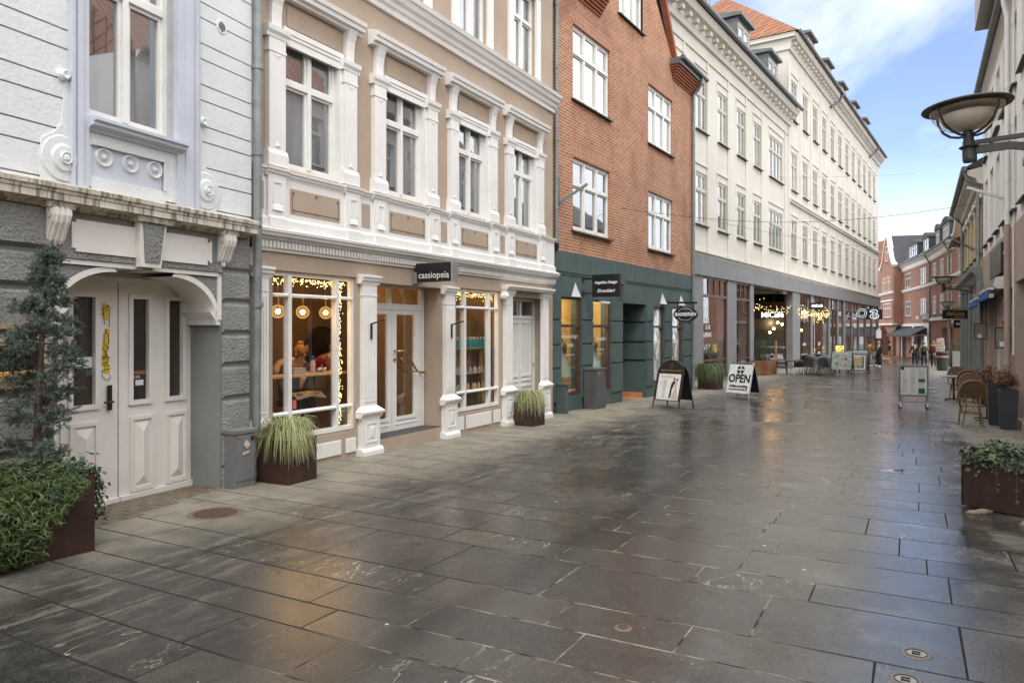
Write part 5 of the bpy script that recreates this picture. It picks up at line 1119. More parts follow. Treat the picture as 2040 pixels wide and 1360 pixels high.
o=MB().add([(-150,150,-.03),(300,150,-.03),(300,-150,-.03),(-150,-150,-.03)],[(0,3,2,1)]).build('ground',mat('square_paving',(.17,.13,.11),.5,ns=.4)); ground_obj(o); o['kind']='structure'
# small clinker setts in front of the portal
vs=[];fs=[];cols_=[]
mb=MB()
Lw=Matrix.Translation((-3.37,8.42,0))@Matrix.Rotation(Lr,4,'Z')
u=-2.3; rw=0
for rw in range(6):
    u=-2.0+(rw%2)*.11
    while u<.38:
        y=.42-rw*.115-.115
        if y>-.42+.22*(u+2): 
            z=gz(*(Lw@Vector((u,y,0)))[:2]); mb.fbox(u,u+.2,y,y+.105,z-.004,z+.008+rg.uniform(-.001,.001),.006)
        u+=.212
sto=mb.build('portal_setts',mat('brown_clinker',(.12,.09,.065),.55,c2=(.17,.14,.10),ns=7,bump=.5,bs=60),None); sto.matrix_world=Lw; sto['kind']='structure'
# iron covers
def cover(s_,t_,r,lab,letters=False):
    th=thing('manhole_cover',lab,'manhole cover',st(s_,t_)+Vector((0,0,.003)),ST_ROT)
    MB().lathe([(r*.8,.0),(r*.82,.004),(r,.004),(r+.012,-.004)],n=40,cap=False).build('rim',mat('rusty_iron',(.13,.09,.06),.65,c2=(.17,.13,.09),ns=20) if not letters else mat('worn_iron',(.16,.135,.11),.5,ns=20),th)
    m2=MB().lathe([(.001,.001),(r*.8,.001)],n=40,cap=False)
    if not letters:
        q=int(r*2/.03)
        for i in range(q):
            for j in range(q):
                x=-r+i*.03+(j%2)*.015; y=-r+j*.03
                if x*x+y*y<(r*.75)**2: m2.fbox(x,x+.02,y,y+.02,.001,.006,.004)
        m2.build('cover_plate',mat('dark_rust_iron',(.06,.035,.025),.55,c2=(.10,.055,.035),ns=15),th)
    else:
        m2.build('cover_plate',mat('pale_iron',(.34,.33,.31),.5,ns=20,bump=.5,bs=60),th)
        MB().lathe([(r*.78,.002),(r*.78,.006),(r*.72,.006),(r*.72,.002)],n=36,cap=False).box(-.02,-.012,-.02,.022,.002,.008).box(.012,.02,-.02,.022,.002,.008).box(-.02,.02,.014,.022,.002,.008).box(-.012,.003,-.006,0,.002,.008).build('raised_mark',M_black,th)
    return th
cover(-3.42,1.17,.26,'round rusty manhole cover in the paving before the white portal')
cover(-3.66,7.24,.072,'small round iron valve cover at the lower right, the farther of two',True)
cover(-4.05,7.19,.072,'small round iron valve cover at the very bottom edge, the nearer of two',True)
cover(-4.13,5.68,.045,'tiny round iron plug in the slab left of the valve covers')

# ================================================================= CABINETS
def cabinet(s_,t_,w,d,h,lab,m,rz,extra=0):
    c=thing('utility_cabinet',lab,'utility cabinet',st(s_,t_),rz)
    MB().box(-w/2,w/2,-d/2,d/2,-.03,h-.05).build('body',m,c,bevel=.006)
    MB().fbox(-w/2-.015,w/2+.015,-d/2-.015,d/2+.015,h-.05,h-.012,.0).fbox(-w/2-.015,w/2+.015,-d/2-.015,d/2+.015,h-.012,h,.03).build('lid',m,c)
    MB().box(-w/2+.02,w/2-.02,-d/2-.008,-d/2+.001,.08,h-.07).build('door',m,c,bevel=.003)
    MB().box(w/2-.075,w/2-.03,-d/2-.02,-d/2-.008,h-.14,h-.09).build('lock',M_black,c)
    return c
c=cabinet(-2.38,.30,.31,.19,.68,'narrow grey cabinet with torn stickers beside the rusticated corner',M_cab,ST_ROT)
MB().add([(-.04,-.115,.50),(.02,-.115,.44),(.06,-.115,.50),(.0,-.115,.56)],[(0,1,2,3)]).add([(-.05,-.115,.38),(.04,-.115,.40),(.05,-.115,.43),(-.05,-.115,.41)],[(0,1,2,3)]).build('torn_sticker',mat('old_sticker',(.55,.55,.42),.7,c2=(.42,.42,.34),ns=30),c)
MB().add([(-.12,-.114,.585),(-.07,-.114,.585),(-.07,-.114,.61),(-.12,-.114,.61)],[(0,1,2,3)]).build('red_label',mat('red_label',(.6,.12,.08),.6),c)
cabinet(7.33,-.02,.16,.24,.72,'low dark green cabinet at the corner of the green shopfront',M_green,Rr)
c=cabinet(8.98,.14,.62,.32,1.03,'large grey cabinet in front of the second tailor window',mat('dark_cabinet_grey',(.095,.095,.10),.5),Rr)
MB().add([(-.12,-.17,.86),(-.07,-.17,.86),(-.07,-.17,.94),(-.12,-.17,.94)],[(0,1,2,3)]).build('warning_label',mat('yellow_label',(.6,.45,.05),.6),c)

# ================================================================= PLANTS
def blades(mb,c,n,r0,ln,w,rise,rn,droop=1.0,segs=5,lean=None):
    for _ in range(n):
        a=rn.uniform(0,2*PI); r=r0*math.sqrt(rn.random()); x=c[0]+r*math.cos(a); y=c[1]+r*math.sin(a)
        a2=a+rn.gauss(0,.5); L_=ln*rn.uniform(.55,1.15); ri=rise*rn.uniform(.4,1.2); pts=[]
        for i in range(segs+1):
            q=i/segs; out=L_*(.75*q-.12*q*q); z=ri*math.sin(min(1.25*PI*q*.62,PI))*1.0-droop*L_*.9*max(0,q-.35)**1.5
            pts.append((x+out*math.cos(a2)*.62,y+out*math.sin(a2)*.62,c[2]+z))
        px,py=-math.sin(a2),math.cos(a2); vs_=[]
        for i,pnt in enumerate(pts):
            ww=w*(1-(i/segs)**2)*.5+.0006; vs_+= [(pnt[0]-px*ww,pnt[1]-py*ww,pnt[2]),(pnt[0]+px*ww,pnt[1]+py*ww,pnt[2]+.002)]
        mb.add(vs_,[(2*i,2*i+1,2*i+3,2*i+2) for i in range(segs)])
def box_planter(s_,t_,sz,h,lab,rz=ST_ROT,cat='planter',nm='steel_planter'):
    p=thing(nm,lab,cat,st(s_,t_),rz)
    w=sz/2; th=.02
    MB().box(-w,w,-w,-w+th,0,h).box(-w,w,w-th,w,0,h).box(-w,-w+th,-w+th,w-th,0,h).box(w-th,w,-w+th,w-th,0,h).box(-w+th,w-th,-w+th,w-th,h-.08,h-.05).build('box',M_corten,p)
    return p
rn=random.Random(5)
M_gr1=leafm('variegated_grass',(.36,.38,.16),(.20,.26,.09),14); M_gr2=leafm('pale_grass',(.50,.47,.27),(.33,.34,.16),14); M_dk=leafm('dark_grass',(.055,.085,.025),(.10,.14,.045),8)
for i,(s_,t_,lab) in enumerate(((-1.83,.50,'rusty steel cube planter with drooping sedge below the left shop window'),(4.88,.37,'rusty steel cube planter with drooping sedge in front of the narrow side door'))):
    sz=.50 if i==0 else .46; p=box_planter(s_,t_,sz,.53 if i==0 else .47,lab,ST_ROT+(.06 if i==0 else -.1)); h=.50 if i==0 else .44
    mb=MB(); blades(mb,(0,0,h),420,.17,.66,.009,.27,rn,.95); mb.build('sedge',M_gr1,p)
    mb=MB(); blades(mb,(0,0,h),230,.17,.78,.007,.30,rn,1.0); mb.build('pale_sedge',M_gr2,p)
p=box_planter(18.2,.85,.70,.62,'rusty planter with a bare sapling and green grass beside the grey shop pillar',Cr)
mb=MB(); blades(mb,(0,0,.6),900,.3,1.05,.022,.34,rn,1.0); mb.build('grass_tuft',M_dk,p)
mb=MB(); mb.tube([(0,0,.5),(.02,.01,1.0),(0,.02,1.35)],.018,6)
for _ in range(60):
    a=rn.uniform(0,2*PI); sp_=rn.uniform(.1,.42); z0=rn.uniform(1.1,1.4); mb.tube([(0,.02,z0),(sp_*.5*math.cos(a),sp_*.5*math.sin(a),z0+rn.uniform(.1,.3)),(sp_*math.cos(a),sp_*math.sin(a),z0+rn.uniform(.3,.75))],[.008,.005,.003],4)
mb.build('bare_sapling',mat('pale_bark',(.30,.22,.14),.8),p)
def leaves(mb,n,fn,size,rn,asp=.55,fold=.25):
    for _ in range(n):
        c,nrm=fn(); nrm=Vector(nrm)+Vector((rn.gauss(0,.5),rn.gauss(0,.5),rn.gauss(0,.5))); nrm.normalize()
        t1=nrm.cross(Vector((rn.gauss(0,1),rn.gauss(0,1),rn.gauss(0,1)))).normalized(); t2=nrm.cross(t1); s_=size*rn.uniform(.6,1.25); c=Vector(c)
        mb.add([c-t1*s_,c+t2*s_*asp-t1*.1*s_,c+t1*s_+nrm*(-fold*s_),c-t2*s_*asp-t1*.1*s_],[(0,1,2,3)])
# left planter: long steel trough with bamboo-like ground cover and ivy, dwarf spruce beside the wall
px=(-3.41,5.95); wl2=.78; tr_=thing('steel_planter','large rusty steel planter overflowing with green ground cover at the left edge','planter',(px[0],px[1],gz(*px)),ST_ROT-.02)
hh=.62; Ls=1.45
MB().box(-Ls,0,0,.02,0,hh).box(-Ls,0,wl2-.02,wl2,0,hh).box(-.02,0,.02,wl2-.02,0,hh).box(-Ls,-Ls+.02,.02,wl2-.02,0,hh).box(-Ls+.02,-.02,.02,wl2-.02,hh-.08,hh-.06).build('box',M_corten,tr_)
def spill():
    u=-.16-abs(rn.gauss(0,1))*.55
    k=rn.random()
    if k<.62:
        dn=rn.random(); return (u-.1*dn*rn.random(),-.02-abs(rn.gauss(0,.05))-.16*math.sin(PI*dn)*rn.random(),hh+.02-dn*(.58 if u<-.42 else .58*max(.08,(-u-.1)/.4))),(0,-1,.4)
    return (u,rn.uniform(-.02,.62),hh+abs(rn.gauss(.02,.05))),(0,-.3,1)
mb=MB(); leaves(mb,5600,spill,.040,rn,.15,.35); mb.build('ground_cover',leafm('bright_ground_cover',(.055,.095,.016),(.018,.04,.009),5),tr_)
mb=MB(); leaves(mb,2200,spill,.036,rn,.16,.35); mb.build('ground_cover_light',leafm('yellow_green_leaf',(.14,.17,.035),(.06,.10,.02),7),tr_)
def ivy():
    k=rn.random()
    if k<.5: return (rn.uniform(-.6,.04),rn.uniform(.0,.6),hh+abs(rn.gauss(.04,.06))),(0,-.2,1)
    return (.03+abs(rn.gauss(0,.045)),rn.uniform(.0,.6),hh+.03-rn.random()*.42),(.8,-.6,.2)
mb=MB(); leaves(mb,1500,ivy,.024,rn,.8,.2); mb.build('ivy',leafm('ivy_leaf',(.035,.06,.03),(.07,.10,.045),12),tr_)
mb=MB()
for _ in range(260):
    x,y=rn.uniform(-1.3,-.75),rn.uniform(.3,.6); mb.tube([(x,y,hh-.05),(x+rn.gauss(0,.03),y+rn.gauss(0,.03),hh+rn.uniform(.06,.16))],.0025,3,False)
mb.build('red_heather',mat('heather_red',(.22,.05,.05),.8),tr_)
# spruce
sx_,sy_=-3.90,6.0; tz=gz(sx_,sy_)+.56
tree=thing('dwarf_spruce','blue-green dwarf spruce with bare lower trunk growing in the large left planter','tree',(sx_,sy_,tz),0)
tp=[(0,0,-.05),(-.015,0,.3),(0,0,.7),(.02,.0,1.1),(.055,0,1.55),(.09,0,1.88)]
def trunk_at(z):
    for a,b in zip(tp,tp[1:]):
        if z<=b[2]: q=(z-a[2])/(b[2]-a[2]); return Vector((a[0]+(b[0]-a[0])*q,0,z))
    return Vector(tp[-1])
MB().tube(tp,[.042,.034,.028,.022,.014,.006],10).build('trunk',mat('brown_bark',(.11,.08,.06),.9,c2=(.07,.05,.04),ns=30,bump=1,bs=40),tree,smooth=True)
nb=MB(); br=MB(); nb2=MB()
def tuft(c,d,ln,k):
    d=d.normalized(); tgt=nb if rn.random()<.6 else nb2
    for _ in range(k):
        q=rn.random(); o=c+d*ln*q; v=(d*rn.uniform(.15,.8)+Vector((rn.gauss(0,1),rn.gauss(0,1),rn.gauss(0,1))).normalized()*.9).normalized()*rn.uniform(.016,.034)
        s2=v.cross(Vector((rn.gauss(0,1),rn.gauss(0,1),rn.gauss(0,1)))).normalized()*.0026
        tgt.add([o-s2,o+s2,o+v],[(0,1,2)])
def widths(z):   # reach of branches by height
    P=[(.02,.16),(.12,.24),(.25,.30),(.36,.28),(.5,.22),(.62,.30),(.8,.30),(1.0,.34),(1.15,.32),(1.3,.28),(1.42,.20),(1.55,.17),(1.7,.15),(1.85,.09),(1.95,.03)]
    for a,b in zip(P,P[1:]):
        if z<=b[0]: return a[1]+(b[1]-a[1])*(z-a[0])/(b[0]-a[0])
    return .03
z=.10; bi=0
while z<1.90:
    for _ in range(3 if z>.45 else 2):
        a=bi*2.4+rn.gauss(0,.35); bi+=1; reach=widths(z)*.80*rn.uniform(.7,1.15); zz=z+rn.gauss(0,.025); b0=trunk_at(max(.02,min(zz,1.85))); d=Vector((math.cos(a),math.sin(a)*.9,rn.uniform(-.12,.22)))
        if abs(d.x)>.75 and z<1.45: reach*=1.12
        pts=[b0+d*reach*q+Vector((0,0,.05*q*(1-q))) for q in (0,.35,.7,1)]
        br.tube(pts,[.009,.006,.004,.002],5)
        for q0 in ([.5,.78,1.0] if reach>.2 else [.6,.95]):   # clumps along the branch with gaps between
            c0=b0+d*reach*q0; rad=(.055+.028*rn.random())*(1 if reach>.15 else .75)
            for _k in range(15):
                v=Vector((rn.gauss(0,1),rn.gauss(0,1),rn.gauss(.25,.62))).normalized(); c=c0+v*rad*rn.uniform(.1,.75); l_=.03+.03*rn.random()
                tuft(c,(v+d*.35).normalized(),l_,30)
    z+=.066 if z>.55 else .085
for _ in range(14): tuft(trunk_at(1.86),Vector((rn.gauss(0,.5),rn.gauss(0,.5),1)),.09,46)
br.build('branches',MATS['brown_bark'],tree)
cr=nb.build('crown',leafm('spruce_needles',(.07,.105,.082),(.12,.155,.125),10),tree); nb2.build('crown_tips',leafm('spruce_needle_tips',(.17,.21,.175),(.10,.135,.11),10),tree)
# right planter
p=thing('steel_planter','rusty steel planter trailing ivy at the right edge of the street','planter',st(.93,8.18),ST_ROT-.55)
w,h=.36,.56
MB().box(-w,w,-w,-w+.02,.02,h).box(-w,w,w-.02,w,.02,h).box(-w,-w+.02,-w,w,.02,h).box(w-.02,w,-w,w,.02,h).box(-w+.02,w-.02,-w+.02,w-.02,h-.07,h-.05).build('box',M_corten,p)
def ivy2():
    k=rn.random()
    if k<.72: return (rn.uniform(-w-.02,w),rn.uniform(-w-.02,w),h+abs(rn.gauss(.01,.045))),(0,0,1)
    if k<.86: return (-w-.05*rn.random(),rn.uniform(-w,w),h+.02-abs(rn.gauss(0,.07))),(-1,0,.3)
    return (rn.uniform(-w,w),-w-.05*rn.random(),h+.02-abs(rn.gauss(0,.06))),(0,-1,.3)
mb=MB(); leaves(mb,1300,ivy2,.026,rn,.85,.2); mb.build('ivy',leafm('dull_ivy',(.045,.07,.035),(.10,.13,.07),14),p)
mb=MB(); leaves(mb,60,ivy2,.034,rn,.9,.2); mb.build('fresh_leaves',leafm('fresh_ivy',(.22,.32,.05),(.15,.24,.04),14),p)
mb=MB(); lf=MB()
for (y0,ln,dz_) in ((.1,.36,.12),(-.12,.30,-.02),(-.2,.26,-.30),(.25,.3,.05),(0,.22,-.22)):
    pts=[(-w,y0,h),(-w-ln*.5,y0-.05,h+dz_*.3+.03),(-w-ln,y0-.1,h+dz_-.06)]; mb.tube(pts,.003,4)
    for q in range(14):
        k_=q/13; c=Vector(pts[0]).lerp(Vector(pts[2]),k_)+Vector((rn.gauss(0,.012),rn.gauss(0,.02),rn.gauss(0,.02))); leaves(lf,1,lambda:(c,(0,-.5,1)),.02,rn,.8)
mb.build('vine_stems',MATS['brown_bark'],p); lf.build('trailing_leaves',MATS['dull_ivy'],p)
for (s_,t_,sz,lab) in ((.22,8.28,(.17,.09,.05),'pale flat stone propping the front corner of the right planter'),(.52,7.84,(.16,.05,.03),'thin rough stone lying left of the right planter')):
    mb=MB().sph((0,0,.01),1,16,sz); mb.v=[Vector((v.x*(1+.12*math.sin(v.y*60+v.x*40)),v.y*(1+.1*math.sin(v.x*50)),max(-.01,v.z*(1+.15*math.sin(v.x*45+v.y*30))))) for v in mb.v]
    tag(mb.build('stone',mat('pale_stone',(.42,.35,.27),.8,c2=(.26,.19,.13),ns=25,bump=1.5,bs=40),None,smooth=True,loc=st(s_,t_),rz=ST_ROT-.9),lab,'stone')

# ================================================================= SANDWICH BOARDS
def aboard(x,y,rz,w,h,lab,frame_m,arch=False,leg=.12,face_m=None,fold=.32,fw=.02,nm='sandwich_board'):
    t=thing(nm,lab,'sandwich board',(x,y,gz(x,y)),rz)
    for sg in (-1,1):
        M=Matrix.Translation((0,0,h))@Matrix.Rotation(-sg*math.atan(fold/h)*1.0,4,'X')@Matrix.Translation((0,0,-h)) if 0 else None
        sl=fold/h
        def P(x_,z_,o=0): return (x_, sg*((h-z_)*sl+.012)+sg*o, z_)
        mb=MB()
        if arch:
            pts=[P(-w/2,0)]+[P(-w/2*math.cos(PI*i/12),h-w*.42+w*.42*math.sin(PI*i/12)) for i in range(13)]+[P(w/2,0)]
        else: pts=[P(-w/2-.01,0),P(-w/2,h-.03),P(-w/2+.03,h),P(w/2-.03,h),P(w/2,h-.03),P(w/2+.01,0)]
        mb.tube(pts,fw,8,True); mb.build('frame',frame_m,t)
        zt=h-.05
        if arch:
            po=[(x_,z_) for x_,_,z_ in [(-w/2+.01,0,leg)]+[(-w/2*.97*math.cos(PI*i/12),0,h-w*.42+w*.4*math.sin(PI*i/12)) for i in range(13)]+[(w/2-.01,0,leg)]]
        else: po=[(-w/2+.015,leg),(-w/2+.015,zt),(w/2-.015,zt),(w/2-.015,leg)]
        a=[P(x_,z_,0) for x_,z_ in po]; b_=[P(x_,z_,.008) for x_,z_ in po]; n=len(po)
        MB().add(a+b_,[tuple(range(n)),tuple(range(n,2*n))[::-1]]+[(i,n+i,n+(i+1)%n,(i+1)%n) for i in range(n)]).build('panel',face_m if (face_m and sg<0) else M_blackp,t)
    # matrix that maps flat (x,0,z) artwork onto the front panel
    a=math.atan(fold/h); t2=Matrix(((1,0,0,0),(0,1,sl,-(h*sl+.012)-.009),(0,0,1,0),(0,0,0,1)))
    return t,t2
M_alu=mat('aluminium_frame',(.55,.56,.57),.35,metal=.8)
b1,A=aboard(4.18,18.9,R(-48),.80,1.22,'arched black sandwich board with a wedding couple poster outside the green shopfront',M_black,True,.2,fw=.017)
MB(A).box(-.34,.34,-.004,0,.22,.88).build('poster',M_poff,b1)
m2=MB(A).text('WEDDINGS',.075,-.08,.80,-.008)
for i in range(14):
    z=.70-i*.032; w_=(.2,.12,.16,.1,.18,.14,.17)[i%7]*.7; m2.box(-.12-w_/2,-.12+w_/2,-.008,-.006,z,z+.009)
m2.build('poster_text',mat('grey_ink',(.3,.3,.3),.7),b1)
m2=MB(A).ext([(.05,.27),(.11,.30),(.12,.48),(.16,.60),(.2,.66),(.17,.72),(.12,.70),(.08,.62),(.06,.45)],-.010,-.006,'y').sph((.155,-.006,.76),.03,8,(1,.2,1.2)).sph((.24,-.006,.74),.03,8,(1,.2,1.2)); m2.build('groom_print',mat('print_black',(.03,.03,.035),.6),b1)
MB(A).ext([(.1,.25),(.33,.24),(.31,.36),(.27,.48),(.25,.58),(.27,.68),(.22,.72),(.18,.66),(.19,.52),(.15,.38)],-.0085,-.005,'y').sph((.22,-.006,.74),.022,8,(1,.2,1.2)).build('bride_print',mat('print_cream',(.62,.50,.40),.6,ns=20),b1)
mb=MB(A)
for _ in range(70):
    e=rn.choice([(-.32,rn.uniform(.24,.86)),(rn.uniform(-.33,.33),.25),(rn.uniform(-.33,.33),.86)]); mb.sph((e[0]+rn.gauss(0,.01),-.006,e[1]+rn.gauss(0,.012)),.008,5,(1,.2,1))
mb.build('flower_border',mat('print_gold',(.5,.42,.22),.7),b1)
m2=MB(A).text('Angelina Design Studio',.07,0,.97,-.004,.5)
for i in range(16):
    a_=2*PI*i/16; m2.bar((.045*math.cos(a_),-.004,1.09+.045*math.sin(a_)),(.06*math.cos(a_),-.004,1.09+.06*math.sin(a_)),.008,.003)
m2.build('gold_lettering',mat('gold_print',(.45,.25,.14),.5),b1)
b2,A=aboard(7.0,22.1,R(-50),.80,1.08,'aluminium sandwich board reading OPEN outside the barber shop',M_alu,False,.18,M_poff,fw=.014)
def badge(mb,cx,cz,r,y):
    for i in range(24):
        if i%12 in (5,6): continue
        a0,a1=2*PI*i/24,2*PI*(i+1)/24
        mb.add([(cx+r*.0+r*math.cos(a0),y,cz+r*math.sin(a0)),(cx+r*math.cos(a1),y,cz+r*math.sin(a1)),(cx+r*.12*math.cos(a1),y,cz+r*.12*math.sin(a1)),(cx+r*.12*math.cos(a0),y,cz+r*.12*math.sin(a0))],[(0,1,2,3)])
m2=MB(A).text('OPEN',.33,0,.60,-.006,bold=.012,sx=.86).text('Online booking',.10,0,.385,-.006,bold=.006).text('www.barberenvejle.dk',.068,0,.29,-.006,bold=.004); badge(m2,0,.87,.13,-.006)
m2.build('open_lettering',mat('black_ink',(.02,.02,.022),.6),b2)
MB(A).text('BARBEREN',.06,0,.87,-.009,bold=.003).build('badge_lettering',M_poff,b2)
# free-standing menu frame
mp=(10.67,19.35); mf=thing('menu_stand','silver framed menu stand on feet in the middle of the street','menu stand',(mp[0],mp[1],gz(*mp)),R(-10))
MB().box(-.37,-.32,-.02,.02,.30,1.14).box(.32,.37,-.02,.02,.30,1.14).box(-.32,.32,-.02,.02,1.09,1.14).box(-.32,.32,-.02,.02,.30,.35).build('frame',M_alu,mf,bevel=.004)
MB().box(-.32,.32,-.008,.012,.35,1.09).build('menu_sheet',M_poff,mf)
m2=MB()
for cx in (-.2,0,.2):
    for i in range(26):
        z=1.0-i*.024
        if cx==.2 and (.66<z<.80 or z<.54): continue
        w_=rn.uniform(.05,.16); m2.box(cx-.08,cx-.08+w_,-.0105,-.009,z,z+.007)
m2.box(-.1,.12,-.0105,-.009,1.045,1.055).box(.22,.28,-.0105,-.009,1.04,1.052); m2.build('menu_text',mat('faint_ink',(.42,.43,.46),.7),mf)
M_gp=mat('green_print',(.01,.17,.06),.6); MB().box(.12,.28,-.011,-.009,.68,.77).build('green_print',M_gp,mf); MB().box(.12,.28,-.011,-.009,.38,.52).build('green_print',M_gp,mf); MB().lathe([(.001,-.011),(.045,-.011)],(-.27,0,1.045),16,'y').build('round_logo',M_gp,mf)
m2=MB()
for sg in (-1,1): m2.box(sg*.33-.03,sg*.33+.03,-.015,.015,.16,.30).bar((sg*.33,0,.17),(sg*.33-.06,-.22,.03),.025,.02).bar((sg*.33,0,.17),(sg*.33+.05,.22,.03),.025,.02)
m2.box(-.33,.33,-.01,.01,.15,.175).build('foot_frame',M_alu,mf)
m2=MB()
for sg in (-1,1):
    for q in (-1,1): m2.lathe([(.022,-.02),(.022,.02)],(sg*.33+.055*q,.22*q,.022),10,'x')
m2.build('castors',M_black,mf)
# cafe boards
def posterboard(s_,t_,rz,w,h,z0,lab,fm,face,hl):
    q=st(s_,t_); b_,A_=aboard(q[0],q[1],rz,w,h,lab,fm,False,z0,face,.34,.022); 
    return b_,A_
b3,A=posterboard(32.75,4.1,R(-35),.98,1.28,.32,'green poster sandwich board of cafe dishes nearest the covered tables',M_black,mat('green_poster',(.15,.20,.17),.5,c2=(.30,.34,.31),ns=5),1)
m2=MB(A)
for cx,cz,r_ in ((-.22,1.02,.09),(.2,.85,.13),(-.2,.62,.12),(.2,.55,.11)): m2.lathe([(.001,-.008),(r_,-.008)],(cx,0,cz),14,'y')
m2.text('Morgenmad',.12,0,1.15,-.008).build('plate_print',mat('print_white',(.6,.6,.58),.6),b3)
m2=MB(A)
for cx,cz,r_ in ((-.22,1.02,.05),(.2,.85,.08),(-.2,.62,.08),(.2,.55,.06)): m2.lathe([(.001,-.010),(r_,-.010)],(cx,0,cz),10,'y')
m2.build('food_print',mat('print_food',(.35,.12,.08),.6,c2=(.4,.3,.15),ns=20),b3)
b4,A=posterboard(36.6,4.6,R(-35),1.05,1.3,.4,'pale green sandwich board standing behind the wooden-framed board',M_black,mat('pale_green_poster',(.28,.36,.33),.5,c2=(.2,.28,.24),ns=3),1)
m2=MB(A).text('Brunch',.16,0,1.1,-.008); m2.lathe([(.001,-.008),(.12,-.008)],(.2,0,.75),12,'y').build('poster_print',MATS['print_white'],b4)
b5,A=posterboard(34.4,4.75,R(-35),.88,1.12,.25,'wooden-framed chalk menu board in front of the pale green board',mat('dark_wood_frame',(.10,.035,.02),.5),mat('menu_blue_grey',(.07,.085,.09),.5,c2=(.1,.12,.12),ns=4),1)
m2=MB(A).box(-.36,-.33,-.006,0,.30,1.0).box(.33,.36,-.006,0,.30,1.0).box(-.33,.33,-.006,0,.97,1.0).box(-.33,.33,-.006,0,.30,.33).text('MENU',.13,0,.9,-.006).text('Kaffe   Te',.09,0,.4,-.006); m2.build('white_border',M_poff,b5)
m2=MB(A)
for z in (.78,.68,.58,.5): m2.box(-.2,.2,-.007,-.004,z,z+.05)
m2.build('burger_print',mat('print_yellow',(.5,.38,.12),.6),b5)
q=st(36.3,3.7)
ys=thing('lit_yellow_sign','small glowing yellow menu sign standing between the cafe boards','lit sign',(q[0],q[1],q[2]),R(-30))
MB().box(-.04,.04,-.04,.04,0,.95).build('post',M_black,ys); MB().box(-.20,.20,-.04,.04,.95,1.5).build('light_box',emis('yellow_glow',(1,.72,.12),.7),ys)
m2=MB()
for _ in range(26): m2.sph((rn.uniform(-.15,.15),-.045,rn.uniform(1.0,1.45)),.035,6,(1,.1,.7))
m2.build('dark_print',M_blackp,ys)
# ---------------- hanging signs
def psign(P_,rz,u,o0,o1,z0,z1,th,lab,cat='hanging sign',nm='hanging_sign'):
    """board perpendicular to a facade: local x = out from the wall, faces up the street to the camera"""
    return
def outm(org,rot,u):   # frame with local x pointing out from a left facade, -y towards the camera
    return Matrix.Translation(org)@Matrix.Rotation(rot,4,'Z')@Matrix.Translation((u,0,0))@Matrix.Rotation(-PI/2,4,'Z')
def sthing(nm,lab,org,rot,u,z):
    M=outm(org,rot,u)@Matrix.Translation((0,0,z)); t=thing(nm,lab,'hanging sign'); t.matrix_world=M; return t
t=sthing('hanging_sign','black rectangular sign reading cassiopeia above the shop door',(-2.319,10.775,0),Br,1.48,2.53)
MB().box(.06,.78,-.07,.07,.0,.30).build('board',M_blackp,t,bevel=.004); MB().box(-.01,.09,-.08,.08,-.03,.16).build('side_plate',M_alu,t); MB().box(.76,.80,-.075,.075,-.02,.31).build('end_plate',M_alu,t)
MB().text('cassiopeia',.15,.42,.10,-.0725,bold=.001).build('lettering',M_wtext,t)
t=sthing('hanging_sign','black square sign with white script lettering on the green shopfront',(RO[0],RO[1],0),Rr,1.36,2.56)
MB().box(.28,1.02,-.05,.05,.0,.56).build('board',M_blackp,t,bevel=.004); MB().box(0,.28,-.02,.02,.08,.12).box(-.01,.02,-.05,.05,.03,.18).build('wall_arm',M_black,t); MB().box(0,.28,-.02,.02,.44,.48).box(-.01,.02,-.05,.05,.38,.53).build('wall_arm',M_black,t)
MB().text('Angelina Design',.095,.65,.36,-.052,.35,bold=.003).text('Skrædderi',.115,.65,.15,-.052,.35,bold=.003).build('lettering',M_wtext,t)
t=sthing('hanging_sign','black oval sign reading BARBEREN hung from a bar at the end of the green shopfront',(RO[0],RO[1],0),Rr,7.45,2.0)
mb=MB(); mb.lathe([(.001,-.03),(.39,-.03),(.4,-.02),(.4,.02),(.39,.03),(.001,.03)],(0,0,0),36,'y'); mb.v=[Vector((v.x+.62,v.y,v.z*.58+.23)) for v in mb.v]; mb.build('oval_board',M_blackp,t)
MB().tube([(0,0,.62),(1.0,0,.60)],.035,10).box(-.02,.02,-.07,.07,.54,.70).tube([(.36,0,.61),(.36,0,.40)],.018,6).tube([(.88,0,.60),(.88,0,.38)],.018,6).build('bar',M_black,t)
m2=MB().text('BARBEREN',.15,.62,.23,-.034,.15,bold=.006,sx=.98)
for a0,a1 in ((.15,.85),(1.15,1.85)): m2.tube([(.62+.26*math.cos(PI*(a0+(a1-a0)*i/16)),-.034,.23+.19*math.sin(PI*(a0+(a1-a0)*i/16))) for i in range(17)],.006,4)
m2.text('* V *',.05,.62,.37,-.034).text('*',.06,.62,.11,-.034).build('lettering',M_wtext,t)
t=sthing('hanging_sign','small black sign reading MiCafé hanging over the cafe front',(CO[0],CO[1],0),Cr,18.2,3.17)
MB().box(.1,.95,-.08,.08,.0,.42).box(0,.1,-.03,.03,.3,.36).build('board',M_blackp,t); MB().text('MiCafé',.25,.52,.2,-.085,bold=.01).build('lettering',emis('lit_letters',(1,1,1),.5),t)
t=sthing('hanging_sign','dark square sign with a glowing white numeral 3 at the end of the cream building',(CO[0],CO[1],0),Cr,42.7,2.72)
MB().box(.1,1.5,-.1,.1,.0,.98).build('board',mat('teal_black',(.01,.02,.025),.4),t)
ring=[(.42,.74),(.5,.86),(.72,.93),(.98,.9),(1.1,.78),(1.06,.66),(.9,.58),(1.08,.5),(1.2,.36),(1.16,.2),(1.0,.08),(.76,.06),(.54,.12),(.43,.26),(.48,.4),(.58,.46),(.72,.5),(.62,.58),(.7,.62),(.86,.7),(.7,.76),(.5,.68),(.42,.74)]
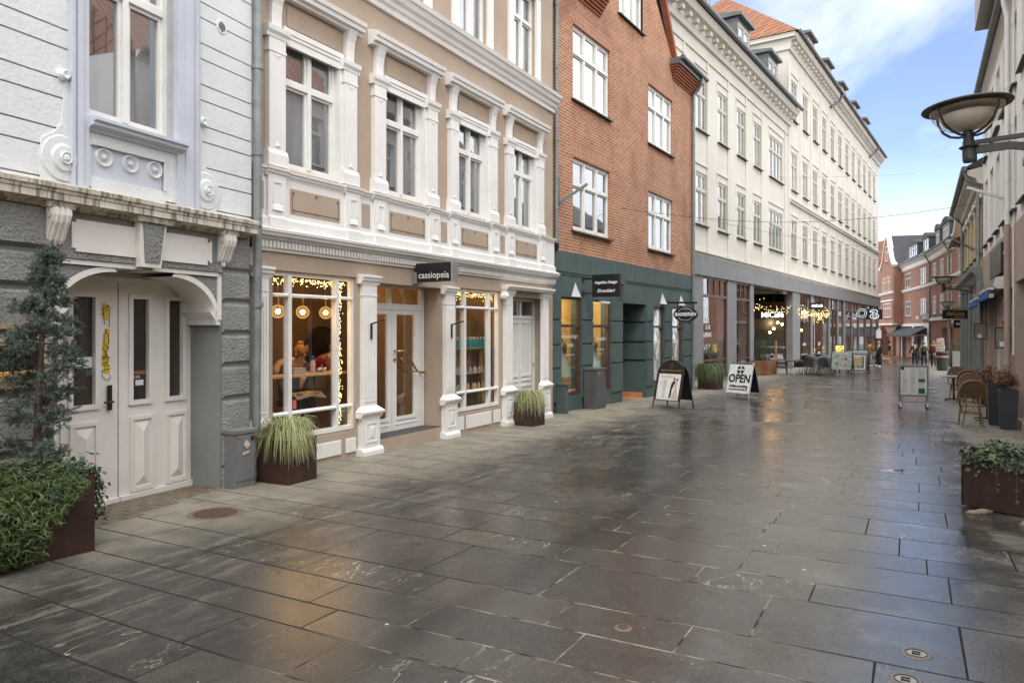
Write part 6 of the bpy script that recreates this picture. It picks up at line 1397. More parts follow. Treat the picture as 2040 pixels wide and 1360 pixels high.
inn=[(.66,.28),(.74,.18),(.92,.17),(1.03,.27),(.98,.38),(.84,.44),(.7,.38),(.66,.28)]
MB().tube([(x,-.11,z) for x,z in ring],.024,6,False).tube([(x,-.11,z) for x,z in inn],.02,6,False).build('numeral',emis('white_neon',(.85,.92,1),.6),t)
t=sthing('hanging_sign','round glowing emblem sign left of the numeral sign on the cream building',(CO[0],CO[1],0),Cr,36.5,2.75)
m2=MB().lathe([(.001,-.06),(.45,-.06),(.45,.06),(.001,.06)],(.62,0,.45),28,'y').box(0,.2,-.03,.03,.4,.5); m2.build('board',M_blackp,t)
MB().tube([(.62+.4*math.cos(PI*i/12),-.08,.45+.4*math.sin(PI*i/12)) for i in range(25)],.012,6,False).tube([(.62+.25*math.cos(PI*i/8),-.08,.45+.25*math.sin(PI*i/8)) for i in range(17)],.012,6,False).build('emblem_rings',emis('white_neon',(.85,.92,1),.6),t)
def rsign(nm,lab,x,y,z,w,h,rz=-.12,m_=None,txt=(),colr=None):
    t=thing(nm,lab,'hanging sign',(x,y,z),rz); MB().box(-w/2,w/2,-.04,.04,0,h).build('board',m_ or M_blackp,t)
    if txt:
        m2=MB()
        for s_,sz,cx,cz in txt: m2.text(s_,sz,cx,cz,-.045,bold=.003)
        m2.build('lettering',colr or M_wtext,t)
    return t
M_gold=mat('gold_lettering',(.42,.33,.12),.4)
t=rsign('hanging_sign','black sign reading deluxe in gold hanging from a bar on the right',16.43,27,2.14,.86,.32,-.1,None,(('deluxe',.24,0,.2),('hairstudio',.09,.15,.07)),M_gold)
for v in t.children: pass
MB().tube([(-.52,0,.37),(.75,0,.38)],.015,6).tube([(-.35,0,.32),(-.35,0,.37)],.01,5).tube([(.35,0,.32),(.35,0,.37)],.01,5).build('bar',M_zinc,t)
t=rsign('hanging_sign','black square sign reading ecco partly hidden below the deluxe sign',20.35,33,1.82,.6,.36,-.1,None,(('ecco',.22,-.02,.2),))
MB().tube([(.3,0,.3),(.9,0,.3)],.02,6).build('bar',M_zinc,t)
# parking sign pole left of the far corner
pk=(27.0,53.6); t=thing('street_sign','grey pole with pale hand-shaped street sign above a dark panel by the corner','street sign',(pk[0],pk[1],gz(*pk)),-.3)
MB().tube([(0,0,0),(0,0,2.75)],.03,8).build('pole',M_zinc,t); MB().box(-.17,.17,-.05,-.03,2.0,2.6).box(-.08,.08,-.05,-.03,2.6,2.7).build('pale_plate',mat('sign_pale',(.55,.55,.52),.5),t); MB().box(-.28,.28,-.05,-.03,1.45,1.98).build('dark_plate',M_blackp,t)
# fix: the rest of the street furniture
# wooden planter, chairs, table, covered furniture
q=st(30.8,.55); wp=thing('wooden_planter','slatted wooden planter box with bamboo and a corner post at the cafe terrace','planter',q,Cr)
mb=MB()
for i in range(6): mb.box(-.9,.9,-.42,-.38,.03+i*.125,.14+i*.125).box(.86,.9,-.38,.4,.03+i*.125,.14+i*.125).box(-.9,-.86,-.38,.4,.03+i*.125,.14+i*.125)
mb.box(-.86,.86,-.38,.4,.6,.66).build('slats',mat('cedar',(.28,.13,.055),.6,c2=(.2,.09,.04),ns=5),wp)
MB().box(.80,.88,-.44,-.36,0,1.75).build('corner_post',mat('light_cedar',(.42,.22,.09),.6),wp)
mb=MB(); leaves(mb,1500,lambda:((rn.uniform(-.9,.6),rn.uniform(-.3,.3),.7+rn.random()**1.2*1.1),(0,0,1)),.06,rn,.2); mb.build('bamboo_leaves',leafm('bamboo_leaf',(.04,.07,.03),(.08,.11,.05),4),wp)
def cafe_chair(q,rz,lab,first=None):
    if first: return dup(first,q,rz,lab)
    t=thing('cafe_chair',lab,'chair',q,rz,'black shell chairs at the cafe')
    mb=MB(); prof=[(-.22,.44),(0,.42),(.18,.44),(.22,.5),(.25,.62),(.27,.82)]
    vs_=[];n=len(prof)
    for y_,z_ in prof:
        for k in range(7):
            x_=-.25+k*.5/6; vs_.append((x_,y_-(.04 if z_>.55 else 0)*abs(x_/.25)**2,z_+(.03*abs(x_/.25)**2 if z_<.5 else -.06*abs(x_/.25)**4)))
    mb.add(vs_,[(i*7+k,i*7+k+1,(i+1)*7+k+1,(i+1)*7+k) for i in range(n-1) for k in range(6)])
    o=mb.build('shell',M_black,t,smooth=True); s_=o.modifiers.new('s','SOLIDIFY'); s_.thickness=.02
    for sx2 in (-1,1):
        for a_,b2_ in (((sx2*.2,-.16,.43),(sx2*.26,-.24,0)),((sx2*.2,.16,.43),(sx2*.26,.26,0))): MB().tube([a_,b2_],.014,6).build('leg',M_alu,t)
    return t
c0=cafe_chair(st(30.9,1.45),Cr-1.1,'black shell chair on metal legs left of the small cafe table'); cafe_chair(st(31.6,2.05),Cr+2.2,'black shell chair on metal legs right of the small cafe table',c0)
t=thing('cafe_table','small round black pedestal table between the two shell chairs','table',st(32.0,1.5),0)
MB().lathe([(.001,.70),(.34,.70),(.34,.73),(.001,.73)],n=24).build('table_top',M_black,t); MB().lathe([(.22,0),(.22,.02),(.04,.03),(.04,.70)],n=14).build('pedestal',M_black,t)
# stacked furniture under a dark cover
t=thing('covered_furniture','dark cloth cover over stacked cafe tables and chairs','covered furniture',st(33.4,2.9),Cr-.15)
mb=MB(); n=28; prof=[(.35,1.0),(.85,1.02),(1,.98),(1.03,.85),(1.06,.6),(1.12,.42)]
for r_,h_ in prof:
    for k in range(n):
        w_=2*PI*k/n; sq=(abs(math.cos(w_))**4+abs(math.sin(w_))**4)**-.25; rip=1+.035*math.sin(9*w_+h_*3)*(1.05-h_)
        mb.v.append(Vector((1.75*r_*math.cos(w_)*sq*.72*rip,.62*r_*math.sin(w_)*sq*rip,h_+.02*math.sin(5*w_)+(.04*math.sin(3*w_) if h_>.9 else 0))))
mb.f=[(i*n+k,i*n+(k+1)%n,(i+1)*n+(k+1)%n,(i+1)*n+k) for i in range(len(prof)-1) for k in range(n)]+[tuple(range(n))]
mb.build('cover',mat('black_tarp',(.016,.016,.017),.45,bump=1,bs=4),t,smooth=True)
mb=MB()
for i in range(12):
    x_=-1.2+i*.22; mb.tube([(x_,-.4,.7),(x_+rn.uniform(-.08,.08),-.5,0)],.016,5).tube([(x_,.3,.7),(x_+rn.uniform(-.08,.08),.42,0)],.016,5).tube([(x_,-.42,.35),(x_+.3,-.3,.4)],.012,5)
mb.build('chair_legs',M_black,t)
# ---------------- rattan seating on the right
M_rat=mat('rattan_cane',(.26,.155,.06),.5,c2=(.19,.105,.04),ns=9)
wv=bpy.data.materials.new('woven_seat'); nt=NT(wv); pp=nt.n['Principled BSDF']; oc=nt.new('ShaderNodeTexCoord').outputs['Object']; sxx=nt.new('ShaderNodeSeparateXYZ'); nt.lk(oc,sxx.inputs[0])
v_=nt.math('ADD',nt.math('ABSOLUTE',sxx.outputs[0]),nt.math('MULTIPLY',sxx.outputs[2],1.0)); w_=nt.math('SINE',nt.math('MULTIPLY',v_,150)); nt.lk(nt.mix(nt.ramp(w_,-.2,.4),(.022,.014,.010),(.16,.095,.045)),pp.inputs['Base Color']); pp.inputs['Roughness'].default_value=.5
def rattan(q,rz,lab,first=None):
    if first: return dup(first,q,rz,lab)
    t=thing('rattan_chair',lab,'chair',q,rz,'rattan bistro chairs')
    # sitter faces -y ; back at +y
    arch=[(-.22,.20,.44),(-.25,.25,.60),(-.25,.285,.76),(-.19,.305,.90),(-.10,.315,.955),(0,.318,.97),(.10,.315,.955),(.19,.305,.90),(.25,.285,.76),(.25,.25,.60),(.22,.20,.44)]
    MB().tube(arch,.017,8).build('back_frame',M_rat,t,smooth=True)
    a=[(x_,y_,z_) for x_,y_,z_ in arch if z_>.55]; 
    MB().add([(x_,y_+.004,z_) for x_,y_,z_ in a]+[(x_,y_-.008,z_) for x_,y_,z_ in a],[tuple(range(len(a)))[::-1],tuple(range(len(a),2*len(a)))]).build('woven_back',wv,t)
    MB().lathe([(.001,.445),(.20,.45),(.225,.44),(.225,.425),(.001,.42)],n=24).build('seat',wv,t)
    MB().lathe([(.215,.42),(.235,.42),(.24,.435),(.235,.45),(.215,.45)],n=24,cap=False).build('seat_ring',M_rat,t,smooth=True)
    for sg in (-1,1):
        MB().tube([(sg*.15,.27,.78),(sg*.12,.23,.45),(sg*.19,.27,.0)],.016,8).build('leg',M_rat,t); MB().tube([(sg*.17,-.15,.43),(sg*.20,-.22,.0)],.016,8).build('leg',M_rat,t)
    MB().tube([(.17*math.cos(2*PI*i/16),.02+.2*math.sin(2*PI*i/16),.27) for i in range(17)],.010,6,False).tube([(-.16,.24,.3),(0,.22,.40),(.16,.24,.3)],.009,6).build('stretcher',M_rat,t)
    return t
def G(x,y): return (x,y,gz(x,y))
r0=rattan(G(9.62,15.25),-.45,'rattan bistro chair in front, its chevron-woven back towards the camera')
r0.rotation_euler.z=PI-.45+PI-.0
def face(q,rz): pass
r0.rotation_euler.z=R(-25)+PI   # back towards the camera
rattan(G(11.35,18.0),R(-30),'rattan bistro chair across the nearer table, facing the camera',r0)
rattan(G(12.85,20.6),R(-25)+PI,'rattan bistro chair behind, its back turned, at the farther table',r0)
rattan(G(14.0,22.9),R(-30),'farthest rattan bistro chair, top just showing over the other chairs',r0)
def btable(q,rz,lab,first=None):
    if first: return dup(first,q,rz,lab)
    t=thing('bistro_table',lab,'table',q,rz,'grey bistro tables')
    MB().box(-.33,.33,-.33,.33,.715,.745).build('table_top',mat('grey_tabletop',(.34,.31,.29),.45,c2=(.27,.25,.23),ns=5),t,bevel=.006)
    MB().tube([(0,0,.03),(0,0,.72)],.03,10).build('pedestal',M_black,t)
    m2=MB()
    for k in range(4): a_=PI/4+k*PI/2; m2.tube([(0,0,.06),(.2*math.cos(a_),.2*math.sin(a_),.05),(.33*math.cos(a_),.33*math.sin(a_),.012)],.016,6)
    m2.build('base',M_black,t); return t
t0=btable(G(10.65,16.3),R(-29),'grey bistro table beside the front rattan chair'); btable(G(13.2,21.75),R(-29),'grey bistro table farther back between rattan chairs',t0)
# pots
def pot(q,w,h,lab,m,taper=.8,grp=None):
    t=thing('tall_planter',lab,'planter',q,R(-29),grp)
    a,b_=w/2,w/2*taper
    MB().add([(-b_,-b_,0),(b_,-b_,0),(b_,b_,0),(-b_,b_,0),(-a,-a,h),(a,-a,h),(a,a,h),(-a,a,h),(-a+.03,-a+.03,h),(a-.03,-a+.03,h),(a-.03,a-.03,h),(-a+.03,a-.03,h),(-a+.03,-a+.03,h-.05),(a-.03,-a+.03,h-.05),(a-.03,a-.03,h-.05),(-a+.03,a-.03,h-.05)],
      [(0,3,2,1),(0,1,5,4),(1,2,6,5),(2,3,7,6),(3,0,4,7),(4,5,9,8),(5,6,10,9),(6,7,11,10),(7,4,8,11),(8,9,13,12),(9,10,14,13),(10,11,15,14),(11,8,12,15),(12,13,14,15)]).build('pot',m,t,bevel=.008)
    return t
M_pot=mat('dark_blue_pot',(.028,.03,.038),.4,c2=(.04,.042,.05),ns=4,streak=.2,dirtc=(.08,.07,.06))
M_dead=leafm('dead_hydrangea',(.17,.075,.03),(.27,.15,.07),16,.8)
def heads(t,h,n,w,r=.1):
    m2=MB(); s2=MB()
    for _ in range(n):
        c=Vector((rn.uniform(-w,w),rn.uniform(-w,w),h+rn.uniform(.05,.36))); s2.tube([(c.x*.4,c.y*.4,h-.05),tuple(c)],.005,4)
        leaves(m2,90,lambda:(c+Vector((rn.gauss(0,r*.5),rn.gauss(0,r*.5),rn.gauss(0,r*.4))),(0,0,1)),.022,rn,.8)
    m2.build('dried_flowers',M_dead,t); s2.build('stems',MATS['brown_bark'],t)
pa=pot(G(10.05,14.75),.34,.80,'tall dark square planter with dried hydrangeas beside the brown downpipe',M_pot); heads(pa,.8,9,.2)
pb=pot(G(10.28,15.45),.34,.88,'tall dark square planter behind the bistro table with dried hydrangeas',M_pot); heads(pb,.88,10,.22)
pc=pot(G(13.1,20.2),.36,.78,'wide dark blue planter with faded dark heather farther along the wall',M_pot)
mb=MB(); leaves(mb,900,lambda:((rn.uniform(-.2,.2),rn.uniform(-.2,.2),.78+abs(rn.gauss(0,.09))),(0,0,1)),.03,rn,.3); mb.build('heather',leafm('dark_heather',(.06,.035,.03),(.10,.07,.04),20),pc)
# trash bin, fir branches, stepped planter, white board, lattice figure
q=G(26.55,44.9)
t=thing('litter_bin','dark green litter bin with a purple and orange band beside the fir branches','litter bin',q,R(-20))
mb=MB()
prof=[(.27,0),(.30,.1),(.335,.78)]
MB().lathe(prof,n=24).build('bin_body',mat('bin_green',(.035,.04,.036),.45),t,smooth=False); MB().lathe([(.345,.80),(.345,.93)],n=24).build('purple_band',mat('purple_print',(.16,.03,.25),.5,c2=(.5,.28,.12),ns=4),t); MB().lathe([(.35,.95),(.36,1.1),(.30,1.18)],n=24).build('bin_lid',M_black,t)
q=G(28.4,46.6); t=thing('fir_branches','heap of cut fir branches standing in a tub beside the litter bin','fir branches',q,0)
nb3=MB()
for _ in range(420):
    a_=rn.uniform(0,2*PI); r_=rn.random(); c=Vector((r_*.85*math.cos(a_),r_*.85*math.sin(a_),rn.uniform(.15,1.75)*(1-.45*r_))); d=Vector((math.cos(a_),math.sin(a_),rn.uniform(.1,1.3))).normalized(); l_=rn.uniform(.2,.45)
    for k in range(26):
        o_=c+d*l_*rn.random(); v=(d+Vector((rn.gauss(0,1),rn.gauss(0,1),rn.gauss(0,1)))).normalized()*.075; s2=v.cross(d+Vector((.1,0,0))).normalized()*.009; nb3.add([o_-s2,o_+s2,o_+v],[(0,1,2)])
nb3.build('fir_needles',leafm('fir_green',(.03,.06,.022),(.07,.10,.035),3),t); MB().lathe([(.3,0),(.36,.45)],n=16).build('tub',M_black,t)
q=G(27.6,46.9); t=thing('lattice_figure','pale lattice figure standing behind the litter bin','ornament',q,0)
mb=MB()
for k in range(9):
    z_=.9+k*.13; r_=.25 if k<5 else .2
    mb.tube([(r_*math.cos(2*PI*i/10)+rn.gauss(0,.02),r_*math.sin(2*PI*i/10),z_+rn.gauss(0,.03)) for i in range(11)],.022,4,False)
for k in range(10): a_=2*PI*k/10; mb.tube([(.22*math.cos(a_),.22*math.sin(a_),.0),(.25*math.cos(a_+.3),.25*math.sin(a_+.3),1.0),(.2*math.cos(a_+.5),.2*math.sin(a_+.5),1.95)],.02,4)
mb.build('lattice',mat('pale_wire',(.6,.52,.45),.6),t)
q=G(26.0,41.8); t=thing('stepped_planter','low grey stepped planter block against the right house front','planter',q,R(-29))
MB().box(-.5,.5,-.5,.5,0,.45).box(-.4,.3,-.1,.5,.45,1.0).build('block',mat('grey_fibre_cement',(.20,.21,.215),.7),t,bevel=.01)
q=G(22.2,36.2); t=thing('white_board','plain white board standing upright against the grey shopfront','board',q,R(-35))
MB().box(-.25,.25,-.02,.02,.45,1.3).build('panel',M_poff,t); MB().box(-.23,-.19,-.01,.3,0,.5).box(.19,.23,-.01,.3,0,.5).build('feet',M_zinc,t)
# overhead wires
for i,(p0,p1,lab) in enumerate((((-1,31,9.0),(30.5,55,13.5),'long thin wire crossing in front of the cream building, the highest of three'),((8.0,33,6.9),(24,36,5.6),'thin wire with insulators strung from the cream building to the yellow house'),((2.6,20.4,5.2),(13.2,20.4,5.3),'thin wire strung from the red brick house to the right-hand house'))):
    a,b_=Vector(p0),Vector(p1); pts=[a.lerp(b_,k/12)-Vector((0,0,.5*math.sin(PI*k/12))) for k in range(13)]
    tag(MB().tube(pts,.006,4).build('overhead_wire',M_black,None),lab,'wire')
# ================================================================= PEOPLE
M_skin=mat('skin',(.50,.29,.20),.55,c2=(.46,.25,.17))
def cloth(n,c): return mat(n,c,.85,c2=tuple(x*.75 for x in c),ns=5,bump=.4,bs=30)
def skin(name,V,E,m,parent,sub=1):
    me=bpy.data.meshes.new(name); me.from_pydata([v[0] for v in V],E,[]); me.materials.append(m)
    o=bpy.data.objects.new(name,me); C.objects.link(o); o.parent=parent
    sk=o.modifiers.new('s','SKIN'); sk.use_smooth_shade=True
    for i,v in enumerate(V):
        r=v[1]; d=me.skin_vertices[0].data[i]; d.radius=(r,r) if not isinstance(r,tuple) else r
        d.use_root=(i==0)
    sb=o.modifiers.new('b','SUBSURF'); sb.levels=sb.render_levels=sub
    return o
def person(lab,loc,rz,top,legs,hair,step=0.,armL=None,armR=None,sc=1,coat=0,wide=1,shoe=None,hairlen=0,hood=None,lean=0,sit=None,skinm=None,wide_leg=0,bend=1.,hd=0):
    """local -y is the way the person faces; joints in metres for a 1.75 m figure"""
    t=thing('person',lab,'person',loc,rz)
    sm=skinm or M_skin
    ln=lambda z:-(z-.95)*lean
    hip=(0,0,.95)
    fl=[( .10,0,.92),( .11,-step*.45,.50),( .11,-step*.75,.09),( .12,-step*.75-.14,.04)]
    fr=[(-.10,0,.92),(-.11, step*.35,.50),(-.11, step*.95,.13),(-.12, step*.95-.10,.04)]
    if sit: fl,fr=sit
    zb=lambda z:.95+(z-.95)*bend
    sp_=[(0,ln(1.1),zb(1.10)),(0,ln(1.3)+.0,zb(1.30)),(0,ln(1.45),zb(1.45)),(0,ln(1.55)-.01-hd,zb(1.45)+.09-hd*.5),(0,ln(1.62)-.03-hd*1.5,zb(1.45)+.19-hd),(0,ln(1.7)-.025-hd*1.5,zb(1.45)+.26-hd)]
    H0=zb(1.45)+.25-hd
    aL=armL or [(.23,.02,1.15),(.25,-.06,.90),(.25,-.09,.80)]
    aR=armR or [(-.23,.02,1.15),(-.25,-.04,.90),(-.25,-.07,.80)]
    y0=ln(1.42)
    V=[(hip,.12)]+[(p,r) for p,r in zip(sp_,(.11,.12,.075,.052,.085,.07))]
    E=[(0,1),(1,2),(2,3),(3,4),(4,5),(5,6)]
    def chain(start,pts,rs):
        k=start
        for p,r in zip(pts,rs): V.append((p,r)); E.append((k,len(V)-1)); k=len(V)-1
    chain(0,fl,(.085,.058,.04,.035)); chain(0,fr,(.085,.058,.04,.035))
    chain(3,[(.17,y0,zb(1.41))]+list(aL),(.055,.042,.03,.035)); chain(3,[(-.17,y0,zb(1.41))]+list(aR),(.055,.042,.03,.035))
    b=skin('body',V,E,sm,t)
    # jacket
    w=1.22*wide
    V=[((0,0,.90-coat),(.15*wide,.125*wide))]+[((0,ln(1.1),zb(1.10)),(.145*wide,.12*wide)),((0,ln(1.3),zb(1.32)),(.165*wide,.125*wide)),((0,ln(1.46),zb(1.47)),(.08,.07))]
    E=[(0,1),(1,2),(2,3)]
    for s_,a in ((1,aL),(-1,aR)):
        k=2
        for p,r in zip([(s_*.19,y0,zb(1.40))]+list(a[:2]),(.075*wide,.062*wide,.05*wide)): V.append((p,r)); E.append((k,len(V)-1)); k=len(V)-1
    skin('jacket',V,E,top,t)
    V=[((0,0,.93),.13)]; E=[]
    for c in (fl,fr):
        k=0
        for p,r in zip(c[:3],(.1,.072+wide_leg,.058+wide_leg*1.5)): V.append((p,r)); E.append((k,len(V)-1)); k=len(V)-1
    skin('trousers',V,E,legs,t)
    sh_=MB()
    for c in (fl,fr): a=Vector(c[2]); sh_.sph((a.x,a.y-.07,a.z-.045),.5,10,(.095,.27,.10))
    sh_.build('shoes',shoe or M_black,t,smooth=True)
    hy=ln(1.66)-.02-hd*1.5
    h=MB().sph((0,hy+.026,H0+.005),.112,14,(.93,1,1.08))
    if hairlen: h.sph((0,hy+.06,H0-hairlen/2),.1,10,(.95,.7,1+hairlen*3))
    h.build('hair',hair,t,smooth=True)
    f=MB().sph((0,hy-.105,H0-.045),.016,6,(.8,1.2,1.4)); 
    for s_ in (-1,1): f.sph((s_*.095,hy+.0,H0-.04),.02,6,(.5,1,1.5))
    f.build('face',sm,t,smooth=True); e=MB()
    for s_ in (-1,1): e.sph((s_*.032,hy-.09,H0-.015),.010,6)
    e.box(-.022,.022,hy-.097,hy-.085,H0-.094,H0-.086); e.build('eyes_mouth',M_black,t)
    t.scale=(sc,sc,sc); return t
def P(px_,py_,Y):  # metres from sight measurements done on the plan
    return None
hb=cloth('dark_hair',(.03,.018,.012)); hf=cloth('fair_hair',(.36,.22,.10)); M_navy=cloth('navy_cloth',(.012,.015,.03)); M_blk=cloth('black_cloth',(.012,.012,.013)); M_jean=cloth('dark_jeans',(.018,.024,.05))
M_must=cloth('mustard_leather',(.24,.11,.03)); M_gryc=cloth('grey_cloth',(.20,.20,.19)); M_olive=cloth('olive_cloth',(.16,.17,.06)); M_maroon=cloth('maroon_cloth',(.10,.012,.02)); M_tan=cloth('tan_cloth',(.26,.17,.09)); M_fur=cloth('fur_trim',(.30,.20,.11))
person('person in a mustard brown jacket and wide grey trousers standing by the far shopfront',G(25.0,50.9),R(115),M_must,M_gryc,hb,armL=[(.24,-.08,1.15),(.12,-.28,1.18),(.05,-.30,1.25)],armR=[(-.24,-.08,1.15),(-.12,-.26,1.15),(-.02,-.30,1.2)],wide=1.18,shoe=M_poff,wide_leg=.03)
t=person('person in black wide trousers and dark top with pale sleeve standing nearest the building corner',G(25.5,50.6),R(-60),M_navy,M_blk,hf,armR=[(-.25,0,1.16),(-.18,-.18,1.0),(-.08,-.26,.98)],wide=1.05,shoe=M_poff,wide_leg=.05,hairlen=.08)
skin('scarf',[((0,-.01,1.46),(.09,.08)),((0,-.02,1.55),(.075,.07))],[(0,1)],cloth('pale_scarf',(.55,.45,.42)),t); MB().add([(-.02,-.16,1.35),(-.2,-.17,1.0),(-.12,-.2,.95),(.06,-.18,1.3)],[(0,1,2,3)]).build('pale_bag',M_gryc,t)
person('person in a navy jacket and tan trousers striding from left to right past the corner',G(31.9,61.5),R(75),M_navy,M_tan,hb,step=.55,armL=[(.22,-.06,1.16),(.2,-.2,.95),(.2,-.26,.9)],armR=[(-.22,.12,1.16),(-.2,.16,.95),(-.2,.12,.86)])
person('person in a black hooded jacket walking away, left of the backpack wearer',G(29.0,52.4),R(152),M_blk,M_navy,M_blk,step=.18,armL=[(.26,.02,1.16),(.34,.02,.92),(.36,-.02,.84)])
t=person('person in an olive jacket walking away with a dark backpack',G(29.1,51.4),R(150),M_olive,M_jean,cloth('grey_cap',(.30,.25,.2)),step=.2,wide=1.2,armR=[(-.28,.02,1.16),(-.34,.04,.92),(-.35,0,.84)],armL=[(.28,.02,1.16),(.32,.04,.92),(.33,0,.84)])
bp=thing('backpack','dark backpack with a small red label worn on the olive jacket','backpack',t.location,t.rotation_euler.z)
m2=MB().sph((0,.21,1.22),.5,14,(.32,.24,.5)); m2.build('bag_body',cloth('charcoal_nylon',(.02,.022,.028)),bp,smooth=True); MB().sph((0,.31,1.14),.5,10,(.24,.1,.2)).build('front_pocket',MATS['charcoal_nylon'],bp,smooth=True); MB().box(-.05,.05,.355,.365,1.12,1.15).build('red_label',mat('red_label',(.6,.12,.08),.6),bp)
for sg in (-1,1): MB().tube([(sg*.09,.13,1.42),(sg*.11,-.02,1.50),(sg*.12,-.16,1.36),(sg*.13,-.14,1.15),(sg*.12,.1,1.05)],.014,5).build('strap',MATS['charcoal_nylon'],bp)
t=person('person in a maroon coat with a fur-trimmed hood walking away beside the litter bin',G(29.2,50.4),R(150),M_maroon,M_blk,M_fur,step=.1,wide=1.3,coat=.12)
MB().sph((0,.02,1.50),.5,14,(.42,.34,.24)).build('fur_hood',M_fur,t,smooth=True)
bg=thing('shoulder_bag','tan shoulder bag hanging against the maroon coat','bag',t.location,t.rotation_euler.z); MB().sph((-.12,.26,.86),.5,12,(.38,.16,.36)).build('bag_body',mat('tan_leather',(.25,.15,.07),.6),bg,smooth=True); MB().tube([(-.25,.24,.98),(-.1,.2,1.3),(.1,.1,1.5)],.012,5).build('bag_strap',mat('tan_leather',(.25,.15,.07),.6),bg)
person('person in black partly hidden behind the plain white board',G(24.6,39.6),R(-70),M_blk,M_blk,cloth('auburn_hair',(.10,.03,.015)))
dg=thing('dog','small shaggy tan dog on the square beside the striding person','dog',G(30.8,60.0),R(75))
fur=mat('tan_fur',(.34,.23,.13),.9,c2=(.22,.14,.08),ns=20,bump=1.5,bs=60)
V=[((0,.0,.30),(.09,.10)),((0,-.16,.31),(.10,.12)),((0,-.27,.37),.07),((0,-.34,.42),.075),((0,-.42,.40),.035),((0,.2,.30),(.085,.09)),((0,.30,.36),.03),((0,.38,.44),.02)]
E=[(0,1),(1,2),(2,3),(3,4),(0,5),(5,6),(6,7)]
for x_,y_,k in ((.07,-.18,1),(-.07,-.18,1)):
    n=len(V); V+=[((x_,y_,.2),.04),((x_,y_+.02,.11),.026),((x_,y_-.01,.02),.026)]; E+=[(k,n),(n,n+1),(n+1,n+2)]
for x_,y_,k in ((.07,.2,5),(-.07,.2,5)):
    n=len(V); V+=[((x_,y_-.03,.2),.045),((x_,y_+.06,.11),.024),((x_,y_+.03,.02),.026)]; E+=[(k,n),(n,n+1),(n+1,n+2)]
skin('dog_body',V,E,fur,dg)
m2=MB().sph((0,-.455,.405),.012,6); 
for sg in (-1,1): m2.sph((sg*.03,-.40,.44),.008,6)
m2.build('nose_eyes',M_black,dg); m2=MB()
for sg in (-1,1): m2.sph((sg*.065,-.33,.41),.5,8,(.03,.05,.11))
m2.build('ears',fur,dg)
# two people inside the left shop window
hg=cloth('golden_hair',(.24,.115,.03)); M_shirt=cloth('dark_patterned_top',(.06,.04,.035))
sit=([(.10,-.05,.90),(.12,-.42,.88),(.12,-.42,.46),(.12,-.54,.42)],[(-.10,-.05,.90),(-.12,-.42,.88),(-.10,-.40,.46),(-.10,-.52,.42)])
wloc=bl(-.30,1.0,-.12)
t=person('person with golden hair in a dark top sitting behind the window counter reading a magazine',wloc,Br-.25,M_shirt,M_blk,hg,sit=sit,lean=.3,bend=.93,hd=.05,wide=1.15,armL=[(.25,-.12,1.12),(.16,-.38,.98),(.10,-.46,.98)],armR=[(-.25,-.12,1.12),(-.26,-.36,.98),(-.18,-.44,.97)],sc=.95,hairlen=.02,skinm=mat('warm_skin',(.50,.28,.18),.5),shoe=M_must)
MB().sph((.02,-.25,1.75),.5,12,(.11,.11,.09)).sph((.07,-.36,1.66),.5,8,(.05,.06,.14)).sph((-.07,-.36,1.66),.5,8,(.05,.06,.14)).build('hair_bun',hg,t,smooth=True)
MB().tube([(.27,-.08,1.22),(.26,-.02,1.33),(.17,.0,1.42),(0,.03,1.46),(-.17,.0,1.42),(-.26,-.02,1.33),(-.27,-.08,1.22)],[.05,.075,.085,.075,.085,.075,.05],10).tube([(.2,-.14,1.34),(.08,-.22,1.2),(.03,-.24,1.05)],[.05,.05,.035],8).build('shawl_collar',cloth('cream_shawl',(.48,.33,.17)),t,smooth=True)
m2=MB()   # hands with separate fingers resting on the magazine edge
for sg in (-1,1):
    hx,hy_,hz=sg*.13-.03*(sg<0),-.48,.985
    m2.sph((hx,hy_,hz),.5,10,(.075,.085,.03))
    for k,l_ in enumerate((.055,.068,.072,.062)): m2.tube([(hx-.03+k*.02,hy_-.03,hz),(hx-.032+k*.021,hy_-.03-l_*.6,hz+.008),(hx-.033+k*.021,hy_-.03-l_,hz-.008)],[.0085,.008,.006],6)
    m2.tube([(hx-sg*.03,hy_+.01,hz),(hx-sg*.055,hy_-.015,hz+.012),(hx-sg*.06,hy_-.045,hz+.008)],[.010,.009,.007],6)
m2.build('hands',MATS['warm_skin'],t,smooth=True)
bk=thing('magazine','open magazine held by the seated person behind the window counter','magazine',wloc+Vector((0,0,0)),Br-.25)
MB().add([(-.24,-.60,.86),(0,-.58,.90),(0,-.44,.97),(-.24,-.44,.95),(.24,-.60,.86),(.24,-.44,.95)],[(0,1,2,3),(1,4,5,2)]).build('pages',mat('magazine_page',(.5,.42,.3),.5,c2=(.3,.2,.12),ns=18),bk)
t=thing('shop_stool','dark upholstered stool under the seated person in the shop window','stool',wloc+Vector((0,0,0)),Br-.25)
MB().lathe([(.2,.72),(.21,.78),(.19,.82),(.001,.82)],n=18).build('seat',M_black,t); MB().lathe([(.2,.16),(.2,.18),(.03,.2),(.03,.74)],n=12).build('pedestal',M_black,t)
t=person('person in a red top bending forward at the back of the shop',bl(1.35,2.3,-.05),Br+.9,cloth('red_cloth',(.42,.02,.02)),M_blk,cloth('blonde_hair',(.45,.28,.1)),lean=.6,bend=.72,hd=.06,armL=[(.22,-.35,1.2),(.18,-.5,1.0),(.15,-.56,.95)],armR=[(-.22,-.35,1.2),(-.18,-.52,1.0),(-.14,-.58,.96)],sc=.98)
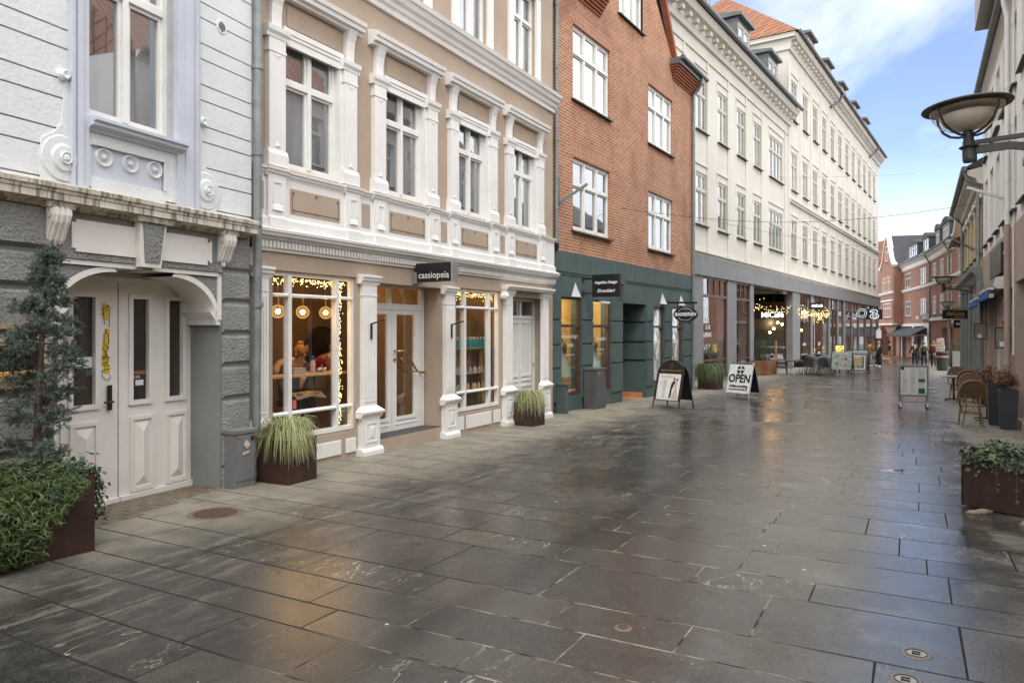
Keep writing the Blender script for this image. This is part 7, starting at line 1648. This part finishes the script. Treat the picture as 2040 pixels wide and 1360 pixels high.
# things on the counter
t=thing('water_bottle','pink plastic bottle with a blue cap on the window counter','bottle',bl(-.50,.36,1.125)); MB().lathe([(.038,0),(.042,.02),(.034,.08),(.042,.13),(.026,.17),(.02,.19)],n=14).build('bottle_body',mat('pink_plastic',(.5,.33,.33),.3),t,smooth=True); MB().lathe([(.024,.185),(.024,.215),(.012,.25)],n=10).build('cap',mat('blue_cap',(.01,.05,.25),.4),t)
t=thing('tissue','crumpled white tissue lying on the window counter beside the pink bottle','tissue',bl(-.33,.36,1.125)); 
mb=MB()
for _ in range(60): c=Vector((rn.gauss(0,.03),rn.gauss(0,.02),abs(rn.gauss(.03,.025)))); leaves(mb,1,lambda:(c,(0,0,1)),.03,rn,.8)
mb.build('crumpled_paper',M_poff,t)
t=thing('white_box','low pale box lying on the window counter in front of the seated person','box',bl(-.80,.36,1.125),Br); MB().box(-.11,.11,-.05,.05,0,.07).build('box_body',mat('pale_card',(.45,.38,.32),.6),t,bevel=.006); MB().box(-.115,.115,-.055,.055,.07,.08).build('box_lid',mat('pale_card',(.45,.38,.32),.6),t)
t=thing('glass_dome','glass dome with dried flowers on the window counter','glass dome',bl(-.10,.36,1.125)); MB().lathe([(.085,0),(.085,.2),(.06,.27),(.0,.30)],n=20,cap=False).build('dome',glass('amber_glass'),t,smooth=True); MB().lathe([(.095,0),(.095,.015),(.001,.015)],n=20).build('base',M_iwood,t)
mb=MB(); leaves(mb,120,lambda:((rn.gauss(0,.03),rn.gauss(0,.03),rn.uniform(.03,.24)),(0,0,1)),.014,rn,.7); mb.build('dried_flowers',leafm('dried_pinks',(.4,.2,.15),(.3,.25,.12)),t)
MB().add([(-1.17,.08,.68),(-1.10,.08,.68),(-1.10,.08,.80),(-1.17,.08,.80)],[(0,1,2,3)]).build('window_sticker',mat('red_label',(.6,.12,.08),.6),B)
mr=thing('round_mirror','round wall mirror with dark rim seen through the glass door','mirror',bl(2.75,3.27,1.35),Br); MB().tube([(.45*math.cos(PI*i/16),-.02,.45*math.sin(PI*i/16)) for i in range(33)],.02,6,False).build('rim',M_black,mr); MB().lathe([(.001,-.01),(.44,-.01)],n=32,ax='y').build('mirror_glass',mat('mirror_glass',(.35,.3,.22),.1,metal=1),mr)
# ================================================================= WORLD, SUN, CAMERA
sc=bpy.context.scene
w=bpy.data.worlds.new('World'); sc.world=w; w.use_nodes=True; nt=NT(w); nt.n.clear()
out=nt.new('ShaderNodeOutputWorld'); 
sky=nt.new('ShaderNodeTexSky'); sky.sky_type='NISHITA'; sky.sun_disc=False; SE,SR=R(55),R(175)
sky.sun_elevation=SE; sky.sun_rotation=SR; sky.air_density=1.0; sky.dust_density=.6; sky.ozone_density=1.6
tc=nt.new('ShaderNodeTexCoord').outputs['Generated']; sp=nt.new('ShaderNodeSeparateXYZ'); nt.lk(tc,sp.inputs[0]); X,Y,Z=sp.outputs
den=nt.math('ADD',nt.math('MAXIMUM',Z,0),.22); cb=nt.new('ShaderNodeCombineXYZ'); nt.lk(nt.math('DIVIDE',X,den),cb.inputs[0]); nt.lk(nt.math('DIVIDE',Y,den),cb.inputs[1]); cb.inputs[2].default_value=CZ if 'CZ' in globals() else 3.1
nz=nt.noise(nt.mapping(cb.outputs[0],(1.0,.55,1)),1.15,8,.55,.35)
# clear window of sky ahead over the street, overcast elsewhere
fwd=nt.math('ADD',nt.math('MULTIPLY',X,.45),nt.math('MULTIPLY',Y,.89)); hz=nt.math('SQRT',nt.math('SUBTRACT',1.0001,nt.math('MULTIPLY',Z,Z))); clear=nt.math('MULTIPLY',nt.ramp(nt.math('DIVIDE',fwd,hz),.90,.965),nt.math('SUBTRACT',1,nt.ramp(Z,.42,.52)))
bias=nt.math('SUBTRACT',.42,nt.math('MULTIPLY',clear,nt.math('SUBTRACT',.375,nt.math('MULTIPLY',nt.ramp(Z,.20,.36),.045)))); cl_=nt.ramp(nt.math('ADD',nz,bias),.47,.82)
cl_=nt.math('MAXIMUM',cl_,nt.math('MULTIPLY',nt.math('SUBTRACT',1,nt.ramp(Z,.0,.28)),.66),True); cl_=nt.math('MAXIMUM',cl_,.07)
b1_=nt.new('ShaderNodeBackground'); hs_=nt.new('ShaderNodeMix'); hs_.data_type='RGBA'; hs_.blend_type='MULTIPLY'; hs_.inputs[0].default_value=1; nt.lk(sky.outputs[0],hs_.inputs[6]); hs_.inputs[7].default_value=(.90,.93,1.10,1); nt.lk(hs_.outputs[2],b1_.inputs[0]); b1_.inputs[1].default_value=.092
b2_=nt.new('ShaderNodeBackground'); nt.lk(nt.mix(nt.ramp(nt.noise(cb.outputs[0],2.4,5),.3,.7),(.78,.80,.85),(1,1,1)),b2_.inputs[0]); b2_.inputs[1].default_value=1.12
mx=nt.new('ShaderNodeMixShader'); nt.lk(nt.math('MULTIPLY',cl_,nt.math('SUBTRACT',1,nt.math('MULTIPLY',clear,.28))),mx.inputs[0]); nt.lk(b1_.outputs[0],mx.inputs[1]); nt.lk(b2_.outputs[0],mx.inputs[2]); nt.lk(mx.outputs[0],out.inputs[0])
sl=bpy.data.lights.new('sun','SUN'); sl.energy=.8; sl.angle=R(22); sl.color=(1,.95,.87); so=bpy.data.objects.new('sun',sl); C.objects.link(so)
sd_=Vector((math.sin(SR)*math.cos(SE),math.cos(SR)*math.cos(SE),math.sin(SE))); so.rotation_euler=sd_.to_track_quat('Z','Y').to_euler(); so.location=(0,0,30)
cam=bpy.data.cameras.new('Camera'); co=bpy.data.objects.new('Camera',cam); C.objects.link(co); co.location=(0,0,1.75); co.rotation_euler=(R(90),0,0)
cam.sensor_width=36; cam.lens=36*1450/2040; cam.shift_y=-24/2040; cam.clip_end=600; cam.clip_start=.05; sc.camera=co
sc.view_settings.view_transform='Standard'; sc.view_settings.look='None'; sc.view_settings.exposure=1.13; sc.view_settings.gamma=1
sc.cycles.max_bounces=6; sc.cycles.transparent_max_bounces=12; sc.cycles.glossy_bounces=3; sc.cycles.diffuse_bounces=3; sc.cycles.caustics_reflective=False; sc.cycles.caustics_refractive=False; sc.cycles.sample_clamp_indirect=4; sc.cycles.use_denoising=True
